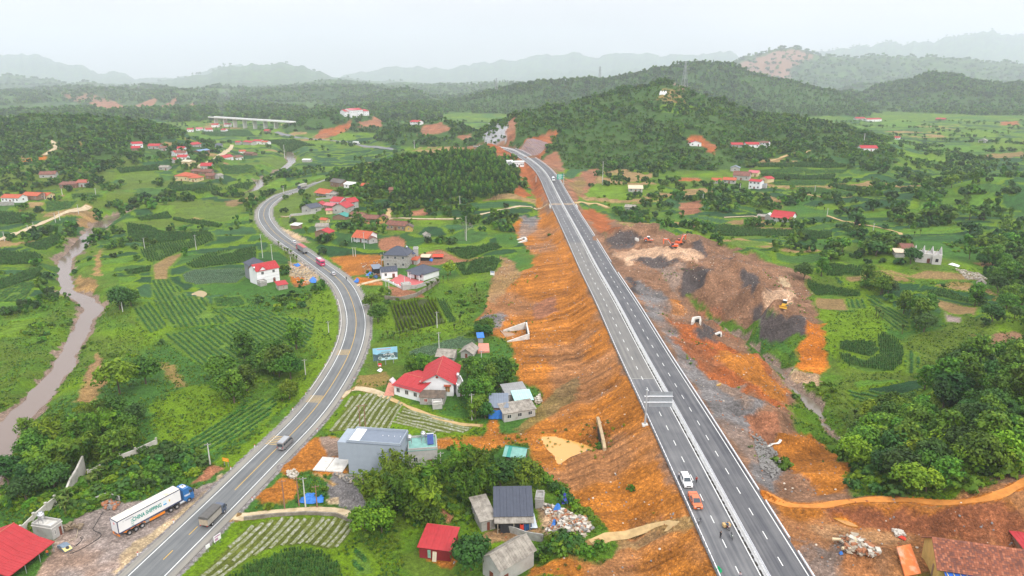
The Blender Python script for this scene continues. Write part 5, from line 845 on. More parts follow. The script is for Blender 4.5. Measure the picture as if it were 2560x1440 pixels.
wall('boundary_wall','long pale boundary wall behind the red roofed shed in the truck lot',[(-20,1388),(18,1368),(55,1338),(88,1306),(118,1280),(140,1262)],2.2,.3,OLDW,.4)
wall('retaining_wall','tall white retaining wall leaning above the river trees',[(166,1246),(182,1226),(198,1206),(214,1182)],3,.5,OLDW,hs=[2.0,3.6,4.2,5.2])
wall('boundary_wall','low pale wall running along the shrubs behind the container truck',[(222,1190),(262,1168),(300,1150),(340,1135),(392,1110)],1.5,.3,OLDW,.35)
wall('broken_wall','broken bent concrete slab fence behind the container truck',[(236,1256),(270,1242),(300,1252)],1.3,.2,PLAST)
wall('garden_wall','old grey wall curving in front of the dark roofed shack',[(1262,1328),(1285,1334),(1315,1345),(1358,1352)],1.7,.25,CONCG)
wall('retaining_wall','stone retaining wall under the bare plot and the bungalow',[(962,748),(1000,752),(1040,742),(1075,722),(1098,705)],1.8,.5,STONE)
wall('garden_wall','grey plastered wall below the bungalow veranda',[(1020,722),(1040,722),(1070,712),(1096,700)],1.9,.3,PLAST)
wall('terrace_wall','white garden wall with square posts around the red terrace',[(955,700),(972,706),(984,712),(996,718),(1008,724)],1.0,.25,PWHITE,.45)
wall('plot_wall','curved stone wall along the path above the striped beds',[(610,1300),(680,1292),(770,1286),(840,1290),(885,1308)],.9,.4,STONE)
wall('yard_wall','grey yard wall of the slate roofed village house',[(724,545),(728,540),(760,537),(790,534)],1.6,.3,PLAST)
wall('yard_wall','low wall in front of the far village yard',[(790,500),(830,496),(875,498),(905,503)],1.4,.3,PLAST)
wall('retaining_wall','grey masonry wall under the farmhouses at the far left',[(-20,516),(0,514),(36,513)],3.0,.5,CONCG)
# ---- culverts
def culvert(label,head,ends,hh,he,t=.55,mat=CONC):
 """head = two pixels of the headwall foot, ends = pixels of the wing wall ends"""
 A,B_=Vector(G(*head[0])),Vector(G(*head[1]));z0=min(A.z,B_.z)-.5;r=T('culvert',label,'culvert',(A.x,A.y,z0));o=Vector((A.x,A.y,z0))
 def seg(nm,a,h0,b_,h1):
  a,b_=Vector((a.x,a.y,z0))-o,Vector((b_.x,b_.y,z0))-o;d=(b_-a).normalized();n=Vector((-d.y,d.x,0))*t/2;U=Vector((0,0,1));b=MB()
  b.add([a-n-U,b_-n-U,b_+n-U,a+n-U,a-n+U*h0,b_-n+U*h1,b_+n+U*h1,a+n+U*h0],[(3,2,1,0),(4,5,6,7),(0,1,5,4),(1,2,6,5),(2,3,7,6),(3,0,4,7)]);b.build(nm,mat,r)
 seg('headwall',A,hh,B_,hh)
 for s,e_ in zip((A,B_),ends):e_=Vector(G(*e_));d=(e_-s);s2=s+d*.05;seg('wing_wall',s2,hh,e_,he)
 b=MB();m=(A+B_)/2-o;m.z=0;d=(B_-A);rz=math.atan2(d.y,d.x);b.box((m.x,m.y,hh*.38),(d.length*.62,t*1.6,hh*.72),rz);b.build('opening',M('culvert dark',(.03,.028,.025),.95),r)
culvert('white U shaped culvert outlet at the foot of the orange embankment',((1316,822),(1322,848)),((1258,830),(1268,855)),3.4,1.2)
culvert('tall concrete culvert wall beside the orange puddle',((1497,1062),(1508,1122)),((1494,1050),(1512,1128)),3.2,2.6,.8,M('culvert tan',(.40,.30,.18),.9,.15,.7))
culvert('small white culvert frame on the red ground beside the terraced plots',((1312,598),(1316,604)),((1293,600),(1296,607)),2.0,.8,1.2)
culvert('white culvert block in the trench below the spoil heaps, upper one',((1733,806),(1748,806)),((1730,812),(1750,812)),3.0,1.5,.9);culvert('white culvert block in the trench below the spoil heaps, lower one',((1782,834),(1800,838)),((1780,840),(1802,842)),2.0,1.2,.9)
b=MB();P=GP([(1898,1119),(1925,1115),(1945,1109),(1952,1100)]);b2=strip(catmull([(x,y,z)for x,y,z in P],4),.35,.18,True);tag(b2.build('drain_chute',CONC),'pale curved concrete drain edge below the red mound','drain')
# bridge abutments where the dirt path passes under the far expressway
for sd,lb in((-1,'left'),(1,'right')):
 s0=s_at(ex,SE,516);p=ex(s0,sd*9.6);r=T('bridge_abutment','pale concrete bridge abutment on the %s side of the expressway at the path crossing'%lb,'abutment',(p[0],p[1],p[2]-5));b=MB();b.box((0,0,2.4),(1.0,13,5.4));b.build('wall',CONC,r);b=MB();b.box((sd*.1,0,5.4),(.4,14,.8));b.build('parapet',CONC,r)
 # ---- shotcrete slope grid far off: raised ribs on the slope
def slope_grid(name,label,quad,nx,ny,w,mat):
 Q=GP(quad);r=T(name,label,'slope',Q[0]);o=Vector(Q[0]);lerp=lambda u,v:(Vector(Q[0])*(1-u)+Vector(Q[1])*u)*(1-v)+(Vector(Q[3])*(1-u)+Vector(Q[2])*u)*v
 def pt(u,v):p=lerp(u,v);return Vector((p.x,p.y,float(H(p.x,p.y))+.25))-o
 for i in range(nx+1):
  b=MB();[b.tube(pt(i/nx,k/8),pt(i/nx,(k+1)/8),w,None,4,False)for k in range(8)];b.build('rib',mat,r)
 for j in range(ny+1):
  b=MB();[b.tube(pt(k/8,j/ny),pt((k+1)/8,j/ny),w,None,4,False)for k in range(8)];b.build('rib',mat,r)
slope_grid('concrete_slope','grey concreted cut slope at the far end of the expressway',[(1212,355),(1264,350),(1272,302),(1236,302)],9,5,.35,M('slope concrete',(.42,.42,.43),.9));slope_grid('ribbed_slope','purple brown ribbed cut slope right of the far expressway',[(1304,374),(1346,388),(1368,358),(1334,348)],12,5,.4,M('slope ribs',(.30,.22,.24),.9))
# ---- billboards and small signs
def board(name,label,A,B_,w,h,z0,mats,postm=GALD,cat='billboard',npost=2):
 """A,B pixels of the two post feet"""
 a,b_=Vector(G(*A)),Vector(G(*B_));m=(a+b_)/2;d=b_-a;rz=math.atan2(d.y,d.x);r=T(name,label,cat,(m.x,m.y,min(a.z,b_.z)),rz)
 for k in range(npost):q=(-.32+.64*k/max(1,npost-1))*w if npost>1 else 0;b=MB();b.box((q,.12,(z0+h)/2-.3),(.12 if w<4 else .25,.1 if w<4 else .25,z0+h+.4));b.build('post',postm,r)
 b=MB();b.box((0,0,z0+h/2),(w,.1,h));b.build('panel',mats,r);return r
_b=G(962,905);HOUSE_SPOTS.append((_b[0],_b[1]-6,11));HOUSE_SPOTS.append((_b[0],_b[1],6))
r=board('billboard','blue tourism billboard with white lettering beside the highway',(944,915),(985,908),8.8,4.9,2.0,M('billboard sky',(.28,.55,.72),.5,.1,.3),npost=3);yy=-.06
BD=M('billboard hills',(.07,.12,.14),.5,.5,.9);BG=M('billboard green',(.16,.26,.26),.5,.4,1.2);BWh=M('billboard white',(.8,.8,.8),.5,.02);BRd=M('billboard red',(.55,.30,.32),.5)
b=MB();b.add([(-4.38,yy,2.02),(4.38,yy,2.02),(4.38,yy,4.6),(3.2,yy,4.9),(2.2,yy,4.5),(1.0,yy,4.9),(-.4,yy,4.5),(-1.8,yy,4.85),(-3.0,yy,4.4),(-4.38,yy,4.8)],[tuple(range(10))]);b.build('printed_hills',BD,r)
b=MB();b.add([(-1.6,yy-.006,2.05),(4.3,yy-.006,2.05),(4.3,yy-.006,2.7),(2.0,yy-.006,3.2),(0,yy-.006,2.9),(-1.6,yy-.006,3.1)],[tuple(range(6))]);b.build('printed_water',M('billboard water',(.45,.62,.70),.5,.3,.8),r)
for cx,cz,rr in((.3,2.75,.62),(2.6,3.2,.85),(-1.9,3.0,.7)):b=MB();b.add([(cx+rr*math.cos(a),yy-.012,cz+rr*.8*math.sin(a))for a in np.linspace(0,6.283,20)[:-1]],[tuple(range(18,-1,-1))]);b.build('printed_ring',BWh,r);b=MB();b.add([(cx+rr*.86*math.cos(a),yy-.018,cz+rr*.66*math.sin(a))for a in np.linspace(0,6.283,20)[:-1]],[tuple(range(18,-1,-1))]);b.build('printed_view',BG,r)
text('CHI LĂNG',.95,BWh,r,(1.2,yy-.03,4.2),(math.pi/2,0,0),width=3.8,bold=.02);b=MB();b.box((-.4,yy-.01,6.35),(5.0,.01,.3));b.build('printed_line',BRd,r);b=MB();b.box((.2,yy-.01,5.15),(3.4,.01,.26));b.build('printed_line',M('billboard grey',(.25,.28,.3),.5),r)
ORN=M('board orange',(.70,.20,.02),.5,.08);ORY=M('board yellow',(.8,.55,.05),.5)
r=board('notice_board','small orange roadside notice board with yellow lettering',(557,1165),(575,1168),2.0,1.0,1.6,ORN,cat='sign');b=MB();[b.box((0,-.06,z_),(1.6,.01,.22))for z_ in(1.85,2.3)];b.build('lettering',ORY,r)
r=board('roadside_sign','white poster board on legs beside the lower highway verge',(538,1362),(552,1355),1.9,1.5,.9,WPAINT,cat='sign');b=MB();b.box((0,-.06,2.1),(1.5,.01,.35));b.box((-.3,-.06,1.4),(.9,.01,.6));b.build('printed_picture',M('poster print',(.45,.25,.38),.5,.3,3),r)
board('roadside_sign','tilted small white board on a thin post below the poster board',(519,1382),(524,1380),1.0,.9,1.2,WPAINT,cat='sign',npost=1)
r=board('roadside_sign','little red and white sign under the billboard',(945,920),(955,919),1.2,1.3,.5,M('sign red',(.6,.04,.05),.5),cat='sign',npost=1);b=MB();b.box((0,-.06,.85),(.8,.01,.4));b.build('lettering',WPAINT,r)
r=board('roadside_sign','white project sign with blue print at the foot of the red slope',(1226,690),(1236,690),2.2,2.0,.6,WPAINT,cat='sign');b=MB();b.box((0,-.06,2.2),(1.9,.01,.6));b.build('printed_picture',M('print blue',(.15,.22,.4),.5,.3),r)
# white marker posts along the highway verge
b=MB();b.box((0,0,.3),(.2,.2,1.1));b.box((0,0,.74),(.204,.204,.16));MK=b.mesh('marker_post',WPAINT);b=MB();b.box((0,0,.78),(.21,.21,.18));MKR=b.mesh('red_band',M('marker red',(.5,.05,.04),.6))
for k in range(26):
 s=8+k*12;p=hw_(s,-6.6 if k%3 else 6.6);o_=tag(ob('marker_post',MK,None,(p[0],p[1],float(H(p[0],p[1])))),'short white marker post on the highway verge','marker post','marker posts along the highway');ob('red_band',MKR,o_)
 # low concrete rail along the outer side of the bend
r=T('roadside_kerb_rail','pale low concrete rail on the left side of the highway bend','rail',hw_(s_at(hw_,SH,960),-6.0));o=Vector(r.location);s=s_at(hw_,SH,975)
while s<s_at(hw_,SH,745):b=MB();a_,b_=Vector(hw_(s,-6.15,.18))-o,Vector(hw_(s+3.9,-6.15,.18))-o;b.tube(a_,b_,.16,None,6);b.build('rail_section',CONC,r);s+=4.0
# viaduct far away
A,B_=Vector(at_z(528,293,22)),Vector(at_z(732,306,22));r=T('viaduct','long pale viaduct across the distant valley','bridge',(A.x,A.y,0));d=B_-A;rz=math.atan2(d.y,d.x);o=Vector((A.x,A.y,0));m=(A+B_)/2-o
b=MB();b.box((m.x,m.y,22),(d.length,14,1.6),rz);b.build('deck',CONC,r);b=MB();n_=Vector((-d.y,d.x,0)).normalized();[b.box((m.x+n_.x*q,m.y+n_.y*q,23.4),(d.length,.5,1.2),rz)for q in(-6.7,6.7)];b.build('parapet',PWHITE,r)
for k in range(8):p=A+d*((k+.5)/8)-o;g=float(H(p.x+o.x,p.y+o.y));b=MB();b.box((p.x,p.y,(20.4+g)/2-1),(2.5,8,21-g+2),rz,top=(1,1));b.build('pier',CONC,r)
# ------------------------------------------------------------------ buildings
def roofmat(n,c,var=.1,st=None,sf=.35):return M('roof '+n,c,.6,var,.9,.02,5,spec=.25,stain=st,sfac=sf,sscale=.6)
R_RED=roofmat('red metal',(.37,.03,.035),.09,(.29,.045,.045),.3);R_ORG=roofmat('orange tile',(.40,.085,.035),.14,(.28,.06,.035),.35);R_OLD=roofmat('old tile',(.20,.075,.05),.25,(.09,.05,.04),.45);R_SLATE=roofmat('slate',(.062,.07,.095),.08,(.085,.09,.11),.3);R_ASB=roofmat('asbestos',(.30,.27,.23),.2,(.14,.12,.10),.45)
R_GRN=roofmat('green',(.04,.24,.20),.1);R_TEAL=roofmat('pale teal',(.18,.36,.32),.15);R_GREY=roofmat('grey metal',(.17,.20,.25),.06,(.22,.24,.27),.3);R_THA=roofmat('thatch',(.11,.095,.085),.2);R_PINK=roofmat('pink',(.46,.12,.14),.1);R_CREAM=roofmat('cream',(.55,.46,.33),.12);R_WHT=roofmat('pale sheet',(.62,.62,.60),.1,(.35,.33,.3),.3);R_BLUE=roofmat('blue metal',(.16,.24,.38),.08)
W_GREY=PLAST;W_WHITE=PWHITE;W_CREAM=M('wall cream',(.62,.50,.28),.85,.08,.8);W_OCH=M('wall ochre',(.48,.32,.10),.9,.12,.8,stain=(.30,.19,.07),sfac=.3);W_BRK=M('wall brown',(.24,.15,.10),.9,.15,1);W_BLUE=M('wall blue grey',(.30,.345,.40),.8,.05,.6,stain=(.27,.31,.36),sfac=.35,sscale=.25);W_RED=M('wall red sheet',(.22,.02,.025),.6,.08,1)
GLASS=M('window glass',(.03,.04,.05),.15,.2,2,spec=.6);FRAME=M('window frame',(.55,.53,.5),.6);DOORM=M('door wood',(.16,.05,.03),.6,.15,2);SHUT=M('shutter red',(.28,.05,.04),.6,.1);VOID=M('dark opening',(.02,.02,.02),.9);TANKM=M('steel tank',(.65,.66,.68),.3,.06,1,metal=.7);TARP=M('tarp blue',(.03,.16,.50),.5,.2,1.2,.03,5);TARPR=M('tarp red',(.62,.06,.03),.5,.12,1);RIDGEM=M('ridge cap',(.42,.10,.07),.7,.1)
def window(par,face,u,z,w,h,W_,D_,frame=FRAME,pane=GLASS,nm='window'):
 """face F L R B of a W_ x D_ box"""
 b=MB();p=MB();t=.06
 def bx(mb,c,s):
  cx,cz=c;sw,sh,dd=s
  if face=='F':mb.box((cx,-dd/2-.003,cz),(sw,dd,sh))
  elif face=='B':mb.box((cx,D_+dd/2+.003,cz),(sw,dd,sh))
  elif face=='L':mb.box((-dd/2-.003,cx,cz),(dd,sw,sh))
  else:mb.box((W_+dd/2+.003,cx,cz),(dd,sw,sh))
 if nm=='door':bx(b,(u,z+h/2),(w,h,.07));return b.build('door',pane,par)
 for c,s in(((u,z+.05),(w+.16,.1,.12)),((u,z+h-.05),(w+.16,.1,.12)),((u-w/2,z+h/2),(.1,h-.2,.12)),((u+w/2,z+h/2),(.1,h-.2,.12)),((u,z+h/2),(.06,h-.2,.10))):bx(b,c,s)
 f=b.build('window',frame,par);bx(p,(u,z+h/2),(w-.1,h-.2,.06));p.build('pane',pane,f);return f
def slope(mb,a,b_,c,d,t=.08):mb.slab(a,b_,c,d,t)
def sheets(root,m,a,b_,c,d,n,t=.05,rows=1,ms=None,seed=0):
 """roof slope a-b eave, d-c ridge cut into sheets that lap each other, each an object"""
 a,b_,c,d=map(Vector,(a,b_,c,d));g=random.Random(seed);nn=(b_-a).cross(d-a).normalized()
 for j in range(rows):
  for i in range(n):
   u0,u1,v0,v1=i/n,(i+1)/n,j/rows,(j+1)/rows;P=lambda u,v:(a*(1-u)+b_*u)*(1-v)+(d*(1-u)+c*u)*v;up=nn*(.02*(i%2)+.03*(j%2)+g.uniform(0,.035))
   mb=MB();q=[P(u0-.001,v0-(.01 if j else 0)),P(u1-.004,v0-(.01 if j else 0)),P(u1-.004,v1),P(u0-.001,v1)];mb.slab(*[p+up for p in q],t)
   k=max(1,int((q[1]-q[0]).length/.55))
   for r_ in range(k):w0,w1=(r_+.1)/k,(r_+.3)/k;A_,B2=q[0].lerp(q[1],w0)+up,q[0].lerp(q[1],w1)+up;C_,D2=q[3].lerp(q[2],w1)+up,q[3].lerp(q[2],w0)+up;hN=nn*.045;mb.add([A_,B2,C_,D2,(A_+B2)/2+hN,(C_+D2)/2+hN],[(0,1,4),(1,2,5,4),(2,3,5),(3,0,4,5)])
   mb.build('roof_sheet',(ms[g.randrange(len(ms))]if ms else m),root)
def house(name,label,A,B,d,ytop=None,h=None,roof='gx',rh=1.6,wm=W_WHITE,rm=R_RED,win=2,door=True,over=.5,n=0,rows=1,ms=None,cat='house',group=None,side=1,z=None,pane=GLASS,floors=1,clear=True,porch=None,ori=1):
 a,b_=Vector(G(*A)),Vector(G(*B));dx,dy=b_.x-a.x,b_.y-a.y;W_=math.hypot(dx,dy);rz=math.atan2(dy,dx);H_=h if h else hgt(A[0],A[1],ytop);D_=d
 ca,sa=math.cos(rz),math.sin(rz);cor=[(a.x+ca*p-sa*q,a.y+sa*p+ca*q)for p,q in((0,0),(W_,0),(W_,D_),(0,D_))];zz=z if z is not None else min(a.z,b_.z)
 r=T(name,label,cat,(a.x,a.y,zz),rz,group);cx,cy=a.x+ca*W_/2-sa*D_/2,a.y+sa*W_/2+ca*D_/2
 if clear:HOUSE_SPOTS.append((cx,cy,math.hypot(W_,D_)*.5+1.5));fx,fy=a.x+ca*W_/2+sa*3.5,a.y+sa*W_/2-ca*3.5;HOUSE_SPOTS.append((fx,fy,W_*.3+2))
 o=over;e=H_;b=MB();b.add([(0,0,-1.6),(W_,0,-1.6),(W_,D_,-1.6),(0,D_,-1.6),(0,0,e),(W_,0,e),(W_,D_,e),(0,D_,e)],[(0,1,5,4),(1,2,6,5),(2,3,7,6),(3,0,4,7),(4,5,6,7)])
 if roof=='gx':b.add([(0,.02,e),(0,D_-.02,e),(0,D_/2,e+rh-.1),(W_,.02,e),(W_,D_-.02,e),(W_,D_/2,e+rh-.1)],[(1,0,2),(3,4,5)])
 if roof=='gy':b.add([(.02,0,e),(W_-.02,0,e),(W_/2,0,e+rh-.1),(.02,D_,e),(W_-.02,D_,e),(W_/2,D_,e+rh-.1)],[(0,1,2),(4,3,5)])
 if roof in('shed','shedf'):b.add([(.02,D_ if roof=='shed' else 0,e),(W_-.02,D_ if roof=='shed' else 0,e),(W_-.02,D_ if roof=='shed' else 0,e+rh-.1),(.02,D_ if roof=='shed' else 0,e+rh-.1),(.02,0 if roof=='shed' else D_,e),(W_-.02,0 if roof=='shed' else D_,e)],[(0,3,2,1),(0,4,3),(1,2,5)])
 b.build('wall',wm,r);S_=[]
 if roof=='gx':
  k=rh/(D_/2);S_=[((-o,-o,e-o*k),(W_+o,-o,e-o*k),(W_+o,D_/2,e+rh),(-o,D_/2,e+rh)),((W_+o,D_+o,e-o*k),(-o,D_+o,e-o*k),(-o,D_/2,e+rh),(W_+o,D_/2,e+rh))];cap=[((-o,D_/2,e+rh+.03),(W_+o,D_/2,e+rh+.03))]
 elif roof=='gy':
  k=rh/(W_/2);S_=[((-o,D_+o,e-o*k),(-o,-o,e-o*k),(W_/2,-o,e+rh),(W_/2,D_+o,e+rh)),((W_+o,-o,e-o*k),(W_+o,D_+o,e-o*k),(W_/2,D_+o,e+rh),(W_/2,-o,e+rh))];cap=[((W_/2,-o,e+rh+.03),(W_/2,D_+o,e+rh+.03))]
 elif roof=='shed':k=rh/D_;S_=[((-o,-o,e-o*k+.05),(W_+o,-o,e-o*k+.05),(W_+o,D_+o,e+rh+o*k+.05),(-o,D_+o,e+rh+o*k+.05))];cap=[]
 elif roof=='shedf':k=rh/D_;S_=[((-o,-o,e+rh+o*k+.05),(W_+o,-o,e+rh+o*k+.05),(W_+o,D_+o,e-o*k+.05),(-o,D_+o,e-o*k+.05))];cap=[]
 if roof in('gx','gy','shed','shedf'):
  b=MB()
  if cap:b.tube(cap[0][0],cap[0][1],.13,None,6);[b.box(((p[0]),p[1],p[2]),(.1,.1,.1))for p in cap[0]]
  else:b.tube(S_[0][3],S_[0][2],.06,None,4)
  if n:R_=b.build('roof',RIDGEM if rm in(R_RED,R_ORG)else rm,r);[sheets(R_,rm,*q,n,rows=rows,ms=ms,seed=i)for i,q in enumerate(S_)]
  else:[slope(b,*q)for q in S_];b.build('roof',rm,r)
 elif roof=='hip':
  L=max(0,(W_-D_)/2)if W_>=D_ else 0;i0=D_/2 if W_>=D_ else W_/2;r0,r1=(i0,D_/2),(W_-i0,D_/2)
  if W_<D_:r0,r1=(W_/2,i0),(W_/2,D_-i0)
  b=MB();E=[(-o,-o,e-.15),(W_+o,-o,e-.15),(W_+o,D_+o,e-.15),(-o,D_+o,e-.15)];P0,P1=(*r0,e+rh),(*r1,e+rh)
  fs=[(0,1,5,4),(1,2,5),(2,3,4,5),(3,0,4)]if W_>=D_ else[(0,1,4),(1,2,5,4),(2,3,5),(3,0,4,5)]
  b.add(E+[P0,P1],fs);b.add([(p[0],p[1],p[2]-.18)for p in E]+E,[(3,2,1,0),(0,1,5,4),(1,2,6,5),(2,3,7,6),(3,0,4,7)]);R_=b.build('roof',rm,r);b=MB();b.tube(P0,P1,.12,None,6)if W_!=D_ else None;[b.tube(E[i],P0 if(i in(0,3)if W_>=D_ else i in(0,1))else P1,.1,None,5)for i in range(4)];b.build('ridge_cap',rm,R_)
 elif roof!='none':
  b=MB();b.box((W_/2,D_/2,e+.06),(W_+.3,D_+.3,.14));R_=b.build('roof',rm,r);b=MB()
  for c,s in(((W_/2,.1,e+.4),(W_,.2,.6)),((W_/2,D_-.1,e+.4),(W_,.2,.6)),((.1,D_/2,e+.4),(.2,D_-.41,.6)),((W_-.1,D_/2,e+.4),(.2,D_-.41,.6))):b.box(c,s)
  b.build('parapet',wm,R_)
 fh=H_/floors
 for fl in range(floors):
  z0=fl*fh;hh=min(1.5,fh*.45);ww=min(1.3,W_*.14)
  for k in range(win):
   u=W_*(k+.5)/win
   if door and fl==0 and k==win//2:window(r,'F',u,0,min(1.3,W_*.2),min(2.3,fh*.75),W_,D_,pane=DOORM,nm='door')
   else:window(r,'F',u,z0+fh*.36,ww,hh,W_,D_,pane=pane)
  if side:
   fc='R' if a.x<0 else 'L'
   for k in range(side):window(r,fc,D_*(k+.5)/side,z0+fh*.36,ww,hh,W_,D_,pane=pane)
 if porch:
  b=MB();b.slab((-.3,-porch,e*.78),(W_+.3,-porch,e*.78),(W_+.3,-.05,e*.97),(-.3,-.05,e*.97),.08);b.build('porch_roof',rm,r)
  for k in range(4):b=MB();b.box((W_*k/3,-porch+.25,e*.38),(.22,.22,e*.78));b.build('pillar',wm,r)
 r['W']=W_;return r,W_,D_,H_
def tank(par,x,y,z,s=1.0,stand=1.2,nm='water_tank'):
 b=MB();b.tube((x,y,z+stand),(x,y,z+stand+1.3*s),.6*s,None,14);b.tube((x,y,z+stand+1.3*s),(x,y,z+stand+1.55*s),.6*s,.15*s,14);o=b.build(nm,TANKM,par,True)
 if stand>.2:b=MB();[b.tube((x+p*.45*s,y+q*.45*s,z),(x+p*.45*s,y+q*.45*s,z+stand),.06,None,6)for p in(-1,1)for q in(-1,1)];b.build('stand',GALD,o)
 return o
def tank_thing(par_obj,x,y,z,s,stand,label):
 m=Matrix.Translation(par_obj.location)@Matrix.Rotation(par_obj.rotation_euler.z,4,'Z');p=m@Vector((x,y,z));r=T('water_tank',label,'water tank',p);b=MB();b.tube((0,0,stand),(0,0,stand+1.3*s),.6*s,None,14);b.tube((0,0,stand+1.3*s),(0,0,stand+1.5*s),.6*s,.2*s,14);b.build('drum',TANKM,r,True);b=MB();[b.tube((u*.45*s,v*.45*s,0),(u*.45*s,v*.45*s,stand),.06,None,6)for u in(-1,1)for v in(-1,1)];b.tube((0,0,stand+1.5*s),(0,0,stand+1.62*s),.18*s,None,8);b.build('stand',GALD,r);return r
 # --- near buildings
r,w,d,h=house('tall_house','tall blue grey box building with dark flat roof by the gravel yard',(873,1183),(1004,1192),7.5,1106,roof='flat',wm=W_BLUE,rm=R_GREY,win=0,side=0);b=MB();b.box((1.6,d/2,h+.2),(2.8,d-.5,.1));b.build('roof_terrace',PWHITE,r);b=MB();b.box((-1.3,d*.5,h*.72),(2.6,d,h*.55));b.build('front_balcony',W_BLUE,r);b=MB();b.box((-4.2,d*.45,.1),(4.6,d*.9,.3));b.box((-8.4,d*.45,.08),(3.4,d*.9,.28));b.build('forecourt',CONC,r)
for k in range(4):b=MB();b.box((w-1.2-k*1.6,d*.6,h+.2),(.16,.16,.16));b.build('roof_peg',PWHITE,r)
tank_thing(r,w+.9,d*.75,h-2.2,1.0,1.0,'steel water tank beside the roof of the grey box building')
r,w,d,h=house('low_house','low rear building with pale green roof terrace behind the grey box building',(1022,1172),(1094,1166),7,h=5.2,roof='flat',wm=W_GREY,rm=R_TEAL,win=2,side=1);tank_thing(r,w*.55,d*.6,h+.2,1.05,1.6,'steel water tank on the green roof terrace');b=MB();b.slab((w*.68,d*.3,h+.5),(w*.9,d*.3,h+.5),(w*.9,d*.8,h+1.7),(w*.68,d*.8,h+1.7),.12);q=b.build('solar_panel',M('solar blue',(.03,.06,.22),.3),r);b=MB();b.tube((w*.66,d*.8,h+1.75),(w*.92,d*.8,h+1.75),.2,None,8);b.build('solar_tank',TANKM,q)
r,w,d,h=house('red_shed','bright red metal shed with two planks by its door in the grass',(1049,1394),(1126,1404),6.6,1366,roof='shed',rh=.9,wm=W_RED,rm=R_RED,win=0,side=0,n=5,over=.4,cat='shed');window(r,'F',w*.32,.3,.7,2.0,w,d,pane=M('green door',(.2,.36,.28),.7,.2),nm='door')
for k,u in enumerate((.44,.5)):b=MB();b.slab((w*u,-.7,0),(w*u+.5,-.7,0),(w*u+.5,-.1,2.1),(w*u,-.1,2.1),.06);tag(ob('plank',b.mesh('plank',M('plank pale',(.55,.48,.36),.8)),None,r.location,r.rotation_euler.z),('left pale plank leaning on the front of the red shed','right pale plank leaning on the front of the red shed')[k],'plank')
r,w,d,h=house('slab_roof_house','old grey house with a weathered slab roof at the bottom edge',(1207,1436),(1251,1462),9.5,h=4.6,roof='gy',rh=2.0,wm=PLAST,rm=R_ASB,win=1,side=0,n=8,rows=3,over=.5);window(r,'R',1.6,.2,1.1,2.3,w,d,pane=DOORM,nm='door')
r,w,d,h=house('lean_to','small slab roofed lean-to beside the old grey house',(1278,1428),(1304,1406),3.2,h=1.8,roof='shed',rh=.9,wm=CONCG,rm=R_ASB,win=0,side=0,n=4,rows=2,cat='shed',clear=False)
r,w,d,h=house('dark_roof_shack','shack with a dark sheet roof and tarpaulins hung over its open front',(1240,1322),(1328,1312),8.5,1288,roof='shed',rh=1.6,wm=VOID,rm=R_SLATE,win=0,side=0,n=6,over=.6);b=MB();q=b.slab((-.4,-2.2,h-.75),(w+.5,-2.2,h-.75),(w+.5,-.3,h-.25),(-.4,-.3,h-.25),.06).build('awning',R_ASB,r);sheets(q,R_ASB,(-.4,-2.2,h-.7),(w+.5,-2.2,h-.7),(w+.5,-.3,h-.2),(-.4,-.3,h-.2),8)
for k in range(3):b=MB();b.box((w*(.05+.45*k),-2.0,h/2-.8),(.2,.2,h));b.build('post',M('post wood',(.3,.26,.2),.9),r)
def cloth(name,label,mat,r,u0,u1,y,z0,z1,fold=.12,cat='tarpaulin'):
 nx,nz=14,6;b=MB();g=np.random.default_rng(abs(int(u0*97))+5);vs=[(u0+(u1-u0)*i/nx,y+fold*math.sin(i*1.7)*(1-j/nz*.3)-.3*(1-j/nz),z0+(z1-z0)*j/nz-.25*math.sin(math.pi*i/nx)*(j/nz))for j in range(nz+1)for i in range(nx+1)]
 b.add(vs,[(j*(nx+1)+i,j*(nx+1)+i+1,(j+1)*(nx+1)+i+1,(j+1)*(nx+1)+i)for j in range(nz)for i in range(nx)]);me=b.mesh(name,mat,True);o=tag(ob(name,me,None,r.location,r.rotation_euler.z),label,cat);return o
cloth('tarpaulin','black tarpaulin hung across the front of the dark roofed shack',M('tarp black',(.025,.025,.028),.7),r,w*.12,w*.66,-1.7,.2,h-.9);cloth('tarpaulin','dark blue tarpaulin at the right end of the shack front',M('tarp navy',(.02,.07,.17),.5,.3,1),r,w*.76,w*1.0,-1.9,-.1,h-.9);cloth('tarpaulin','red tarpaulin strip hung between the black and the blue tarpaulin',TARPR,r,w*.67,w*.78,-1.95,.4,h-1.1)
house('slab_roof_annex','low annex with broken slab roof left of the dark roofed shack',(1204,1330),(1238,1322),7.5,h=3.0,roof='shed',rh=1.2,wm=CONCG,rm=R_ASB,win=1,side=0,n=4,rows=4,cat='shed',clear=False)
house('ruined_hut','roofless little concrete hut between the shack and the rubble',(1338,1272),(1358,1270),3.0,h=2.6,roof='flat',wm=CONCG,rm=CONCG,win=0,side=0,cat='hut')
r,w,d,h=house('green_shed','small shed with green and pale teal sheet roof by the orange track',(1263,1160),(1308,1166),4.6,h=2.9,roof='gx',rh=1.3,wm=M('shed boards',(.13,.10,.07),.9),rm=R_GRN,win=0,side=0,n=6,ms=[R_TEAL,R_TEAL,R_GRN],over=.6,cat='shed')
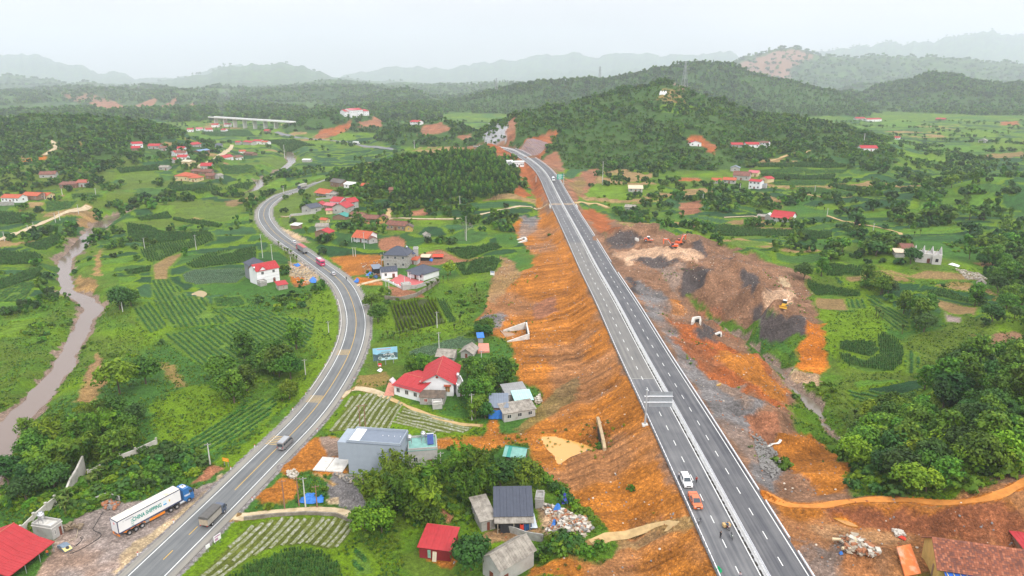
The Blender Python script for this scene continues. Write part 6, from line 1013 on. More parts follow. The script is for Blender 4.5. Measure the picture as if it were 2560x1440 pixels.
# house with the big red roof
r,w,d,h=house('red_roof_house','white house with the largest red gabled roof by the striped vegetable plots',(1054,988),(1134,990),14.5,954,roof='gy',rh=3.0,wm=W_WHITE,rm=R_RED,win=0,side=2,n=10,over=.9)
window(r,'F',w*.82,1.4,1.5,2.0,w,d,pane=M('wood shutter',(.36,.19,.05),.6));b=MB();b.box((w*.82,-.45,3.8),(2.2,.9,.35));b.build('window_canopy',R_ORG,r);b=MB();b.tube((w/2,-.02,h+1.7),(w/2,-.1,h+1.7),.42,None,16);b.build('round_vent',SHUT,r)
for k in range(4):b=MB();q=(h+.1)+k*.45;ww=w*(1-k*.22);b.box((w/2,-.03,q),(ww-.6,.05,.05));b.build('moulding',M('moulding grey',(.5,.5,.52),.8),r)
r2,w,d,h=house('red_roof_wing','left wing with sloping red roofs of the white house',(986,986),(1050,1004),13,h=3.6,roof='gx',rh=1.3,wm=W_WHITE,rm=R_RED,win=3,door=False,side=1,n=8,over=.6,clear=True);b=MB();b.slab((.2,-.6,h-.1),(w*1.02,-.6,h-.1),(w*1.0,.6,h+.2),(.2,.6,h+.2),.06);b.build('fascia',W_RED,r2);b=MB();b.box((w*.8,d*.42,h+1.05),(2.2,3.0,.12));b.build('skylight',CONCG,r2)
r3,w,d,h=house('tile_roof_annex','small brown tiled annex in front of the white house with the big red roof',(1050,1011),(1110,1013),5.4,992,roof='gx',rh=1.1,wm=CONCG,rm=roofmat('brown tile',(.13,.095,.07),.3,(.07,.06,.05),.45),win=2,door=False,side=0,n=8,rows=2,over=.3,clear=False,pane=SHUT)
house('water_box','plain concrete cistern in front of the brown tiled annex',(1082,1024),(1106,1022),2.4,h=1.7,roof='flat',wm=PLAST,rm=CONC,win=0,side=0,cat='cistern',clear=False)
r4,w,d,h=house('flat_annex','white flat roofed annex at the right of the big red roof',(1143,992),(1162,989),7,h=3.6,roof='flat',wm=W_WHITE,rm=CONCG,win=1,side=0,clear=False);tank_thing(r4,w*.5,d*.7,h+.1,.9,1.2,'small tank on the white annex beside the big red roof')
b=MB();P=GP([(960,990),(985,990),(985,962),(972,955)]);b.prism([(p[0],p[1])for p in P],min(p[2]for p in P)-.4,max(p[2]for p in P)+.1);tag(b.build('brick_terrace',M('brick paving',(.48,.20,.14),.85,.2,2)),'pink brick terrace at the left end of the big red roof','terrace')
# sheds under the embankment
r,w,d,h=house('grey_roof_shed','shed with smooth blue grey sheet roof and a blue tarpaulin over its front',(1226,1044),(1268,1043),7,1018,roof='shed',rh=1.0,wm=W_BRK,rm=R_GREY,win=0,side=0,n=4,over=.5,cat='shed');cloth('tarpaulin','bright blue tarpaulin on the front of the grey roofed shed',TARP,r,-.5,w*.95,-1.2,.3,h-.2,.2)
house('slab_roof_shed','long low shed with worn slab roof and grey wall right of the blue tarpaulin',(1260,1056),(1338,1040),4.6,h=2.9,roof='shed',rh=.9,wm=PLAST,rm=R_ASB,win=3,door=False,side=0,n=10,rows=2,over=.4,cat='shed');house('tin_shed','flat tin roofed shed behind the blue grey roof',(1268,1010),(1318,1000),6,h=3.2,roof='shed',rh=.7,wm=W_GREY,rm=roofmat('dull tin',(.26,.26,.26),.1),win=0,side=0,n=4,cat='shed',clear=False);house('turquoise_shed','shed with curved white and turquoise sheets on its roof',(1290,1024),(1330,1018),5,h=3.0,roof='shed',rh=.8,wm=W_GREY,rm=R_WHT,win=0,side=0,n=3,ms=[R_WHT,roofmat('turquoise',(.36,.62,.60),.08)],cat='shed',clear=False)
house('slab_shack','grey shack with patched slab roof above the big red roof',(1094,906),(1132,908),6.5,h=2.8,roof='gx',rh=1.3,wm=CONCG,rm=R_ASB,win=1,side=0,n=6,rows=3,over=.8,cat='shed');r,w,d,h=house('slab_shack','small gabled shack with pale slab roof left of the pink brick platform',(1152,895),(1180,896),6,h=2.6,roof='gy',rh=1.3,wm=PLAST,rm=R_ASB,win=1,side=0,n=4,rows=2,over=.8,cat='shed')
b=MB();P=GP([(1194,884),(1224,882),(1222,862),(1196,864)]);zt=max(p[2]for p in P)+.5;b.prism([(p[0],p[1])for p in P],zt-1.4,zt);tag(b.build('brick_platform',M('brick pink',(.55,.22,.16),.85,.15,1.5)),'pink brick platform at the foot of the embankment','platform')
x,y,z=G(1186,876);b=MB();b.tube((0,0,0),(0,0,1.7),.95,None,14);b.tube((0,0,1.7),(0,0,2.0),.95,.4,14);tag(b.build('water_drum',M('drum blue',(.03,.07,.26),.4),None,True,(x,y,z)),'dark blue drum beside the pink brick platform','drum')
house('tarp_hut','little hut with blue sheet roof below the culvert',(1196,858),(1208,857),3,h=2.4,roof='shed',rh=.6,wm=CONCG,rm=TARP,win=0,side=0,cat='hut')
# white and red house by the bend
r,w,d,h=house('two_storey_house','white two storey house with red roof beside the highway bend',(645,713),(700,701),8.5,678,roof='gx',rh=2.6,wm=W_WHITE,rm=R_RED,win=2,door=True,side=2,n=8,floors=2,over=.5)
b=MB();c=w*.27;b.add([(c-2.0,-.05,h-.2),(c+2.0,-.05,h-.2),(c,-.05,h+1.6),(c-2.0,2.4,h+.4),(c+2.0,2.4,h+.4),(c,3.2,h+1.6)],[(0,1,2)]);b.build('gable_wall',W_WHITE,r);b=MB();b.slab((c-2.4,-.4,h-.3),(c,-.4,h+1.75),(c,3.4,h+1.75),(c-2.4,3.4,h-.3),-.08);b.slab((c,-.4,h+1.75),(c+2.4,-.4,h-.3),(c+2.4,3.4,h-.3),(c,3.4,h+1.75),-.08);b.build('gable_roof',R_RED,r);[MB().box((w/2,-.05,z),(w,.08,.1)).build('moulding',M('moulding grey',(.5,.5,.52),.8),r)for z in(h*.48,h*.72,h*.25)]
tank_thing(r,-.6,1.0,h+.2,.8,.9,'small round tank at the corner of the red roofed two storey house')
house('grey_hip_house','grey house with dark hipped roof joined behind the red roofed one',(630,702),(668,694),9,664,roof='hip',rh=2.8,wm=M('plaster mid grey',(.22,.23,.24),.9,.08,1),rm=R_SLATE,win=1,door=False,side=1,floors=2,clear=True);house('red_roof_shed','low shed with red sheet roof below the white two storey house',(697,726),(720,722),5,h=2.6,roof='shed',rh=.6,wm=M('block wall',(.36,.33,.28),.9,.15,1),rm=R_RED,win=1,door=False,side=0,n=4,cat='shed',pane=SHUT);house('block_shed','tiny flat concrete shed under the white two storey house',(652,717),(668,713),3.5,h=2.2,roof='flat',wm=CONCG,rm=CONC,win=1,door=False,side=0,cat='shed',clear=False)
# grey house, bungalow and their neighbours
r,w,d,h=house('grey_house','unpainted grey two storey house with dark blue hipped roof',(961,669),(1018,671),11,636,roof='hip',rh=3.6,wm=CONCG,rm=R_SLATE,win=3,door=False,side=2,floors=2,over=.6);b=MB();b.box((-1.0,3,h*.52),(2.0,5,.2));b.build('balcony',CONCG,r);b=MB();[b.box((-1.8,q,h*.5),(.25,.25,h))for q in(.8,5.2)];b.build('pillar',CONCG,r);tank_thing(r,w*.82,d*.75,h+1.2,.8,.8,'white tank on the roof of the unpainted grey house')
house('blue_roof_annex','rear annex with blue hipped roof joined to the unpainted grey house',(1018,658),(1037,656),9,635,roof='hip',rh=2.6,wm=CONCG,rm=roofmat('blue slate',(.07,.09,.16),.08),win=1,door=False,side=1,floors=2,clear=False);house('stair_tower','small flat topped stair tower behind the blue roofed annex',(1034,648),(1045,647),3,h=6.0,roof='flat',wm=PLAST,rm=PWHITE,win=1,side=0,cat='tower',clear=False)
house('small_white_house','small white house with plain grey gable roof above the white garden wall',(955,697),(994,693),6.2,680,roof='gx',rh=1.8,wm=W_WHITE,rm=R_SLATE,win=2,side=0,n=6,over=.4);r,w,d,h=house('carport','open dark carport joined left of the small white house',(936,686),(954,684),6,h=3.0,roof='shed',rh=.6,wm=VOID,rm=R_GREY,win=0,side=0,clear=False,cat='carport')
r,w,d,h=house('bungalow','white bungalow with dark hipped roof above the red terrace',(1019,693),(1059,702),11.5,676,roof='hip',rh=3.0,wm=W_WHITE,rm=R_SLATE,win=3,side=0,over=.7);b=MB();b.slab((w*.35,-2.4,h-.5),(w*.95,-2.4,h-.5),(w*.95,.2,h+.3),(w*.35,.2,h+.3),.14);b.build('porch_roof',R_SLATE,r);[MB().box((w*u,-2.2,h/2-.3),(.3,.3,h-.3)).build('pillar',W_WHITE,r)for u in(.38,.92)];HOUSE_SPOTS.append((r.location.x-4,r.location.y+1,6))
b=MB();P=GP([(976,702),(1008,722),(1046,716),(1060,704),(1020,694),(1000,686)]);zt=float(np.mean([p[2]for p in P]))+.25;b.prism([(p[0],p[1])for p in P],zt-1.6,zt);tag(b.build('red_terrace',M('red tiles',(.45,.11,.11),.7,.12,1.5)),'red tiled terrace in front of the white bungalow','terrace');HOUSE_SPOTS.append((P[3][0],P[3][1],8));HOUSE_SPOTS.append((P[5][0],P[5][1],7))
house('pump_house','grey block with slits at the corner of the red terrace',(1007,726),(1028,723),3,h=2.6,roof='flat',wm=PLAST,rm=R_WHT,win=0,side=0,cat='hut',clear=False);house('site_hut','red roofed site hut behind the bungalow',(1023,660),(1042,662),4,h=2.6,roof='shed',rh=.8,wm=PLAST,rm=R_ORG,win=1,side=0,cat='hut');house('site_shelter','pale canvas shelter on the building site behind the bungalow',(1052,652),(1072,652),4,h=2.2,roof='shed',rh=.5,wm=VOID,rm=R_CREAM,win=0,side=0,cat='shelter');house('red_tent','bright red tarpaulin tent on the orange building site',(1084,648),(1106,647),3.6,h=1.6,roof='gx',rh=.8,wm=VOID,rm=TARPR,win=0,side=0,cat='tent')
# --- houses of the village and the valley:  label, A, B, depth, height, roof, rise, wall, roof colour, windows
V=[('village_house','orange tiled long house with a red porch near the far end of the highway bend',(790,489),(822,491),9,3.6,'gx',2.2,W_GREY,R_ORG,3,2.2),('village_shed','grey patched lean-to right of the orange tiled long house',(815,492),(838,492),6,2.4,'shed',.8,W_GREY,R_ASB,1,0),('stilt_house','dark thatched stilt house at the edge of the woods',(826,466),(854,468),8,4.6,'gx',2.4,W_BRK,R_THA,3,0),('village_house','white house with pale patched roof right of the thatched stilt house',(860,470),(886,470),9,3.6,'gx',1.5,W_WHITE,R_WHT,2,0),('village_house','blue grey gabled house with a slate roof inside the highway bend',(755,532),(778,534),10,4.6,'gy',2.2,W_GREY,R_SLATE,1,0),('village_house','small red roofed house right of the slate gabled house',(789,523),(806,521),8,3.8,'gy',1.6,W_GREY,R_RED,1,0),('village_house','rear house with steep red roof in the crowded village',(826,518),(850,518),10,5,'gx',2.6,W_WHITE,R_RED,2,0),('village_house','front house with wide red gable in the crowded village',(832,534),(866,535),12,5,'gy',3.0,W_GREY,R_RED,2,0),('village_house','right hand house with steep red gable in the crowded village',(857,521),(874,523),9,5.5,'gy',2.4,W_GREY,R_RED,1,0),('village_house','low house with a pinkish red roof in the crowded village',(810,524),(832,525),7,3.8,'gx',1.4,W_BRK,R_PINK,2,0),('village_shed','pink awning shed between the red roofed houses',(815,536),(831,535),5,3.0,'shed',.4,W_CREAM,R_PINK,1,0),('village_house','low house with a green gabled roof below the crowded red roofs',(832,549),(866,550),8,2.6,'gy',1.8,W_BRK,R_GRN,0,0),('village_house','old house with rusty tiles left of the round dark tree',(874,546),(902,547),7,2.8,'gx',1.6,W_CREAM,R_OLD,2,0),('village_house','long rusty tiled house right of the round dark tree',(905,555),(942,556),8,2.8,'gx',1.8,W_BRK,R_OLD,2,0),('village_house','ochre gabled mud house by the pale path',(943,557),(965,556),8,3.0,'gy',1.8,W_OCH,R_OLD,0,0),('village_house','long brown tiled mud house with a row of windows',(966,575),(1012,577),8,3.8,'gx',2.0,M('mud wall',(.30,.20,.12),.95,.15,1),R_OLD,5,0),('village_house','little ochre house beside the long brown tiled house',(1013,579),(1031,579),6,3.0,'gy',1.4,W_OCH,roofmat('brown dull',(.12,.085,.07),.2),1,0),('village_house','white house with orange roof and red porch at the front of the village',(884,604),(922,607),9,4.0,'gx',2.4,W_WHITE,R_ORG,3,2.0),('village_shed','grey annex with rusty tile roof beside the white house with the red porch',(923,610),(944,607),7,2.8,'gy',1.3,W_GREY,R_OLD,1,0),('village_house','open fronted house with a bright red gabled roof among the trees',(788,592),(822,593),7,3.2,'gy',1.8,W_BRK,R_RED,1,0),('village_shed','grey slab roofed house behind the bright red gable',(790,578),(819,578),7,3.4,'gx',1.4,W_GREY,R_ASB,0,0),('village_shed','tin roofed roadside shelter in the bend',(727,572),(745,572),5,2.6,'shed',.5,W_BRK,R_WHT,0,0),('village_shed','tiny orange roofed shed in the village trees',(800,557),(815,557),4,2.6,'gx',.9,W_CREAM,R_ORG,0,0),('field_hut','small grey hut below the wooded knoll',(1063,594),(1077,594),4,2.2,'gy',1.0,W_GREY,R_ASB,1,0),('village_house','rusty roof half hidden in the trees on the knoll',(973,483),(988,483),6,3,'gx',1.5,W_BRK,R_OLD,0,0),('village_house','orange roof half hidden by trees left of the knoll',(903,472),(918,472),6,3,'gx',1.5,W_BRK,R_ORG,0,0),('farm_house','dark red tiled large house in the hillside hamlet',(1832,449),(1872,452),12,4.5,'gx',3.0,W_GREY,R_OLD,3,0),('farm_house','grey gable house at the top of the hillside hamlet',(1826,428),(1848,430),8,4,'gy',1.8,W_GREY,R_GREY,1,0),('farm_house','pink roofed house at the right of the hillside hamlet',(1870,441),(1893,442),9,4,'gx',1.6,W_CREAM,R_PINK,2,0),('farm_house','orange roofed house at the front of the hillside hamlet',(1807,458),(1838,460),8,3.5,'gx',1.6,W_GREY,R_ORG,3,0),('farm_house','white two storey house with a small red roof in the hillside hamlet',(1871,472),(1899,473),8,7.0,'gx',1.2,W_WHITE,R_RED,3,0),('farm_shed','shed with blue cover beside the white two storey house',(1900,470),(1914,471),5,3,'flat',.2,W_GREY,R_BLUE,0,0),('farm_house','orange roof between the trees left of the hillside hamlet',(1780,458),(1802,459),7,3,'gx',1.5,W_GREY,R_ORG,1,0),('farm_house','reddish house right of the white two storey one',(1900,455),(1918,458),8,4,'gy',1.4,W_CREAM,R_RED,1,0),('farm_house','white house with a bright red gabled roof at the brown plot',(1928,552),(1978,555),10,4.0,'gx',2.8,W_WHITE,R_RED,4,3.0),('farm_shed','small white gable joined to the bright red roofed farm',(1911,549),(1926,550),6,3,'gy',1.3,W_GREY,R_WHT,0,0),('farm_shed','low tin shed at the left of the bright red roofed farm',(1893,549),(1911,550),5,2.6,'shed',.4,W_BRK,R_ASB,0,0),('farm_house','single red gable house on the red hillside clearing',(1724,364),(1753,366),9,4,'gy',2.2,W_WHITE,R_RED,2,0),('farm_house','long red roofed farmhouse left of the pair on the far slope',(1829,368),(1857,369),9,3.5,'gx',1.8,W_GREY,R_RED,3,0),('farm_house','red roofed farmhouse in the middle of the row on the far slope',(1866,368),(1898,369),10,3.8,'gx',2.0,W_WHITE,R_RED,3,0),('farm_house','white two storey house at the right end of the row on the far slope',(1898,368),(1918,368),8,5.5,'gx',1.4,W_WHITE,R_OLD,3,0),('farm_house','white farm with wide red roof by the dark trees at the far right',(2152,378),(2193,379),10,4,'gx',2.4,W_WHITE,R_RED,4,0),('farm_house','left one of two far red roofs on the hazy right slope',(2140,300),(2163,300),12,4,'gx',2.4,W_GREY,R_RED,2,0),('farm_house','right one of two far red roofs on the hazy right slope',(2168,303),(2204,303),14,5,'gx',2.6,W_WHITE,R_RED,3,0),('farm_house','lone red roof high on the hazy right slope',(2338,301),(2361,301),12,4,'gx',2.4,W_BRK,R_RED,2,0),('farm_house','faint grey gable in the haze at the right edge',(2445,356),(2464,357),9,4,'gy',2.0,W_GREY,R_ASB,1,0),('farm_house','tiny red roof behind the far trees on the right',(2234,348),(2248,349),8,3,'gx',1.6,W_WHITE,R_RED,1,0),('farm_house','cottage with cream roof above the terraces by the expressway',(1572,480),(1606,481),9,3.4,'gx',2.0,W_GREY,R_CREAM,3,0),('farm_shed','small grey roofed shed by the dirt track fork',(1562,524),(1586,526),6,2.4,'gx',1.2,W_GREY,R_ASB,0,0),('field_hut','grey gabled field hut at the end of the brown field',(2441,721),(2459,723),5,2.6,'gy',1.4,W_BRK,R_ASB,2,0),('farm_shed','cream roofed shelter left of the unfinished house',(2238,644),(2262,644),6,2.8,'shed',.6,W_GREY,R_CREAM,0,0),('farm_house','rusty tiled roof behind the cream shelter',(2255,634),(2284,634),8,3,'gx',1.6,W_OCH,R_OLD,1,0),('farm_house','low orange roofed house at the far left edge',(4,505),(48,507),9,4,'gx',2.0,W_WHITE,R_ORG,5,0),('farm_house','rusty red roofed house right of the house at the left edge',(56,498),(95,500),9,3.5,'gx',2.0,W_BRK,R_ORG,3,0),('farm_house','bright orange roofed annex of the rusty red roofed house',(96,496),(120,498),8,3.2,'gx',1.6,W_CREAM,R_ORG,2,0),('farm_house','brown roofed grey house on the left wooded slope',(99,445),(139,446),10,4,'gx',2.2,W_GREY,R_OLD,2,0),('farm_house','left of three joined brown roofed houses on the left slope',(149,470),(168,470),9,3.4,'gx',1.8,W_BRK,R_OLD,2,0),('farm_house','middle of three joined brown roofed houses on the left slope',(168,470),(192,470),9,3.6,'gx',1.8,W_BRK,R_OLD,2,0),('farm_house','right of three joined brown roofed houses, with the redder roof',(192,468),(218,468),9,4.2,'gx',1.8,W_GREY,roofmat('rust red',(.30,.08,.05),.15),3,0),('villa','cream villa with a big orange hipped roof in the left valley',(438,452),(470,453),14,5,'hip',3.0,W_CREAM,R_ORG,3,0),('villa','lower wing of the cream villa with orange hipped roof',(472,454),(494,455),10,4,'hip',2.2,W_CREAM,R_ORG,3,0),('farm_house','tall red roofed house behind the cream villa',(502,425),(528,426),10,5,'gx',2.4,W_GREY,R_RED,3,0),('farm_house','brown roofed long house behind the cream villa',(498,436),(529,437),8,3.4,'gx',1.8,W_BRK,R_OLD,3,0),('farm_house','brown roofed low house left behind the cream villa',(478,435),(499,436),8,3.4,'gx',1.6,W_BRK,R_OLD,2,0),('farm_house','brown roofed house right of the cream villa',(514,447),(535,448),8,3.6,'gx',2.0,W_BRK,R_OLD,2,0),('farm_shed','grey gable shed right of the cream villa',(536,447),(547,448),6,3.6,'gy',1.4,W_GREY,R_ASB,0,0),('farm_house','cream flat fronted house by the valley road',(455,415),(475,416),9,5,'gx',1.2,W_CREAM,R_CREAM,2,0),('farm_shed','grey shed standing alone in the left valley field',(398,425),(420,426),8,3.4,'gx',1.4,W_GREY,R_ASB,2,0),('farm_house','red roof just above the large valley tree',(443,399),(466,400),8,3.4,'gx',2.0,W_WHITE,R_RED,2,0),('farm_house','narrow red roofed house left in the valley hamlet',(427,389),(441,390),8,4.4,'gy',1.8,W_WHITE,R_RED,1,0),('farm_house','dark red roofed house in the centre of the valley hamlet',(441,391),(464,392),9,4.4,'gx',2.0,W_WHITE,R_OLD,3,0),('farm_house','small red roof at the top of the valley hamlet',(443,376),(460,377),8,3,'gx',1.6,W_WHITE,R_RED,2,0),('farm_house','tiny red roofed grey house at the bottom left of the valley hamlet',(427,408),(437,408),7,4,'gy',1.6,W_GREY,R_RED,1,0),('farm_house','left low red roof of the upper hillside group',(329,376),(350,377),8,3.4,'gx',1.8,W_BRK,R_RED,2,0),('farm_house','upper left red roof of the upper hillside group',(332,368),(358,369),9,5,'gx',1.8,W_WHITE,R_RED,3,0),('farm_house','long red roof of the upper hillside group',(370,371),(398,373),9,4,'gx',2.0,W_GREY,R_RED,3,0),('farm_house','brownish roof at the right end of the upper hillside group',(398,376),(415,377),8,3.4,'gx',1.6,W_GREY,R_OLD,2,0),('farm_house','grey gabled house with red roof near the valley road end',(482,367),(504,368),10,4.5,'gx',2.0,W_GREY,R_RED,2,0),('farm_house','blue grey hipped house at the end of the valley road',(532,367),(558,368),10,4.5,'hip',2.2,W_GREY,R_SLATE,3,0),('farm_shed','barn with pale blue sheet roof beside the valley road',(498,383),(525,384),8,4.5,'gx',1.2,W_BRK,R_BLUE,2,0),('farm_house','left red roof of the far row beyond the valley road',(588,361),(599,362),8,4,'gx',1.6,W_GREY,R_RED,1,0),('farm_house','second red roof of the far row, with a grey awning',(608,362),(628,363),9,5,'gx',1.8,W_GREY,R_RED,2,0),('farm_house','third red roof of the far row, the longest',(632,360),(652,361),9,5,'gx',1.8,W_WHITE,R_RED,2,0),('farm_house','rightmost red roof of the far row beyond the valley road',(653,361),(667,362),9,4,'gx',1.6,W_WHITE,R_ORG,2,0),('farm_house','small orange roof above the brown roof in the valley orchard',(600,382),(615,383),7,3,'gx',1.5,W_WHITE,R_ORG,1,0),('farm_house','brown roof in the valley orchard',(609,388),(631,389),8,3,'gx',1.6,W_BRK,R_OLD,2,0),('farm_house','white house with broad red roof right of the valley road',(556,399),(584,400),9,4.5,'gx',2.4,W_WHITE,R_RED,2,0),('farm_house','dull red roofed house joined right of the broad red roof',(584,398),(609,399),9,4,'gx',2.0,W_WHITE,R_OLD,3,0),('distant_house','far red roof under the viaduct, leftmost',(468,330),(483,330),12,5,'gx',2.2,W_WHITE,R_RED,2,0),('distant_house','far pinkish roof in the row under the viaduct hill',(490,327),(506,327),12,4,'gx',2.2,W_WHITE,R_PINK,2,0),('distant_house','far broad red roof below the left end of the viaduct',(517,330),(533,330),14,5,'gx',2.5,W_WHITE,R_RED,2,0),('distant_house','far pair of red roofs right below the viaduct end, left',(529,318),(545,318),12,5,'gx',2.2,W_WHITE,R_RED,2,0),('distant_house','far pair of red roofs right below the viaduct end, right',(561,317),(577,317),12,5,'gx',2.2,W_WHITE,R_PINK,2,0),('distant_house','far single red roof below the middle of the viaduct',(552,330),(563,330),12,4,'gx',2.0,W_WHITE,R_RED,1,0),('distant_house','lone red roofed house in the hazy far fields',(660,333),(671,333),9,5,'gx',1.8,W_BRK,R_RED,1,0),('farm_shed','pale low greenhouse in the middle of the far fields',(756,406),(775,406),8,3,'gx',1.0,W_GREY,R_WHT,0,0),('distant_house','white house with red roof behind the red cut banks',(1025,314),(1046,314),12,6,'gx',2.2,W_WHITE,R_RED,3,0),('town_building','leftmost white building of the distant town',(862,292),(874,292),20,10,'gx',3.0,W_WHITE,R_RED,3,0),('town_building','tall white building in the middle of the distant town',(878,294),(893,294),20,14,'gx',3.0,W_WHITE,R_PINK,3,0),('town_building','white building with red roof right of the tall one in the distant town',(894,290),(908,290),20,12,'gx',3.0,W_WHITE,R_RED,3,0),('town_building','rightmost red roofed building of the distant town',(910,289),(923,289),20,9,'gx',3.0,W_WHITE,R_RED,2,0),('site_building','long white prefabricated site cabins beside the far expressway',(1281,418),(1310,417),7,5,'gx',.8,W_WHITE,R_WHT,6,0),('site_building','white site cabin at the left end of the long cabins',(1268,413),(1281,413),6,4,'gx',.8,W_WHITE,R_WHT,2,0)]
for nm,lb,A,B_,d,h,rf,rh,wm_,rm_,wn,po in V:house(nm,lb,A,B_,d,h=h,roof=rf,rh=rh,wm=wm_,rm=rm_,win=wn,door=wn>1,side=1 if A[1]>430 else 0,over=.6,porch=po or None,floors=2 if h>5.2 else 1,cat='shed' if 'shed' in nm or 'hut' in nm else 'house',n=5 if A[1]>560 and 'hut' not in nm else 0)
for wx,wd,lb in((1652,2,'left'),(1658,2,'middle'),(1664,2,'right')):x,y,z=G(wx,236);b=MB();b.box((0,0,2),(5,4,6),top=(.3,.3));tag(b.build('white_tomb',PWHITE,None,False,(x,y,z)),'%s one of three tiny white tombs on the hilltop'%lb,'tomb')
# --- unfinished house
r,w,d,h=house('unfinished_house','unfinished grey block house with bare gables and no roof',(2288,655),(2352,660),9,h=4.4,roof='none',rm=CONCG,wm=M('block grey',(.46,.44,.42),.95,.1,1),win=3,side=2,pane=VOID)
for k in range(4):u=w*k/3;b=MB();b.profile([(.3,h),(d-.3,h),(d/2,h+3.4)],u-.12,u+.12,'x');b.build('gable_wall',M('block grey',(.46,.44,.42)),r)
for k in range(6):b=MB();b.tube((w*(k%3+.2)/3,d*.2,h+.3),(w*(k%3+.8)/3,d*.8,h+1.4),.1,None,5);b.build('rafter',M('timber',(.45,.30,.16),.9),r)
b=MB();b.box((w*.5,.1,h+.1),(w,.4,.3));b.build('ring_beam',CONC,r);b=MB();b.add([(w*.62,-1.6,-.5),(w*.98,-1.6,-.5),(w*.98,-1.6,h-.6),(w*.8,-1.6,h+1.0),(w*.62,-1.6,h-.6),(w*.62,0,-.5),(w*.98,0,-.5),(w*.98,0,h-.6),(w*.8,0,h+1.0),(w*.62,0,h-.6)],[(0,1,2,3,4),(5,9,8,7,6),(0,4,9,5),(1,6,7,2),(2,7,8,3),(3,8,9,4)]);q=b.build('front_bay',M('block grey',(.46,.44,.42)),r);b=MB();b.box((w*.8,-1.63,h*.45),(1.3,.08,1.6));b.build('window_opening',VOID,q)
# --- lower right: old tiled house, broken slab, red roof corner
r,w,d,h=house('old_tiled_house','old ochre walled house with long worn tile roof at the lower right corner',(2338,1466),(2640,1512),8.6,h=4.4,roof='none',wm=W_OCH,rm=R_OLD,win=0,side=0,z=float(H(*G(2338,1466)[:2])))
rh=3.0;b=MB();b.add([(0,.02,h),(0,d-.02,h),(0,d/2,h+rh)],[(1,0,2)]);b.build('gable_wall',W_OCH,r)
for k,q in enumerate((((-.5,-.7,h-.45),(w,-.7,h-.45),(w,d/2,h+rh+.05),(-.5,d/2,h+rh+.05)),((w,d+.7,h-.45),(-.5,d+.7,h-.45),(-.5,d/2,h+rh+.05),(w,d/2,h+rh+.05)))):
 b=MB();b.slab(*q,.1);R_=b.build('roof',R_OLD,r);g=np.random.default_rng(9+k);a_,b2,c_,d_=map(Vector,q);nn=(b2-a_).cross(d_-a_).normalized();NX,NY=int((b2-a_).length/.42),int((d_-a_).length/.36);tl={c:MB()for c in range(3)}
 for j in range(NY):
  for i in range(NX):
   if g.uniform()<.025:continue
   P=lambda u,v:(a_*(1-u)+b2*u)*(1-v)+(d_*(1-u)+c_*u)*v+nn*.03;lift=nn*g.uniform(.05,.11);tl[int(g.choice(3,p=(.5,.3,.2)))].quad(P(i/NX,j/NY)+lift,P((i+.9)/NX,j/NY)+lift,P((i+.9)/NX,(j+1.05)/NY),P(i/NX,(j+1.05)/NY))
 for c in range(3):tl[c].build('roof_tiles',(roofmat('tile a',(.26,.085,.045),.25),roofmat('tile b',(.17,.065,.045),.25),roofmat('tile c',(.36,.13,.07),.2))[c],R_,kind='stuff')
window(r,'L',d*.28,.4,.6,2.6,w,d,pane=W_BRK,nm='door');b=MB();b.slab((.8,-1.9,h-1.2),(9,-1.9,h-1.2),(9,-.05,h-.7),(.8,-.05,h-.7),.06);b.build('porch_frame',M('porch blue',(.03,.12,.5),.5),r);[MB().box((1.2+k*1.1,-1.0,h-.82),(.12,1.8,.08)).build('porch_beam',M('beam pale',(.7,.55,.2),.7),r)for k in range(6)]
P=[Vector(G(x,y))for x,y in((2238,1388),(2272,1384),(2302,1440),(2262,1446))];b=MB();b.slab(P[3]+Vector((0,0,.5)),P[2]+Vector((0,0,.6)),P[1]+Vector((0,0,2.2)),P[0]+Vector((0,0,1.9)),.35);tag(b.build('broken_slab',M('slab orange',(.62,.17,.05),.9,.15,.8,stain=(.5,.42,.33),sfac=.4)),'tilted broken orange concrete slab left of the old ochre house','slab')
house('red_roof_corner','corner of a red sheet roof at the right edge above the old tiled house',(2556,1392),(2620,1400),5,h=2.6,roof='shed',rh=.7,wm=W_BRK,rm=R_RED,win=0,side=0,n=4,cat='shed')
# --- lower left: roadside eatery with red roofs, concrete shed with tank
r,w,d,h=house('roadside_shed','long open roadside building with red sheet roof in the lower left corner',(-10,1458),(97,1374),11.5,h=3.4,roof='gx',rh=2.6,wm=M('shed wall',(.16,.11,.09),.9,.2,1),rm=R_RED,win=0,side=0,n=9,over=.6);b=MB();q=b.slab((-.4,-4.2,h-.9),(w+.6,-4.2,h-.9),(w+.6,-.55,h-.2),(-.4,-.55,h-.2),.06).build('canopy',R_RED,r);sheets(q,R_RED,(-.4,-4.2,h-.84),(w+.6,-4.2,h-.84),(w+.6,-.55,h-.14),(-.4,-.55,h-.14),9)
for k in range(4):b=MB();b.tube((w*k/3,-4.0,-.3),(w*k/3,-4.0,h-.9),.07,None,8);b.build('post',GALD,r)
b=MB();b.box((w/2,-2,.05),(w+1,4.4,.16));b.build('tiled_floor',M('floor red tile',(.30,.10,.06),.6,.2,2),r)
r,w,d,h=house('concrete_shed','small concrete shed with flat roof and steel tank behind the red roofs',(134,1350),(160,1332),5.4,h=3.0,roof='flat',wm=PLAST,rm=CONC,win=2,side=0,cat='shed');tank_thing(r,w*.5,d*.72,h+.1,1.15,1.1,'large steel water tank on the flat roofed concrete shed')
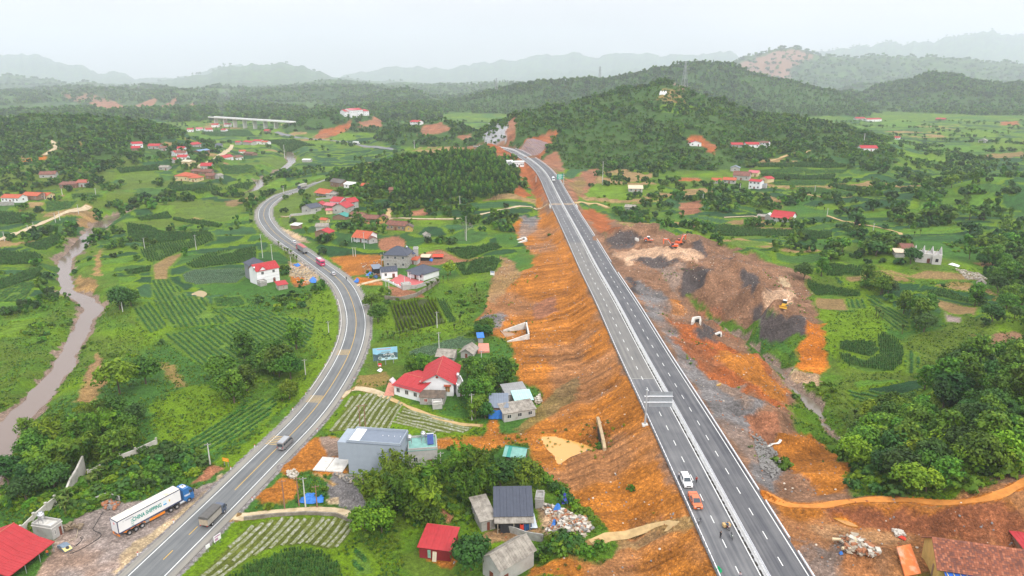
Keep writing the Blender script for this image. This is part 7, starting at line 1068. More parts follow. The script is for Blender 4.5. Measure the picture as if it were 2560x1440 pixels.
# ------------------------------------------------------------------ placing the plants
# trees that stand out on their own
one('tree',300,985,1.75,'largest broad round tree on the river bank left of the highway',3);one('tree',365,960,1.15,'bushy tree touching the right side of the largest riverside tree',0);one('tree',345,1060,.95,'dark rounded tree standing alone in bright grass below the largest riverside tree',2)
one('tree',300,775,1.5,'dark tall tree beside the river bend at the edge of the striped field',2);one('tree',328,765,1.0,'smaller tree leaning against the dark tree by the river bend',0)
one('tree',1180,1425,1.1,'dark dense tree in front of the grey slab roofed house',2);one('tree',1250,1222,1.0,'very dark tree behind the dark roofed shack',2);one('tree',1295,1205,1.05,'dark tree above the right end of the dark roofed shack',2);one('tree',1318,1222,1.0,'yellow green tree leaning over the dark roofed shack',3)
one('tree',2205,735,1.25,'bright yellow green tree among darker trees right of the earth heaps',3);one('tree',1126,688,1.1,'bright round tree at the garden edge beside the white bungalow',3);one('tree',2378,470,1.5,'slim bright crowned tree on the grassy right hillside',3)
one('tree',580,480,1.0,'round tree standing in the fields near the river',0);one('tree',757,487,1.0,'dark round tree at the far end of the highway bend',2);one('tree',70,1100,.8,'small slender tree on the river edge at the left',1)
one('bush',1577,1225,.8,'small green bush alone on the orange embankment');one('bush',1500,1118,1.0,'green bush at the foot of the concrete culvert wall');one('bush',1950,1170,1.9,'green bush alone on the orange earth right of the expressway');one('bush',1372,590,1.0,'dark bush on the red slope under the expressway')
one('tree',930,772,.95,'leafy tree right beside the highway curve, nearest the bare brown plot',0);one('tree',945,805,.95,'leafy tree on the highway curve, below the other leafy tree there',0);one('tree',960,740,.8,'small leafy tree below the bare brown plot',0)
one('tree',2010,700,1.2,'dark tree at the edge of the corn field by the earth heaps',2);one('tree',2300,790,1.2,'large tree in the middle of the right hand fields',0);one('tree',2310,830,1.1,'rounded tree below the large tree in the right hand fields',2);one('tree',2275,660,1.2,'dark tree in front of the unfinished grey house',2);one('tree',2190,640,1.3,'dark tree left of the unfinished grey house',2)
# groups
region('bamboo',11,.8,1.15,[(925,1290),(950,1200),(1060,1180),(1110,1200),(1130,1320),(1040,1340)],'bushy bamboo clump between the grey box building and the red shed','bamboo between grey building and red shed')
region('bamboo',6,.7,1.0,[(1130,1190),(1215,1180),(1225,1290),(1150,1330)],'tall bamboo clump left of the dark roofed shack','bamboo left of the dark shack')
region('tree',8,.7,1.0,[(910,1340),(930,1250),(1100,1290),(1140,1350),(1000,1400)],'leafy tree in the thicket behind the red shed','thicket behind the red shed',(0,1,3))
region('bamboo',12,.75,1.15,[(60,1230),(140,1080),(270,1060),(310,1120),(230,1160),(150,1210)],'yellow green bamboo clump between the river and the white wall','bamboo above the white wall')
region('tree',16,.8,1.15,[(0,1330),(0,1200),(80,1100),(200,1060),(290,1090),(160,1200),(120,1260)],'dark tree outside the truck lot wall','trees outside the truck lot wall',(0,1,2))
region('tree',9,.7,1.0,[(220,1130),(250,1040),(310,1040),(340,1130),(290,1180)],'leafy tree between the dark rounded tree and the white wall','trees below the dark rounded tree',(0,1))
region('bush',60,.8,1.9,[(215,1235),(290,1150),(420,1110),(500,1140),(540,1180),(430,1225),(260,1260)],'shrub behind the container truck','shrubs behind the container truck')
region('tree',16,.8,1.25,[(520,990),(560,900),(640,860),(740,870),(790,890),(760,940),(660,990),(560,1030)],'tree left of the highway bend','wood left of the highway bend',(0,1,2,0))
region('tree',4,.6,.8,[(690,1000),(720,980),(740,990),(710,1010)],'small yellow green tree on the slope under the highway','small trees under the highway',(3,))
region('bush',26,.8,1.7,[(640,760),(700,725),(790,745),(760,770),(680,780)],'shrub behind the white red roofed house','shrubs behind the white red roofed house')
region('tree',7,.75,1.05,[(740,605),(790,600),(840,590),(870,620),(850,650),(800,635)],'dark round tree on the roadside opposite the container truck in the bend','dark trees in the bend',(2,0))
region('tree',26,.6,1.0,[(850,560),(940,540),(1000,590),(1060,600),(1120,580),(1170,590),(1160,610),(1000,620),(940,590),(860,600)],'tree among the village houses','village garden trees',(0,1,2))
region('tree',26,.7,1.1,[(870,520),(900,480),(980,500),(1080,525),(1240,520),(1300,500),(1310,520),(1200,545),(1060,540),(980,530)],'tree under the wooded knoll','trees under the wooded knoll',(0,1,2,3))
region('tree',24,.65,1.0,[(1180,1010),(1150,960),(1180,930),(1250,920),(1270,960),(1220,1000),(1215,1050),(1190,1060)],'garden tree right of the big red roof','garden trees right of the big red roof',(0,1,2))
region('tree',7,.5,.8,[(1015,890),(1070,910),(1060,940),(1020,935)],'small tree right of the billboard','small trees by the billboard',(0,1))
region('tree',6,.6,.9,[(1240,825),(1200,830),(1170,855),(1210,870)],'dark garden tree at the foot of the embankment by the shacks','trees by the shacks',(2,0))
region('bush',30,.8,1.6,[(1320,1390),(1400,1345),(1490,1350),(1530,1375),(1430,1405),(1360,1420)],'shrub right of the slab roofed house','shrubs right of the slab roofed house')
region('bush',20,.8,1.5,[(1350,1180),(1420,1225),(1500,1300),(1450,1290),(1400,1240),(1340,1200)],'shrub along the orange dirt track','shrubs along the orange track')
region('tree',34,.75,1.15,[(2120,1240),(2180,1150),(2300,1100),(2450,1050),(2560,1040),(2600,1150),(2500,1215),(2300,1235)],'leafy tree above the orange path','trees above the orange path',(0,1,2,3))
region('bush',60,1.1,2.4,[(2110,1240),(2130,1150),(2240,1120),(2560,1120),(2560,1190),(2440,1235),(2300,1238)],'shrub above the orange path','shrubs above the orange path')
region('bush',110,1.2,2.6,[(2070,1150),(2150,1060),(2300,1020),(2560,960),(2600,1100),(2440,1130),(2150,1190)],'shrub in the creek thicket','thicket above the creek')
region('tree',40,.7,1.1,[(2090,1160),(2180,1060),(2300,1030),(2330,1100),(2200,1150),(2130,1200)],'tree in the creek thicket','trees in the thicket above the creek',(0,1,3))
region('tree',36,.8,1.3,[(2300,1080),(2280,1000),(2360,920),(2480,900),(2600,930),(2600,1080),(2440,1090)],'tree right of the horseshoe corn field','trees right of the horseshoe field',(0,1,2))
region('tree',20,.7,1.1,[(2080,640),(2190,690),(2300,720),(2300,760),(2360,800),(2290,820),(2200,740),(2120,700),(2040,690)],'hedge tree between the right fields','hedge trees in the right fields',(0,1,2))
region('tree',90,.6,1.15,[(2380,600),(2560,560),(2600,900),(2480,880),(2400,760),(2480,690),(2400,640)],'tree on the slope at the right edge','trees at the right edge',(0,1,2))
region('tree',18,.6,1.0,[(1920,600),(2000,590),(2090,610),(2120,640),(2010,650),(1940,650)],'tree behind the earth heaps','trees behind the earth heaps',(0,1,2))
region('tree',24,.7,1.1,[(2120,580),(2240,600),(2300,600),(2230,640),(2160,640)],'dark tree by the unfinished house','trees by the unfinished house',(0,2))
region('tree',26,.8,1.2,[(1590,500),(1620,470),(1690,450),(1760,480),(1850,490),(1950,490),(1930,520),(1780,530),(1650,500)],'tree right of the far expressway','trees right of the expressway',(0,1,2))
region('tree',8,.7,1.0,[(1500,540),(1560,520),(1610,540),(1560,570),(1510,570)],'tree on the knoll above the first earth heap','trees above the first earth heap',(0,2))
region('tree',260,.7,1.35,[(2100,560),(2150,480),(2300,400),(2450,390),(2560,420),(2560,520),(2400,600),(2250,590)],'tree in the right hillside wood','wood on the right hillside',(0,1,2))
region('tree',36,.8,1.3,[(220,540),(260,510),(340,500),(420,480),(460,470),(420,510),(350,540),(280,560)],'dense tree between road and river','trees between the road and the river',(0,2,1))
region('tree',40,.8,1.2,[(90,470),(120,410),(230,410),(300,450),(310,480),(240,500),(150,480)],'tree by the left farmhouses','trees by the left farmhouses',(0,1,2))
region('tree',24,.7,1.1,[(650,440),(700,400),(780,410),(860,430),(850,460),(760,460),(690,480)],'tree behind the highway bend','trees behind the highway bend',(0,1,2))
# banana plants
LEAFB=[]
for sd in range(3):
 g=np.random.default_rng(100+sd);b=MB();L=2.5;n=7;vs=[]
 for k in range(n+1):
  f=k/n;r=L*f*(.85-.1*f);z=1.1*math.sin(f*2.5)*(1-.35*f)+.2*f;w=.42*math.sin(min(1,f*1.25+.08)*2.9)+.03;vs+=[(r,-w,z+.10),(r,0,z),(r,w,z+.10)]
 b.t=.3+.3*sd;b.add(vs,[(k*3+j,k*3+j+1,k*3+4+j,k*3+3+j)for k in range(n)for j in(0,1)]);LEAFB.append(b.mesh('leaf',F_BAN,True,True))
b=MB();b.tube((0,0,-.4),(0,0,2.0),.2,.13,8);STEMB=b.mesh('stem',M('banana stem',(.12,.14,.04),.7))
def banana(x,y,s,label,group=None,leaves=9):
 r=T('banana_plant',label,'plant',(x,y,float(H(x,y))),float(GB.uniform(0,6.28)),group);r.scale=(s,s,s);ob('stem',STEMB,r)
 for k in range(leaves):
  o=ob('leaf',LEAFB[k%3],r,(0,0,1.8+.05*(k%3)),k*2.4+float(GB.normal(0,.15)));o.rotation_euler=(0,float(-.55+.75*((k*7)%5)/5-.1),k*2.4)
for label,group,sp in[('banana plant behind the white compound wall','bananas behind the white wall',[(235,1215),(255,1195),(272,1180),(245,1205),(225,1225)]),('banana plant beside the water tank in the truck lot','bananas by the water tank',[(150,1270),(165,1285),(172,1262),(160,1275)]),('large banana plant on the slope beside the dark field under the highway curve',None,[(772,785)]),('banana plant in the grass at the foot of the embankment','bananas below the embankment',[(1187,728),(1178,752),(1199,760),(1192,740)]),('banana plant below the garden wall of the white bungalow','bananas below the bungalow wall',[(1080,722),(1095,716),(1108,708),(1120,702),(1070,728)]),('banana plant in the row behind the billboard','bananas behind the billboard',[(958,850),(970,846),(985,850),(1000,847),(1018,843),(1035,838),(1045,830),(1150,808),(1136,826)]),('banana plant on the verge above the red roofed house','bananas on the highway verge',[(697,618),(704,625),(712,630),(720,637),(728,642),(735,650),(742,655),(730,655),(716,645)]),('banana plant in the damp hollow right of the horseshoe field','bananas right of the horseshoe field',[(2196,795),(2205,800),(2190,790),(2290,815),(2300,822),(2321,818),(2330,812),(2255,835),(2310,830)]),('banana plant in the gully under the corn terrace','bananas in the gully',[(2140,1065),(2155,1080),(2125,1075),(2165,1070),(2135,1050)]),('banana plant in the garden right of the big red roof','bananas in the red roof garden',[(1168,940),(1182,950),(1208,952),(1196,968),(1160,925)]),('banana plant on the terraced hillside at the right','bananas on the right hillside',[(2217,572),(2285,592),(2300,588),(2060,530),(2040,525)])]:
 for px,py in sp:x,y,z=G(px,py);banana(x,y,float(GB.uniform(.8,1.25)),label,group,9 if y<330 else 6)
region('tree',60,.7,1.1,[(860,520),(830,470),(900,435),(1000,410),(990,470),(985,512),(930,515)],'tree in the mixed wood','mixed wood left of the plantation',(0,1,3))
# plantation on the knoll in staggered rows
KP=GP([(985,510),(1000,450),(1050,410),(1120,398),(1190,400),(1260,425),(1305,470),(1250,503),(1150,508),(1060,514)]);pa=np.array(KP)[:,:2];lo,hi=pa.min(0),pa.max(0)
gx,gy=np.meshgrid(np.arange(lo[0],hi[0],4.0),np.arange(lo[1],hi[1],5.0));q=np.c_[gx.ravel()+GB.normal(0,1.1,gx.size),gy.ravel()+GB.normal(0,1.1,gx.size)];q=q[pip(q[:,0],q[:,1],[tuple(p)for p in pa])]
q=q[(grid_at(GRIT,q[:,0],q[:,1])<.5)]
for x,y in q:ALL.append(('euc',x,y,float(GB.uniform(.65,1.2)),'slender plantation tree with a pointed light tipped crown on the wooded knoll','plantation trees on the knoll',int(GB.integers(0,2))))
# ---- the rest of the woods: sampled on the hills and in the valley, clumped by noise
def sample(n,y0,y1,cond):
 y=y0*(y1/y0)**GB.uniform(0,1,n);x=GB.uniform(-1,1,n)*(.80*y+30);m=cond(x,y)&(grid_at(VEG,x,y)>0)&(grid_at(PARCEL,x,y)==0)
 for hx,hy,hr in HOUSE_SPOTS:m&=(x-hx)**2+(y-hy)**2>(hr+2)**2
 return x[m],y[m]
FX,FY,FS,FK=[],[],[],[]
def wood(n,y0,y1,cond,s0,s1,ks):
 x,y=sample(n,y0,y1,cond);FX.append(x);FY.append(y);FS.append(GB.uniform(s0,s1,len(x)));FK.append(GB.choice(ks,len(x)))
def on(*names):ids=[rk.index(k)+1 for k in names];return lambda x,y:np.isin(grid_at(CLS,x,y),ids)&(vn(x/22,y/22,97)>.14)
wood(19000,500,1350,lambda x,y:on('main')(x,y)&(fbm(x/55,y/55,96,4)>.40),.65,1.15,[0,1,2,0]);wood(40000,1300,3600,on('plant'),.9,1.5,[3,3,3,0,2]);wood(20000,560,1500,on('left','knoll'),.65,1.15,[0,1,2]);wood(16000,800,2000,on('mid','near','cut','wooded'),.8,1.3,[0,1,2,2]);wood(26000,2400,5600,on('red','cut'),1.8,3.2,[0,2]);wood(16000,1600,3400,on('wooded'),1.1,1.9,[0,1,2]);wood(8000,3500,7000,on('brown','westlow'),2.4,4.0,[0,2])
wood(16000,430,1700,lambda x,y:(grid_at(CLS,x,y)==0)&(fbm(x/60,y/60,98,4)>.535),.5,1.05,[0,1,2])
wood(2600,300,520,lambda x,y:(fbm(x/40,y/40,99,4)>.60)&(np.abs(x)>60),.45,.85,[0,1,2])
wood(30000,500,1300,lambda x,y:on('main')(x,y)&(fbm(x/55,y/55,96,4)<.44),.3,.62,[0,1,0]);wood(34000,1400,5200,lambda x,y:(grid_at(ROLL,x,y)>4)&(vn(x/60,y/60,97)>.2),1.2,2.6,[0,1,2])
# crest trees that break the skyline
for k,n in(('main',260),('plant',420),('big',70),('brown',50),('wooded',200),('east',60),('cut',120)):
 pts=np.array([at_d(*p)for p in RIDGES[k][0]]);U=pts[:,0]/pts[:,1];o=np.argsort(U);u=GB.uniform(U.min(),U.max(),n);D=np.interp(u,U[o],pts[o,1])+GB.normal(0,12,n);m=vn(u*60,u*0,101)>.35;u,D=u[m],D[m]
 FX.append(u*D);FY.append(D);FS.append(GB.uniform(.9,1.7,len(u))*(4.0 if D.mean()>9000 else 2.4 if D.mean()>3300 else 1.3 if D.mean()>1900 else 1.0));FK.append(GB.choice([0,1,2],len(u)))
FX=np.concatenate(FX);FY=np.concatenate(FY);FS=np.concatenate(FS);FK=np.concatenate(FK)
# ---- the largest 290 of each kind as individuals, the rest as one mass
KINDS={'tree':('broadleaf_tree','tree'),'bamboo':('bamboo_clump','bamboo'),'bush':('shrub','shrub'),'euc':('plantation_tree','tree')}
for kind,(nm,cat)in KINDS.items():
 L=sorted([a for a in ALL if a[0]==kind],key=lambda a:-a[3]/a[2]);rest=[]
 inview=lambda x,y:abs(x)<.76*y+10
 n=0
 for k_,x,y,s,lb,gr,v in L:
  if not inview(x,y):continue
  n+=1
  if n>285:rest.append((x,y,s,v));continue
  z=float(H(x,y))
  if kind=='bush':
   o=tag(ob(nm,BUSH[v%3]if y<330 else BUSH_LO[v%3],None,(x,y,z),float(GB.uniform(0,6.28))),lb,cat,gr);o.scale=(s,s,s*float(GB.uniform(.8,1.1)));continue
  r=T(nm,lb,cat,(x,y,z),float(GB.uniform(0,6.28)),gr);r.scale=(s,s,s*float(GB.uniform(.9,1.12)))
  if kind=='bamboo':ob('crown',BAM[v%2][0],r);ob('culms',BAM[v%2][1],r)
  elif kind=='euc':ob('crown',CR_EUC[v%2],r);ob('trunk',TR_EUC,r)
  else:ob('crown',(CR_BIG if y<340 else CR_MID)[v%4],r);ob('trunk',TR[v%4],r)
 if rest:
  a=np.array(rest);scatter({'euc':'plantation_wood','bush':'undergrowth','tree':'woods'}.get(kind,'woods'),{'euc':CR_EUC,'bush':BUSH_LO,'tree':CR_FAR[:3]}.get(kind,CR_FAR[:3]),np.c_[a[:,:2],H(a[:,0],a[:,1])],a[:,2],GB.uniform(0,6.28,len(a)),a[:,3].astype(int)%(2 if kind=='euc' else 3))
scatter('forest',CR_FAR,np.c_[FX,FY,H(FX,FY)-.3],FS,GB.uniform(0,6.28,len(FX)),FK)
print('forest',len(FX),'counted',len(ALL))
# ---- low growth: shrubs and weeds over every wild patch
x,y=sample(26000,112,620,lambda x,y:(grid_at(VEG,x,y)>.9)&(np.abs(grid_at(HWD,x,y))>11)&(fbm(x/14,y/14,103,4)+.25*(fbm(x/50,y/50,104,2)-.5)>.66));scatter('undergrowth',BUSH_LO,np.c_[x,y,H(x,y)],GB.uniform(.35,1.15,len(x)),GB.uniform(0,6.28,len(x)),GB.choice([0,0,1,1,1,2],len(x)))
x,y=sample(90000,108,330,lambda x,y:(grid_at(VEG,x,y)>.3)&(vn(x/5,y/5,105)>.3));scatter('weeds',WEED,np.c_[x,y,H(x,y)],GB.uniform(.25,.7,len(x)),GB.uniform(0,6.28,len(x)),GB.integers(0,3,len(x)))
# sparse weeds on the bare slopes
y=GB.uniform(115,330,5000);x=GB.uniform(-20,150,5000);m=(grid_at(GRIT,x,y)>.9)&(vn(x/12,y/12,106)>.78)&(np.abs(grid_at(EXD,x,y))>14);x,y=x[m],y[m];scatter('slope_weeds',WEED,np.c_[x,y,H(x,y)],GB.uniform(.4,.9,len(x)),GB.uniform(0,6.28,len(x)),GB.integers(0,3,len(x)))
# ---- loose stones on the bare ground
STN=[]
for sd in range(3):
 g=np.random.default_rng(200+sd);b=MB();b.sphere((0,0,.1),.3,6,4,.7);b.v=[tuple(np.array(p)*g.uniform(.7,1.3))for p in b.v];STN.append(b.mesh('stone',M(('stone grey','stone pale','stone red')[sd],((.22,.21,.21),(.55,.47,.38),(.32,.12,.05))[sd],.9,.3,2)))
y=GB.uniform(112,420,26000);x=GB.uniform(-30,190,26000);m=(grid_at(GRIT,x,y)>.9)&(vn(x/9,y/9,107)>.4)&(np.abs(grid_at(EXD,x,y))>11.5)&(grid_at(VEG,x,y)==0);x,y=x[m],y[m]
scatter('loose_stones',STN,np.c_[x,y,H(x,y)],GB.uniform(.3,1.0,len(x))**3*1.0,GB.uniform(0,6.28,len(x)),GB.choice([0,1,2,2,0],len(x)))
# ------------------------------------------------------------------ vehicles, machines, people, rubble
def paint(n,c,**k):return M('paint '+n,c,.35,.05,1,spec=.5,coat=.4,**k)
TYRE=M('tyre',(.025,.025,.026),.85,.1,4);RIM=M('rim',(.5,.5,.52),.4,metal=.7);PLASTIC=M('black plastic',(.03,.03,.032),.6);CGL=M('car glass',(.035,.05,.065),.1,.1,1,spec=.6);LAMP=M('lamp glass',(.75,.75,.72),.2,.04);LRED=M('tail lamp',(.5,.02,.02),.3,.04);PLATE=M('number plate',(.75,.75,.72),.5,.03)
def wheel(r,x,y,R=.36,w=.24,dual=False):
 o=MB();w2=w*(2.1 if dual else 1);o.tube((x-w2/2,y,R),(x+w2/2,y,R),R,None,16);q=o.build('wheel',TYRE,r);s=1 if x>0 else-1;o=MB();o.tube((x+s*(w2/2-.02),y,R),(x+s*(w2/2+.015),y,R),R*.58,R*.5,12);o.tube((x+s*(w2/2+.01),y,R),(x+s*(w2/2+.04),y,R),R*.2,None,8);o.build('rim',RIM,q)
def tbox(mb,y0,y1,z0,t0,t1,z1,w0,w1):
 return mb.add([(-w0,y0,z0),(w0,y0,z0),(w0,y1,z0),(-w0,y1,z0),(-w1,t0,z1),(w1,t0,z1),(w1,t1,z1),(-w1,t1,z1)],[(3,2,1,0),(4,5,6,7),(0,1,5,4),(1,2,6,5),(2,3,7,6),(3,0,4,7)])
def car(label,P,rz,L=4.5,W_=1.8,Hh=1.5,m=None,kind='sedan',name='car',cat='car',scale=1.0):
 r=T(name,label,cat,P,rz);r.scale=(scale,)*3;h=W_/2;b=MB();hz=Hh*.56;hood=Hh*.60;y0,y1=-L/2,L/2
 pr=[(y0+.08,.30),(y0,.55),(y0+.05,hz),(y0+.25,hz+.06),(y1-1.25,hz+.06),(y1-.35,hood-.05),(y1-.05,hood*.82),(y1,.5),(y1-.1,.28)]
 n=len(pr);vs=[]
 for xx,k in((-h,0),(-h+.1,1),(h-.1,1),(h,0)):
  for a,z in pr:vs.append((xx,a*(1 if k else .975),z+(.02 if k and z>.6 else 0)))
 fs=[tuple(range(n)),tuple(range(4*n-1,3*n-1,-1))]+[(q*n+i,(q+1)*n+i,(q+1)*n+(i+1)%n,q*n+(i+1)%n)for q in range(3)for i in range(n)];b.add(vs,fs)
 if kind=='pickup':c0,c1,t0,t1=y0+1.75,y1-1.15,y0+1.95,y1-2.05
 elif kind=='suv':c0,c1,t0,t1=y0+.08,y1-1.15,y0+.45,y1-1.95
 else:c0,c1,t0,t1=y0+.55,y1-1.05,y0+1.15,y1-1.95
 zb=hz+.06;w1=h*.80;tbox(b,c0,c1,zb-.02,t0,t1,Hh,h*.97,w1);b.build('body',m,r)
 if kind=='pickup':b=MB();b.box((0,y0+.95,zb+.16),(W_*.97,1.62,.34));b.build('bed_cover',m,r);b=MB();b.box((0,y0+1.02,zb+.335),(W_*.8,.06,.03));b.build('cover_seam',PLASTIC,r)
 def lerp3(a,b_,f):return tuple(a[i]*(1-f)+b_[i]*f for i in range(3))
 def pane(nm,A,B_,C,D,out,f=.86):
  c=lerp3(lerp3(A,C,.5),lerp3(B_,D,.5),.5);q=[tuple(c[i]+(p[i]-c[i])*f+out[i]for i in range(3))for p in(A,B_,C,D)];mb=MB();mb.quad(*q);mb.build(nm,CGL,r)
 hw0=h*.97
 pane('windscreen',(-hw0,c1,zb),(hw0,c1,zb),(w1,t1,Hh),(-w1,t1,Hh),(0,.02,.02));pane('rear_window',(hw0,c0,zb),(-hw0,c0,zb),(-w1,t0,Hh),(w1,t0,Hh),(0,-.02,.02))
 for s in(-1,1):
  A,B_,C,D=(s*hw0,c0,zb),(s*hw0,c1,zb),(s*w1,t1,Hh),(s*w1,t0,Hh);M1,M2=lerp3(A,B_,.5),lerp3(D,C,.5)
  for q in((A,M1,M2,D),(M1,B_,C,M2)):pane('side_window',*(q if s>0 else q[::-1]),(s*.02,0,0),.84)
  for y in(y0+L*.18,y1-L*.17):wheel(r,s*(h-.1),y,.37 if kind!='sedan' else .32)
  b=MB();b.box((s*(h-.3),y1-.12,hood*.78),(.42,.16,.14));b.build('headlight',LAMP,r);b=MB();b.box((s*(h-.18),y0+.03,hz-.12),(.22,.12,.3));b.build('tail_light',LRED,r);b=MB();b.box((s*(h+.1),c1-.35,zb+.1),(.2,.1,.14));b.build('mirror',m if kind=='suv' else PLASTIC,r)
 b=MB();b.box((0,y1-.03,hood*.66),(W_*.5,.1,.22));b.build('grille',PLASTIC,r);b=MB();b.box((0,y1+.02,.5),(.5,.03,.13));b.build('number_plate',PLATE,r);b=MB();b.box((0,y0-.01,.62),(.5,.03,.13));b.build('number_plate',PLATE,r);b=MB();b.box((0,0,.3),(W_*.9,L*.93,.16));b.build('underbody',PLASTIC,r);return r
def near_s(fn,n,px,py):
 best=None
 for s in np.arange(0,n,1.0):
  p=fn(s,0);q=proj(p);d=abs(q[1]-py)
  if best is None or d<best[0]:best=(d,s)
 s=best[1];offs=np.linspace(-9,9,181);o=min(offs,key=lambda o_:abs(proj(fn(s,o_))[0]-px));return s,float(o)
def head(fn,s):a,b_=fn(s-2,0),fn(s+2,0);return math.atan2(b_[1]-a[1],b_[0]-a[0])-math.pi/2
s,o=near_s(ex,SE,1714,1209);car('white seven seat car parked facing us on the expressway',ex(s,o,.01),head(ex,s)+math.pi,4.9,1.92,1.82,paint('white',(.78,.78,.78)),'suv')
s,o=near_s(ex,SE,1737,1258);car('orange double cab pickup parked behind the white car',ex(s,o,.01),head(ex,s)+math.pi,5.3,1.95,1.82,paint('orange',(.62,.13,.03)),'pickup','pickup_truck','pickup')
s,o=near_s(hw_,SH,833,687);car('silver hatchback driving round the bend',hw_(s,o,.01),head(hw_,s),4.3,1.8,1.5,paint('silver',(.55,.55,.56)),'suv');s,o=near_s(hw_,SH,735,609);car('silver white car behind the container truck in the bend',hw_(s,o,.01),head(hw_,s),4.5,1.85,1.65,paint('pale silver',(.65,.66,.67)),'suv')
# minibus
s,o=near_s(hw_,SH,714,1113);r=T('minibus','grey minibus with dark windows driving away on the highway','minibus',hw_(s,o,.01),head(hw_,s));VG=paint('van grey',(.20,.19,.19));b=MB();b.profile([(-2.9,.35),(-2.95,1.1),(-2.85,2.35),(-2.6,2.5),(1.3,2.5),(1.7,2.35),(2.35,1.45),(2.85,1.2),(2.95,.8),(2.9,.35)],-.98,.98,'x');b.build('body',VG,r);b=MB();b.box((0,-.7,2.53),(1.7,3.9,.06));b.build('roof_panel',paint('van roof',(.30,.31,.33)),r);b=MB();b.quad((-.8,-2.93,1.35),(.8,-2.93,1.35),(.74,-2.88,2.15),(-.74,-2.88,2.15));b.build('rear_window',CGL,r)
for s_ in(-1,1):
 for y in(-2.0,-.75,.5):b=MB();b.box((s_*.985,y,1.8),(.02,1.1,.7));b.build('side_window',CGL,r)
 b=MB();b.box((s_*.985,1.45,1.75),(.02,.7,.6));b.build('side_window',CGL,r);wheel(r,s_*.86,-1.7,.36);wheel(r,s_*.86,1.95,.36);b=MB();b.box((s_*.85,-2.95,1.15),(.16,.06,.4));b.build('tail_light',LRED,r);b=MB();b.box((s_*1.12,1.9,1.5),(.22,.12,.3));b.build('mirror',PLASTIC,r)
b=MB();b.quad((.85,2.38,1.46),(-.85,2.38,1.46),(-.8,1.73,2.36),(.8,1.73,2.36));b.v=[(x,y+.03,z+.02)for x,y,z in b.v];b.build('windscreen',CGL,r);b=MB();b.box((0,-2.97,.62),(1.9,.12,.3));b.build('bumper',VG,r);b=MB();b.box((0,-2.98,.95),(.5,.04,.14));b.build('number_plate',PLATE,r)
# bus
s,o=near_s(hw_,SH,800,661);r=T('bus','magenta coach with black window band driving away in the bend','bus',hw_(s-1,o,.01),head(hw_,s));PK=paint('magenta',(.55,.015,.11));b=MB();b.profile([(-4.3,.4),(-4.35,2.9),(-4.1,3.2),(3.9,3.2),(4.25,2.9),(4.4,1.2),(4.3,.4)],-1.2,1.2,'x');b.build('body',PK,r);b=MB();b.box((0,-.8,3.22),(2.2,6.2,.08));b.build('roof',paint('bus roof',(.45,.12,.17)),r);b=MB();b.box((0,1.6,3.3),(1.6,2.6,.22));b.build('air_conditioner',WPAINT,r)
for s_ in(-1,1):
 for k in range(6):b=MB();b.box((s_*1.205,-3.6+k*1.42,2.3),(.03,1.36,.95));b.build('side_window',CGL,r)
 wheel(r,s_*1.05,-2.6,.48,.28);wheel(r,s_*1.05,2.7,.48,.28);b=MB();b.box((s_*.95,-4.37,1.2),(.3,.05,.35));b.build('tail_light',LRED,r)
b=MB();b.box((0,-4.36,2.3),(2.0,.05,.75));b.build('rear_window',CGL,r);b=MB();b.box((0,4.36,2.2),(2.2,.06,1.2));b.build('windscreen',CGL,r);b=MB();b.box((0,-4.39,.95),(1.2,.03,.25));b.build('lettering',WPAINT,r)
# trucks
def truck_cab(r,y,w,h,m,L=1.8):
 b=MB();b.profile([(y,.55),(y,h-.15),(y+.2,h),(y+L-.5,h),(y+L-.12,h*.62),(y+L,h*.5),(y+L,.5)],-w/2,w/2,'x');b.build('cab',m,r);b=MB();b.quad((w*.44,y+L-.1,h*.62),(-w*.44,y+L-.1,h*.62),(-w*.42,y+L-.46,h-.1),(w*.42,y+L-.46,h-.1));b.v=[(x,q+.03,z+.03)for x,q,z in b.v];b.build('windscreen',CGL,r)
 for s_ in(-1,1):b=MB();b.box((s_*(w/2+.005),y+L*.52,h*.74),(.02,L*.48,h*.26));b.build('side_window',CGL,r);b=MB();b.box((s_*(w/2+.2),y+L-.25,h*.74),(.24,.1,.45));b.build('mirror',PLASTIC,r);b=MB();b.box((s_*w*.36,y+L+.01,.75),(.35,.06,.18));b.build('headlight',LAMP,r)
 # grey covered truck
s,o=near_s(hw_,SH,536,1294);r=T('covered_truck','grey tarpaulin covered truck driving up the highway','truck',hw_(s,o,.01),head(hw_,s));TG=M('truck tarp',(.11,.105,.10),.8,.12,1.2,.02,4);TB=M('truck bed',(.30,.27,.23),.8,.12,1.5,stain=(.18,.15,.12),sfac=.4)
b=MB();b.box((0,-1.2,1.75),(2.3,5.4,1.7));b.build('cargo_bed',TB,r);b=MB();b.profile([(-1.17,2.45),(-1.19,2.95),(-.6,3.15),(.6,3.15),(1.19,2.95),(1.17,2.45)],-3.95,1.55);b.build('tarpaulin_roof',TG,r);truck_cab(r,1.75,2.1,2.5,paint('truck blue grey',(.05,.07,.12)))
for k in range(5):b=MB();b.box((1.16,-1.2,1.1+k*.3),(.03,5.3,.1));b.build('side_slat',M('slat grey',(.42,.40,.37),.8),r);b=MB();b.box((-1.16,-1.2,1.1+k*.3),(.03,5.3,.1));b.build('side_slat',MATS['slat grey'],r)
for q in(-.56,.56):b=MB();b.box((q,-3.92,1.8),(1.06,.05,1.6));b.build('rear_door',M('rear door',(.40,.33,.24),.8,.12,2),r)
b=MB();b.box((0,-.6,.75),(1.0,6.4,.25));b.build('chassis',PLASTIC,r);[wheel(r,s_*.95,y,.45,.28,y<0)for s_ in(-1,1)for y in(-2.4,2.6)]
for s_ in(-1,1):b=MB();b.box((s_*.9,-3.95,.85),(.3,.06,.16));b.build('tail_light',LRED,r)
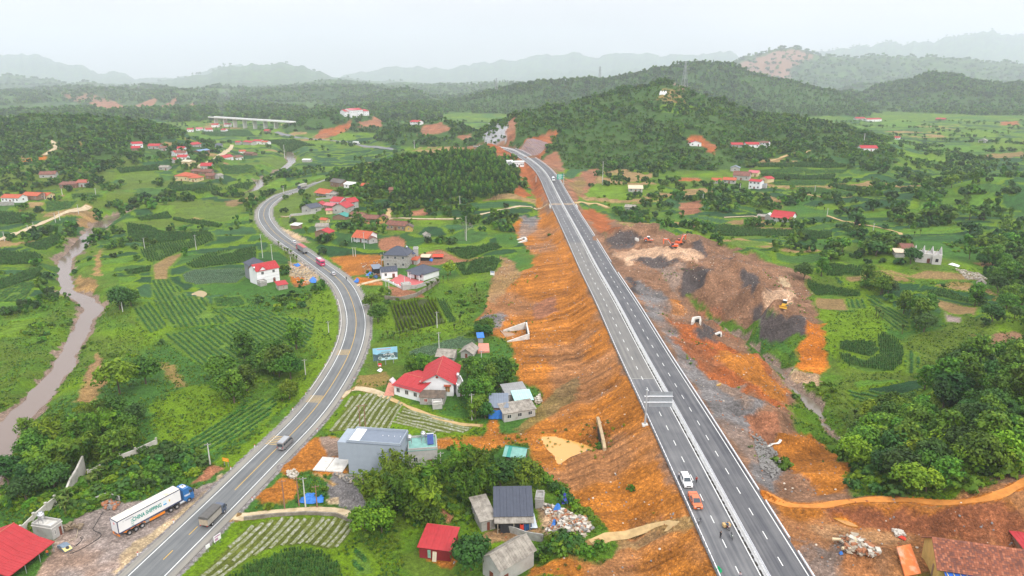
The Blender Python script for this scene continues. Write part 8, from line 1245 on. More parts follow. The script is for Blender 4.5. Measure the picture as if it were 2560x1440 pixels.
def container_truck(label,P,rz,red):
 r=T('container_truck',label,'truck',P,rz);GY_=M('container grey',(.25,.25,.25),.7,.08,1);b=MB();b.box((0,-.8,2.6),(2.44,12.1,2.7));b.build('container',GY_,r)
 for k in range(20):
  for s_ in(-1,1):b=MB();b.box((s_*1.235,-6.5+k*.6,2.6),(.05,.28,2.4));b.build('rib',GY_,r)
 b=MB();b.box((0,-.8,3.98),(2.46,12.1,.06));b.build('container_roof',M('container roof',red,.7,.15,.6,stain=(.35,.2,.17),sfac=.4),r)
 for q in(-.6,.6):b=MB();b.box((q,-6.88,2.6),(1.14,.06,2.5));d_=b.build('container_door',GY_,r);b=MB();[b.tube((q+w_,-6.94,1.4),(q+w_,-6.94,3.8),.03,None,6)for w_ in(-.3,.3)];b.build('lock_bar',GALV,d_)
 b=MB();b.box((0,-.8,1.1),(1.1,12,.3));b.build('chassis',PLASTIC,r);truck_cab(r,5.6,2.4,3.4,paint('truck red',(.5,.03,.06)),2.1);[wheel(r,s_*1.0,y,.5,.28,y<5)for s_ in(-1,1)for y in(-5.4,-4.1,3.2,4.4,6.8)];return r
s,o=near_s(hw_,SH,762,634);container_truck('grey container truck with faded red roof following the coach',hw_(s+5,o,.01),head(hw_,s+4),(.42,.10,.10))
# the white container semi trailer in the yard
A,B_=Vector(G(324,1338)),Vector(G(473,1255));d=B_-A;F=d.length;rz=math.atan2(d.y,d.x)-math.pi/2;K=F/13.3;left=Vector((-d.y,d.x,0)).normalized();p=A+left*1.05*K;r=T('semi_truck','blue tractor with a long white shipping container trailer in the roadside yard','truck',(p.x,p.y,float(max(A.z,B_.z))+.02),rz);r.scale=(K,K,K);print('semi scale',K)
CW=M('container white',(.70,.70,.70),.55,.04,.5,stain=(.60,.59,.57),sfac=.3,sscale=.3);CTOP=M('container top',(.66,.62,.50),.8,.08,.6,stain=(.50,.42,.26),sfac=.35,sscale=.5);NAVY=paint('navy',(.03,.045,.11));OR=paint('chassis orange',(.75,.22,.01));BL=paint('cab blue',(.015,.13,.36));y0,y1,z0,z1=-2.0,11.6,1.35,4.15
b=MB();b.box((0,(y0+y1)/2,(z0+z1)/2),(2.44,y1-y0-.1,z1-z0-.06));b.build('container',CW,r);n=15
for k in range(n):q=(y1-y0-.1)/n;b=MB();b.box((0,y0+.05+q*(k+.5),z1-.01+(.008 if k%2 else 0)),(2.3,q-.03,.06));b.build('roof_panel',CTOP,r)
fr=MB();[fr.box((sx_*1.22,(y0+y1)/2,zz),(.1,y1-y0,.16 if zz>2 else .26))for sx_ in(-1,1)for zz in(z1-.04,z0+.1)];[fr.box((sx_*1.19,yy,(z0+z1)/2),(.14,.14,z1-z0+.04))for sx_ in(-1,1)for yy in(y0+.02,y1-.02)];fr.box((0,y0,z1-.05),(2.4,.12,.14));fr.box((0,y1,z1-.05),(2.4,.12,.14));fr.build('corner_frame',NAVY,r)
for q in(-.58,.58):b=MB();b.box((q,y0+.0,(z0+z1)/2),(1.08,.1,z1-z0-.3));d_=b.build('container_door',CW,r);[MB().tube((q+w_,y0-.09,z0+.15),(q+w_,y0-.09,z1-.2),.035,None,6).build('lock_bar',GALV,d_)for w_ in(-.36,-.12,.12,.36)]
b=MB();b.box((.1,y0-.06,3.4),(.4,.02,.5));b.build('red_label',M('label red',(.6,.05,.07),.5),r)
GT=M('lettering green',(.0,.24,.20),.5);text('CHINA SHIPPING',1.25,GT,r,(1.245,4.1,2.85),(math.pi/2,0,math.pi/2),width=6.2,bold=.03);text('C  CRONOS',.34,NAVY,r,(1.245,.15,3.55),(math.pi/2,0,math.pi/2),width=2.2);b=MB();[b.box((1.228,.9,3.0-k*.42),(.012,.55,.24))for k in range(4)];b.build('printed_marks',M('marks green',(.35,.5,.46),.5),r)
b=MB();b.box((1.228,7.95,3.05),(.012,.7,.62));b.build('printed_panel',M('panel pale blue',(.55,.72,.80),.5),r);b=MB();b.box((1.23,7.95,2.55),(.014,.7,.26));b.build('printed_panel',M('panel blue',(.02,.28,.60),.5),r);b=MB();b.box((1.229,9.0,2.85),(.012,.24,.45));b.build('hazard_mark',M('mark yellow',(.7,.5,.05),.5),r)
b=MB();b.box((0,4.6,1.1),(1.0,13.2,.32));b.build('trailer_beam',NAVY,r);b=MB();b.box((0,y0+.1,.85),(2.3,.14,.3));b.box((0,y0+.1,1.2),(2.36,.12,.22));[b.box((q,y0+.12,1.02),(.14,.1,.5))for q in(-.9,-.3,.3,.9)];b.build('rear_bumper',OR,r)
for s_ in(-1,1):
 b=MB();pr=[(-1.2,1.25),(-.75,1.0),(-.55,.85),(-.55,1.1),(0,1.28),(.6,1.12),(1.35,1.26),(2.0,1.12),(2.7,1.28),(3.2,1.1),(3.35,.8),(3.45,.8),(3.35,1.2),(2.7,1.42),(2.0,1.3),(1.35,1.4),(.6,1.28),(0,1.42),(-.8,1.35)];b.profile(pr,s_*1.18-.05,s_*1.18+.05,'x');b.build('mudguard',OR,r);b=MB();b.box((s_*1.18,6.0,.85),(.08,3.4,.5));b.build('side_guard',OR,r);b=MB();b.box((s_*1.05,3.9,.95),(.3,1.2,.5));b.build('tool_box',GALD,r)
 for y in(0,1.35,2.7,9.0,10.4):wheel(r,s_*1.0,y,.5,.28,True)
 wheel(r,s_*1.05,13.3,.5,.3)
b=MB();b.box((0,11.4,.85),(1.0,5.2,.3));b.build('tractor_chassis',GALD,r);b=MB();b.tube((.95,11.2,.75),(.95,12.4,.75),.3,None,12);b.build('fuel_tank',TANKM,r);b=MB();b.box((-.95,11.8,.8),(.5,1.1,.5));b.build('air_tanks',GALV,r)
b=MB();b.profile([(12.15,.75),(12.15,3.35),(12.4,3.62),(13.6,3.55),(14.15,3.15),(14.45,2.1),(14.55,1.2),(14.5,.55),(13.95,.55),(13.75,1.05),(13.3,1.2),(12.85,1.05),(12.65,.7)],-1.22,1.22,'x');b.build('cab',BL,r);b=MB();b.quad((1.1,14.40,2.2),(-1.1,14.40,2.2),(-1.05,14.14,3.12),(1.05,14.14,3.12));b.v=[(x,y+.06,z+.02)for x,y,z in b.v];b.build('windscreen',CGL,r);b=MB();b.box((0,12.95,3.66),(1.1,.9,.1));b.build('roof_hatch',WPAINT,r);b=MB();b.box((-.1,13.0,3.72),(.45,.4,.06));b.build('hatch_vent',PLASTIC,r)
for s_ in(-1,1):b=MB();b.box((s_*1.225,13.85,2.5),(.02,.7,.75));b.build('side_window',CGL,r);b=MB();b.box((s_*1.5,14.35,2.6),(.3,.14,.75));b.build('mirror',PLASTIC,r);b=MB();b.box((s_*.95,14.56,.95),(.4,.06,.22));b.build('headlight',LAMP,r);b=MB();b.profile([(12.75,.4),(12.85,.95),(13.3,1.12),(13.75,.95),(13.85,.4),(13.95,.4),(13.85,1.05),(13.3,1.25),(12.75,1.05),(12.65,.4)],s_*1.2-.06,s_*1.2+.06,'x');b.build('wheel_arch',BL,r)
text('VMAX',.6,WPAINT,r,(1.235,13.0,1.95),(math.pi/2,0,math.pi/2),width=1.35,bold=.02)
# far vehicles
def box_truck(label,P,rz,m,mc,L=6.5,Hh=2.4):
 r=T('box_truck',label,'truck',P,rz);b=MB();b.box((0,-1,1.0+Hh/2),(2.4,L,Hh));b.build('cargo_box',m,r);truck_cab(r,L/2-.8,2.3,2.7,mc);b=MB();b.box((0,0,.8),(1,L+1.6,.3));b.build('chassis',PLASTIC,r);[wheel(r,s_*1.0,y,.48,.28)for s_ in(-1,1)for y in(-L*.36,L*.5)];return r
s,o=near_s(hw_,SH,762,470);box_truck('pale truck coming out of the trees at the far end of the highway bend',hw_(s,-1.8,.01),head(hw_,s)+math.pi,M('truck pale',(.42,.40,.36),.7),paint('truck blue grey',(.05,.07,.12)),10,2.7)
x,y,z=G(891,361);box_truck('white box truck on the distant part of the highway',(x,y,z+.4),-1.9,WPAINT,paint('white',(.78,.78,.78)),9,3.4)
s,o=near_s(ex,SE,1383,452);r=T('mixer_truck','concrete mixer truck alone on the far expressway','truck',ex(s,o,.01),head(ex,s)+math.pi);truck_cab(r,2.2,2.4,3.0,paint('white',(.78,.78,.78)));b=MB();b.box((0,0,1.0),(1.6,8,.4));b.build('chassis',PLASTIC,r);b=MB();b.tube((0,-3.2,3.0),(0,-1.2,2.6),.6,1.25,14);b.tube((0,-1.2,2.6),(0,.4,2.35),1.25,1.2,14);b.tube((0,.4,2.35),(0,1.8,2.1),1.2,.6,14);b.build('drum',M('drum pale',(.6,.62,.66),.5,.1),r,True);b=MB();b.box((0,-3.4,2.2),(1.4,.8,1.6));b.build('hopper',NAVY,r);[wheel(r,s_*1.05,y,.5,.3)for s_ in(-1,1)for y in(-2.6,-1.3,3.0)]
# machines
EXO=paint('machine orange',(.72,.10,.02));TRK_M=M('track steel',(.10,.085,.07),.8,.2,3);YLW=paint('machine yellow',(.72,.38,.02))
def tracks(r,L,w,gap,R):
 for s_ in(-1,1):b=MB();n=8;pts=[(L/2+R*math.sin(a),R-R*math.cos(a))for a in np.linspace(0,math.pi,n)]+[(-L/2-R*math.sin(a),R+R*math.cos(a))for a in np.linspace(0,math.pi,n)];b.profile(pts,s_*gap-w/2,s_*gap+w/2,'x');b.build('crawler_track',TRK_M,r)
def excavator(label,P,rz,slew):
 r=T('excavator',label,'excavator',P,rz);tracks(r,2.8,.6,1.1,.45);c,s_=math.cos(slew),math.sin(slew);RT=Matrix.Rotation(slew,4,'Z')
 def part(nm,b,m):b.v=[tuple(RT@Vector(p))for p in b.v];b.build(nm,m,r)
 b=MB();b.tube((0,0,.8),(0,0,1.1),.8,None,14);part('turntable',b,TRK_M);b=MB();b.add([(-1.35,-2.3,1.1),(1.35,-2.3,1.1),(1.35,1.2,1.1),(-1.35,1.2,1.1),(-1.25,-2.15,2.2),(1.25,-2.15,2.2),(1.25,.3,2.0),(-1.25,.3,2.0)],[(3,2,1,0),(4,5,6,7),(0,1,5,4),(1,2,6,5),(2,3,7,6),(3,0,4,7)]);part('engine_house',b,EXO);b=MB();b.box((0,-2.25,1.55),(2.5,.35,.8));part('counterweight',b,EXO)
 b=MB();b.add([(-1.3,-.2,1.15),(-.35,-.2,1.15),(-.35,1.35,1.15),(-1.3,1.35,1.15),(-1.25,-.15,2.95),(-.4,-.15,2.95),(-.4,1.0,2.95),(-1.25,1.0,2.95)],[(3,2,1,0),(4,5,6,7),(0,1,5,4),(1,2,6,5),(2,3,7,6),(3,0,4,7)]);part('cab',b,CGL);b=MB();b.box((-.82,.42,2.99),(.95,1.25,.1));part('cab_roof',b,EXO)
 b=MB();b.profile([(.6,1.5),(.9,1.4),(2.6,4.2),(5.4,4.3),(5.5,4.6),(2.5,4.75)],-.02,.5,'x');part('boom',b,EXO);b=MB();b.profile([(5.0,4.9),(5.55,4.75),(5.25,1.9),(4.9,1.9)],.06,.42,'x');part('arm',b,EXO);b=MB();b.tube((.24,1.2,1.6),(.24,3.0,3.9),.1,None,6);b.tube((.24,3.2,4.75),(.24,5.0,4.95),.09,None,6);part('hydraulic_cylinder',b,GALV);b=MB();b.profile([(5.3,1.95),(4.8,2.0),(4.0,1.4),(4.0,.7),(4.6,.35),(5.3,.6),(4.8,.8),(4.6,1.2)],-.3,.8,'x');part('bucket',b,M('bucket',(.17,.11,.07),.8,.2,2))
 return r
x,y,z=G(1683,620);excavator('nearer orange excavator reaching left with its arm bent',(x,y,z),.3,1.15);x,y,z=G(1698,611);excavator('farther orange excavator digging to the right',(x,y,z),.5,-1.35)
x,y,z=G(1621,604);r=T('road_roller','orange road roller with white cab roof on the plateau','roller',(x,y,z),-1.75);b=MB();b.tube((-1.05,1.6,.75),(1.05,1.6,.75),.75,None,20);b.build('drum',M('drum steel',(.35,.3,.26),.6,.15),r,True);b=MB();b.box((0,1.6,1.0),(2.4,2.0,.35));b.build('drum_frame',EXO,r);b=MB();b.profile([(-2.4,.7),(-2.5,1.4),(-2.1,1.85),(-.6,1.95),(.3,1.3),(.3,.7)],-.9,.9,'x');b.build('engine_house',EXO,r);b=MB();b.box((0,-.1,1.9),(1.5,1.2,1.5));b.build('cab',CGL,r);b=MB();b.box((0,-.1,2.72),(1.7,1.5,.16));b.build('cab_roof',WPAINT,r);[wheel(r,s_*1.0,-1.5,.78,.5)for s_ in(-1,1)]
for k,(px,py)in enumerate(((1590,601),(1594,603))):x,y,z=G(px,py);b=MB();b.tube((0,0,0),(0,0,1.3),.75,None,14);b.tube((0,0,1.3),(0,0,1.5),.75,.5,14);tag(b.build('concrete_ring',CONC,None,False,(x,y,z)),('left pale drum beside the road roller','right pale drum beside the road roller')[k],'drum')
x,y,z=G(1960,768);r=T('bulldozer','yellow bulldozer pushing spoil at the edge of the heaps','bulldozer',(x,y,z),2.5);tracks(r,2.6,.55,.95,.45);b=MB();b.profile([(-1.6,.8),(-1.6,1.5),(-.1,1.55),(1.4,1.5),(1.6,.8)],-.65,.65,'x');b.build('engine_house',YLW,r);b=MB();b.box((0,-.6,2.1),(1.3,1.2,1.2));b.build('cab',CGL,r);b=MB();b.box((0,-.6,2.76),(1.5,1.4,.14));b.build('cab_roof',WPAINT,r);b=MB();b.profile([(2.2,.1),(2.05,.6),(2.2,1.2),(2.4,1.2),(2.25,.6),(2.4,.1)],-1.7,1.7,'x');b.build('blade',YLW,r);b=MB();[b.tube((s_*1.3,.3,.55),(s_*1.3,2.15,.5),.12,None,6)for s_ in(-1,1)];b.build('push_arm',YLW,r)
# ---- people: one continuous skinned body each
SKIN=M('skin',(.34,.19,.12),.6,.04);HAIR=M('hair',(.012,.010,.009),.7)
def person(label,P,rz,shirt,trous,pose='stand',hair=HAIR,scale=1.0,sleeve=True):
 V=[];E=[];R=[]
 def v(p,r_,par=None):
  V.append(p);R.append(r_);k=len(V)-1
  if par is not None:E.append((par,k))
  return k
 sit=pose=='ride';hip=.62 if sit else .92;up=hip;lean=.06 if not sit else .12
 pel=v((0,0,up),.135);w=v((0,lean*.3,up+.18),.125,pel);ch=v((0,lean*.7,up+.40),.15,w);nk=v((0,lean,up+.54),.06,ch);hd=v((0,lean+.03,up+.64),.085,nk);v((0,lean+.03,up+.76),.085,hd);v((0,lean+.12,up+.655),.035,hd)
 for s_ in(-1,1):
  h=v((s_*.1,0,up-.05),.1,pel)
  if sit:kn=v((s_*.2,.38,up-.04),.07,h);an=v((s_*.2,.30,.16),.045,kn);v((s_*.2,.46,.12),.04,an)
  else:
   st=.13*s_ if pose=='walk' else .03*s_;kn=v((s_*.11,st*.6+.03,.48),.07,h);an=v((s_*.11,st,.08),.045,kn);v((s_*.12,st+.16,.045),.04,an)
  sh=v((s_*.19,lean*.8,up+.47),.07,ch)
  if sit:el=v((s_*.28,.22,up+.25),.048,sh);wr=v((s_*.27,.46,up+.22),.035,el);dirv=Vector((0,1,-.1))
  elif pose=='phone':el=v((s_*.27,.10,up+.22),.048,sh);wr=v((s_*.08,.26,up+.42),.035,el);dirv=Vector((-s_*.4,.2,.8))
  else:el=v((s_*.27,-.02-.08*s_*(pose=='walk'),up+.22),.048,sh);wr=v((s_*.28,.08+.1*s_*(pose=='walk'),up-.02),.035,el);dirv=Vector((0,.25,-1))
  hn=v(tuple(Vector(V[wr])+dirv.normalized()*.07),.036,wr)
  for f in range(4):o_=Vector((0,(f-1.5)*.021,0))if not sit else Vector(((f-1.5)*.021,0,0));v(tuple(Vector(V[hn])+dirv.normalized()*(.075-.008*abs(f-1.4))+o_+Vector((-s_*.015,0,0))),.009,hn)
  v(tuple(Vector(V[wr])+dirv.normalized()*.05+Vector((-s_*.02,.055,0))),.010,wr)
 me=bpy.data.meshes.new('p');me.from_pydata(V,E,[]);o=bpy.data.objects.new('p',me);COL.objects.link(o);m=o.modifiers.new('s','SKIN');m.use_smooth_shade=True;sl=me.skin_vertices[0].data
 for i,r_ in enumerate(R):sl[i].radius=(r_,r_*(.8 if i in(0,1,2)else 1));sl[i].use_root=i==0
 o.modifiers.new('u','SUBSURF').levels=1;me2=bpy.data.meshes.new_from_object(o.evaluated_get(bpy.context.evaluated_depsgraph_get()));bpy.data.objects.remove(o);me2.name='person';me2.materials.clear()
 for mm in(shirt,trous,SKIN,PLASTIC):me2.materials.append(mm)
 for p in me2.polygons:
  c=p.center;arm=abs(c.x)>.225 and c.z<up+.3 and not(sit and c.z<up+.1)or(pose=='phone' and c.y>.12 and c.z>up+.2)
  p.material_index=2 if(c.z>up+.52 or(arm and(not sleeve or(c-Vector((c.x,0,up))).length>9 or c.z<up+.06 or c.y>.3)))else 0 if c.z>up+.02 else 3 if c.z<.12 else 1;p.use_smooth=True
 x,y,z=P;r=tag(ob('person',me2,None,(x,y,z),rz),label,'person');r.scale=(scale,)*3;b=MB();b.sphere((0,lean+.01,up+.735),.105,10,6,1.0);b.v=[(x_,y_,max(z_,up+.70-(y_-lean)*.5))for x_,y_,z_ in b.v];b.build('hair',hair,r,True);return r
SH_W,SH_R,SH_K,SH_G,SH_B=M('shirt white',(.68,.66,.68),.9),M('shirt red',(.30,.03,.025),.9),M('shirt black',(.02,.02,.022),.9),M('shirt lilac',(.50,.42,.44),.9),M('shirt blue',(.04,.12,.24),.9);TRK_B,TRD=M('jeans',(.03,.05,.10),.9),M('trousers dark',(.015,.014,.016),.9)
def on_ex(px,py):s,o=near_s(ex,SE,px,py);return ex(s,o,.0),head(ex,s)
p,a=on_ex(1697,1194);person('person in a white shirt and jeans standing beside the white car',p,a+2.2,SH_W,TRK_B,'stand');p,a=on_ex(1741,1206);person('person in a dark red shirt walking on the expressway right of the white car',p,a+.3,SH_R,TRD,'walk');p,a=on_ex(1800,1344);person('person in black standing on the lane dashes',p,a-1.2,SH_K,TRD,'stand');p,a=on_ex(1849,1445);person('person in a pale lilac shirt with hands raised to the face at the bottom edge',p,a+2.9,SH_G,TRK_B,'phone')
# motorbikes
def motorbike(label,P,rz,m,load=None):
 r=T('motorbike',label,'motorbike',P,rz)
 for y in(-.62,.62):b=MB();n=18;[b.tube((0,y+.27*math.cos(6.283*k/n),.3+.27*math.sin(6.283*k/n)),(0,y+.27*math.cos(6.283*(k+1)/n),.3+.27*math.sin(6.283*(k+1)/n)),.045,None,5,False)for k in range(n)];w_=b.build('wheel',TYRE,r);b=MB();[b.tube((0,y,.3),(0,y+.25*math.cos(6.283*k/6),.3+.25*math.sin(6.283*k/6)),.015,None,4)for k in range(6)];b.build('rim',RIM,w_)
 b=MB();b.profile([(-.75,.62),(-.3,.5),(.1,.38),(.35,.5),(.5,.85),(.4,.95),(.2,.62),(-.1,.66),(-.8,.74)],-.12,.12,'x');b.build('body',m,r);b=MB();b.profile([(-.8,.74),(-.1,.68),(.05,.74),(-.1,.8),(-.8,.84)],-.13,.13,'x');b.build('seat',PLASTIC,r);b=MB();b.tube((0,.62,.3),(0,.42,1.0),.035,None,6);b.tube((-.33,.36,1.02),(.33,.36,1.02),.02,None,6);b.build('handlebar',GALD,r);b=MB();b.sphere((0,.55,.92),.09,8,5);b.build('headlight',LAMP,r);b=MB();[b.tube((s_*.33,.36,1.02),(s_*.36,.34,1.2),.012,None,4)for s_ in(-1,1)];[b.box((s_*.37,.34,1.22),(.1,.03,.07))for s_ in(-1,1)];b.build('mirror',PLASTIC,r);b=MB();b.box((0,.05,.35),(.26,.4,.28));b.build('engine',GALD,r);b=MB();b.tube((.14,.1,.25),(.16,-.75,.4),.04,.05,6);b.build('exhaust',RIM,r)
 return r
p,a=on_ex(1748,1309);motorbike('dark motorbike parked by the left guardrail',p,a+2.6,paint('bike dark',(.03,.02,.05)));p,a=on_ex(1829,1342);motorbike('green motorbike with shiny headlamp in front of the laden one',p,a+3.0,paint('bike green',(.05,.09,.04)));p,a=on_ex(1819,1322);r=motorbike('motorbike carrying wide tan baskets in the left lane',p,a+3.3,paint('bike red',(.25,.02,.02)));TANL=M('basket tan',(.55,.36,.16),.9,.2,3,.03,8)
for k,s_ in enumerate((-1,1)):b=MB();b.profile([(-.55,.3),(-.6,.95),(.35,.95),(.25,.3)],-.28,.28,'x');q=Matrix.Rotation(a+3.3,4,'Z')@Vector((s_*.48,-.35,0));tag(b.build('basket',TANL,None,False,Vector(p)+q,a+3.3),('left tan basket on the laden motorbike','right tan basket on the laden motorbike')[k],'basket')
q=Matrix.Rotation(a+3.3,4,'Z')@Vector((0,-.25,.18));person('person in blue sitting on the laden motorbike',Vector(p)+q,a+3.3,SH_B,TRD,'ride')
s,o=near_s(hw_,SH,866,701);p=hw_(s,o,0);motorbike('motorbike with a rider on the highway shoulder in the bend',p,head(hw_,s),paint('bike dark',(.03,.02,.05)));person('person in black riding the motorbike in the bend',Vector(p)+Vector((0,0,.18)),head(hw_,s),SH_K,TRD,'ride')
s,o=near_s(hw_,SH,731,486);p=hw_(s,o,0);motorbike('far motorbike at the end of the highway bend',p,head(hw_,s),paint('bike red',(.25,.02,.02)));person('person on the far motorbike at the end of the bend',Vector(p)+Vector((0,0,.18)),head(hw_,s),SH_K,TRD,'ride')
x,y,z=G(120,1392);person('person in an orange shirt under the edge of the red canopy',(x,y,z+.15),.5,M('shirt orange',(.55,.12,.02),.9),TRK_B,'stand')
# ---- heaps of rubble, scrap, tarpaulins
CH=[]
for k,c in enumerate(((.50,.46,.40),(.36,.30,.23),(.33,.14,.07),(.20,.19,.18))):
 g=np.random.default_rng(300+k);b=MB();b.box((0,0,.12),(.7,.45,.3));b.v=[tuple(np.array(p)*g.uniform(.6,1.3))for p in b.v];CH.append(b.mesh('chunk',M('chunk %d'%(k+1),c,.9,.2,2)))
def rubble(name,label,px,n,s0,s1,ks,dz=.3):
 P=GP(px);q,_=in_poly(P,n*3,GB);q=q[:n];z=H(q[:,0],q[:,1])+GB.uniform(0,dz,len(q));scatter(name,CH,np.c_[q,z],GB.uniform(s0,s1,len(q)),GB.uniform(0,6.28,len(q)),GB.choice(ks,len(q)),label=label)
rubble('rubble','white demolition rubble right of the shack',[(1345,1262),(1400,1270),(1460,1290),(1480,1325),(1450,1350),(1400,1352),(1360,1330),(1385,1300)],520,.3,1.5,[0,1,1,3,2]);rubble('rubble','heap of pale slabs and bricks on the yard',[(2095,1352),(2130,1345),(2150,1355),(2190,1380),(2200,1395),(2150,1395),(2110,1380)],170,.5,2.0,[0,1,1,2,2],.8);rubble('rubble','small heap of white stones by the path',[(718,1180),(735,1176),(747,1188),(738,1198),(720,1195)],120,.4,.9,[0,0,1],.5);rubble('rubble','white broken stones by the red bag on the yard',[(2232,1328),(2255,1330),(2262,1340),(2240,1342)],90,.4,1.0,[0,0],.4);rubble('rubble','builders rubble beside the white two storey house',[(725,655),(780,665),(800,700),(760,715),(735,700)],200,.4,1.2,[0,1,3],.3);rubble('rubble','grey broken stones on the roadside gravel',[(835,1185),(900,1190),(925,1215),(870,1210)],260,.4,1.1,[3,3,1],.3);rubble('rubble','stone spoil behind the container truck',[(255,1262),(280,1250),(300,1258),(290,1275),(262,1275)],130,.5,1.2,[2,3],.5);rubble('rubble','pale rubble by the turquoise roofed shed',[(1332,1000),(1350,985),(1355,1005),(1340,1015)],70,.5,1.2,[0,1],.3);rubble('rubble','yellow stones along the bare field of the unfinished house',[(2385,672),(2450,685),(2470,702),(2420,700)],300,.6,1.3,[1,1,0],.2);rubble('rubble','grey rocks below the gravel shoulder of the expressway',[(1880,1080),(1925,1110),(1960,1160),(1935,1200),(1900,1170)],500,.4,1.2,[3,3],.2);rubble('rubble','stones around the building site',[(900,660),(950,650),(955,690),(920,700)],160,.4,1.2,[0,1,2],.3)
def tarp(label,px,h,m,name='tarpaulin',cat='tarpaulin'):
 P=[Vector(p)for p in GP(px)];c=sum(P,Vector())/len(P);b=MB();g=np.random.default_rng(int(abs(c.x)*7)%999+1000);n=len(P);k=4;vs=[c+Vector((0,0,h))]
 for j in range(1,k+1):
  for i in range(n*3):a_,b2=P[i//3],P[(i//3+1)%n];e_=a_.lerp(b2,(i%3)/3);f=j/k;q=c.lerp(e_,f);vs.append((q.x,q.y,float(H(q.x,q.y))+h*(1-f**2.2)*g.uniform(.75,1.15)+.22))
 N=n*3;b.add(vs,[(0,1+i,1+(i+1)%N)for i in range(N)]+[(1+j*N+i,1+(j+1)*N+i,1+(j+1)*N+(i+1)%N,1+j*N+(i+1)%N)for j in range(k-1)for i in range(N)]);ctr=Vector((c.x,c.y,float(H(c.x,c.y))));b.v=[tuple(Vector(v)-ctr)for v in b.v];b.build(name,m,None,False,ctr,0,label=label,cat=cat)
tarp('large blue tarpaulin spread on the ground under the rusty poles',[(741,1257),(755,1235),(790,1234),(811,1240),(808,1258),(775,1262)],.9,TARP);tarp('crumpled blue tarpaulin on the rubble, upper one',[(1382,1278),(1390,1264),(1402,1268),(1404,1280)],1.2,TARP);tarp('dark blue wrapped heap with a red foot near the top of the rubble',[(1404,1262),(1405,1244),(1418,1246),(1420,1262)],2.0,M('tarp violet',(.05,.07,.40),.5,.15,1));tarp('strip of blue tarpaulin lying on the white rubble',[(1376,1322),(1384,1300),(1390,1302),(1388,1322)],.8,TARP);tarp('blue tarpaulin at the building site nearest the highway',[(772,702),(782,692),(792,698),(790,708),(778,708)],.8,TARP);tarp('blue tarpaulin heap beside the pole at the highway',[(732,663),(745,658),(752,664),(742,668)],.8,TARP);tarp('small blue tarpaulin by the pale driveway',[(884,706),(892,696),(898,700),(896,707)],1.0,TARP);tarp('blue covered heap left of the small white house',[(914,690),(925,680),(934,684),(930,692)],.9,TARP);tarp('blue covered heap near the carport',[(932,694),(940,688),(946,692),(942,698)],.9,M('tarp navy',(.02,.07,.17),.5));tarp('blue sheet at the construction tent',[(1072,652),(1078,646),(1083,650),(1080,655)],.7,TARP);tarp('green net bundle over the guardrail end at the bottom edge',[(1786,1424),(1794,1420),(1806,1432),(1800,1438)],.8,M('net green',(.0,.28,.10),.6,.2,3));tarp('white plastic heap on the path fork by the billboard',[(942,928),(952,922),(957,926),(952,932)],.6,WPAINT);tarp('pink and white cloth heap beside the left end of the big red roof',[(972,952),(982,944),(990,952),(986,966)],.8,M('cloth pink',(.6,.5,.52),.8,.2,2));tarp('white plastic sheet beside the stone field of the unfinished house',[(2370,662),(2380,658),(2400,665),(2396,669)],.4,WPAINT);tarp('red and blue bag on the yard by the white stones',[(2244,1345),(2252,1342),(2266,1350),(2262,1354)],.5,TARPR);tarp('blue rag on the grey gravel of the yard',[(2096,1385),(2104,1380),(2108,1388),(2100,1390)],.4,TARP)
for k,(px,py,L,a,c)in enumerate(((2130,1366,3.4,.9,0),(2120,1372,3.0,.3,1),(2140,1362,2.8,1.4,2),(2110,1355,4.5,-.2,3))):x,y,z=G(px,py);b=MB();b.tube((-L/2,0,.3),(L/2,0,.5),.3,None,10);tag(b.build('concrete_pillar',M('pillar cream',(.60,.48,.30),.85,.12,1),None,False,(x,y,z+.1),a),('cream pillar lying across the rubble heap','second cream pillar at the left of the rubble heap','short cream pillar on top of the rubble heap','long tan beam lying left of the rubble heap')[k],'pillar')
for k,(pts,lb)in enumerate((([(1335,1285),(1344,1322)],'corrugated white sheet lying beside the rubble'),)):a_,b2=Vector(G(*pts[0])),Vector(G(*pts[1]));b=MB();d=(b2-a_);n_=Vector((-d.y,d.x,0)).normalized();b.slab(Vector((0,0,.2)),d+Vector((0,0,.2)),d+n_*-1.6+Vector((0,0,.3)),n_*-1.6+Vector((0,0,.3)),.05);tag(b.build('metal_sheet',M('sheet pale',(.55,.6,.65),.5,.1),None,False,a_),lb,'metal sheet')
# wreck, scrap and hoses in the truck lot
x,y,z=G(163,1372);r=T('car_wreck','dismantled blue grey car shell with a yellow panel on top in the truck lot','car wreck',(x,y,z),1.0);b=MB();b.profile([(-1.8,.1),(-1.9,.5),(-1.3,.75),(-.6,1.1),(.6,1.1),(1.2,.75),(1.9,.55),(1.8,.1)],-.8,.8,'x');b.build('shell',M('wreck blue',(.16,.21,.27),.6,.2,1.5),r);b=MB();b.slab((-.9,-2.0,.55),(.7,-2.0,.55),(.7,-.6,1.05),(-.9,-.6,1.05),.08);b.build('panel',M('panel yellow',(.62,.50,.20),.6,.1),r);b=MB();b.tube((0,-1.3,.84),(.0,-1.33,.9),.38,None,14);b.build('round_hole',PLASTIC,r)
x,y,z=G(180,1322);r=T('scrap_heap','muddy heap of scrap machinery beside the flat roofed concrete shed','scrap heap',(x,y,z),.4);g=np.random.default_rng(8);SCR=M('scrap',(.20,.15,.10),.85,.3,2)
for k in range(14):b=MB();b.box((g.uniform(-2,2),g.uniform(-1.3,1.3),g.uniform(.3,1.1)),(g.uniform(.5,2.2),g.uniform(.3,.8),g.uniform(.2,.7)),g.uniform(0,3));b.build('scrap_piece',SCR,r)
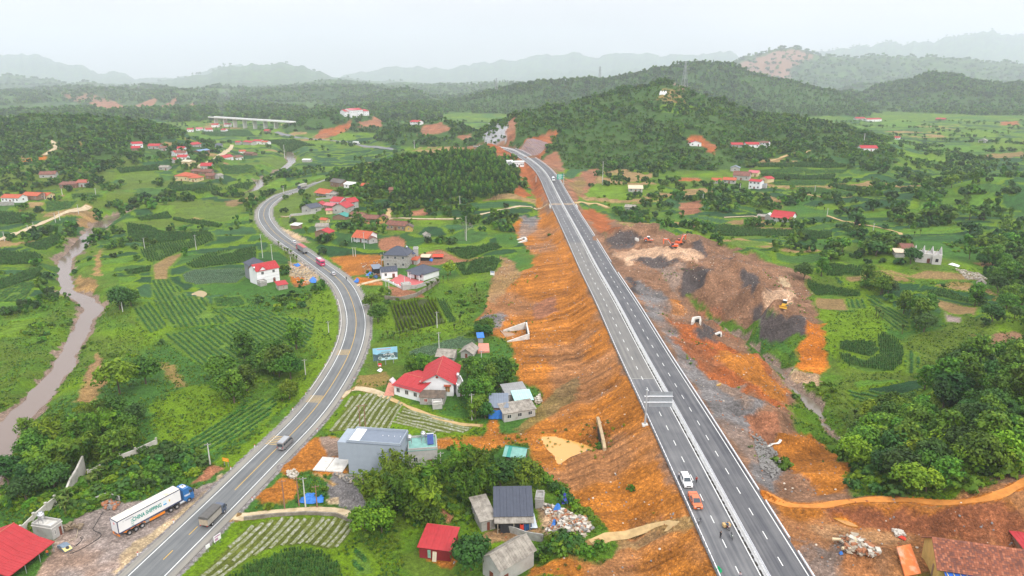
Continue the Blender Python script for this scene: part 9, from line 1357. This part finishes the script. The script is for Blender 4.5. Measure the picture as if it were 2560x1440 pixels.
def hose(label,px,rr,m,lift=.1):
 P=[(x,y,float(H(x,y))+lift)for x,y,z in catmull(GP(px),5)];b=MB();[b.tube(Vector(p)-Vector(P[0]),Vector(q)-Vector(P[0]),rr,None,5,False)for p,q in zip(P[:-1],P[1:])];tag(b.build('hose',m,None,True,P[0]),label,'hose')
hose('black hose looping over the truck lot',[(258,1280),(240,1310),(233,1325),(252,1335),(245,1348),(200,1375),(175,1385)],.07,PLASTIC);hose('thin pale hose from the scrap heap to the car shell',[(195,1325),(190,1345),(175,1352),(165,1362)],.06,M('hose pale',(.5,.42,.3),.7));hose('coiled dark hose by the car shell',[(185,1368),(195,1362),(208,1344),(200,1345),(205,1350),(190,1365)],.06,PLASTIC)
# bare tree at the village edge
b=MB();g=np.random.default_rng(4)
def br(p,d,L,r_,n):
 q=p+d*L;b.tube(p,q,r_,r_*.6,5,False)
 if n:[br(q,(d+Vector(g.normal(0,.45,3))+Vector((0,0,.15))).normalized(),L*.72,r_*.6,n-1)for _ in range(3)]
br(Vector((0,0,-.3)),Vector((0,0,1)),4.2,.28,4);x,y,z=G(1163,600);r=T('bare_tree','leafless grey tree at the right edge of the village','tree',(x,y,z));ob('trunk',b.mesh('trunk',M('dead wood',(.25,.22,.2),.9)),r)
# smoke column over the far valley
x,y,z=G(552,312);b=MB();[b.sphere((2.0*k*.9+3*math.sin(k),0,6+k*8),4+k*1.1,12,8,1.3)for k in range(9)];o=b.build('smoke',None,None,True,(x,y,z),0,kind='stuff');sm=bpy.data.materials.new('smoke');sm.use_nodes=True;sm.node_tree.nodes.clear();_o=nd(sm.node_tree,'ShaderNodeOutputMaterial');_v=nd(sm.node_tree,'ShaderNodeVolumePrincipled');_v.inputs['Color'].default_value=(.9,.93,1,1);_v.inputs['Density'].default_value=.005;sm.node_tree.links.new(_v.outputs[0],_o.inputs['Volume']);o.data.materials.append(sm)
# ---- small groups of look-alikes: tell them apart by their order from the left
ORD='first second third fourth fifth sixth seventh eighth ninth tenth eleventh twelfth thirteenth fourteenth fifteenth sixteenth'.split();by={}
for o in bpy.data.objects:
 if o.parent is None and 'group' in o.keys():by.setdefault((o['group'],o['label']),[]).append(o)
for(gr,lb),L in by.items():
 if 17<=len(L)<=130:
  L.sort(key=lambda q:proj(q.location)[1]);nr=(len(L)+15)//16;sz=-(-len(L)//nr);RN=['top','second','third','fourth','fifth','sixth','seventh','eighth']
  for r_ in range(nr):
   row=sorted(L[r_*sz:(r_+1)*sz],key=lambda q:proj(q.location)[0])
   for k,o in enumerate(row):o['label']=lb+', '+('bottom' if r_==nr-1 else RN[r_])+' row, '+('leftmost' if k==0 else 'rightmost' if k==len(row)-1 else ORD[k]+' from left')
 if 2<=len(L)<=16:
  for k,o in enumerate(sorted(L,key=lambda q:proj(q.location)[0])):o['label']=lb+', '+('leftmost' if k==0 else 'rightmost' if k==len(L)-1 else ORD[k]+' from left')
print('objects',len(bpy.data.objects))
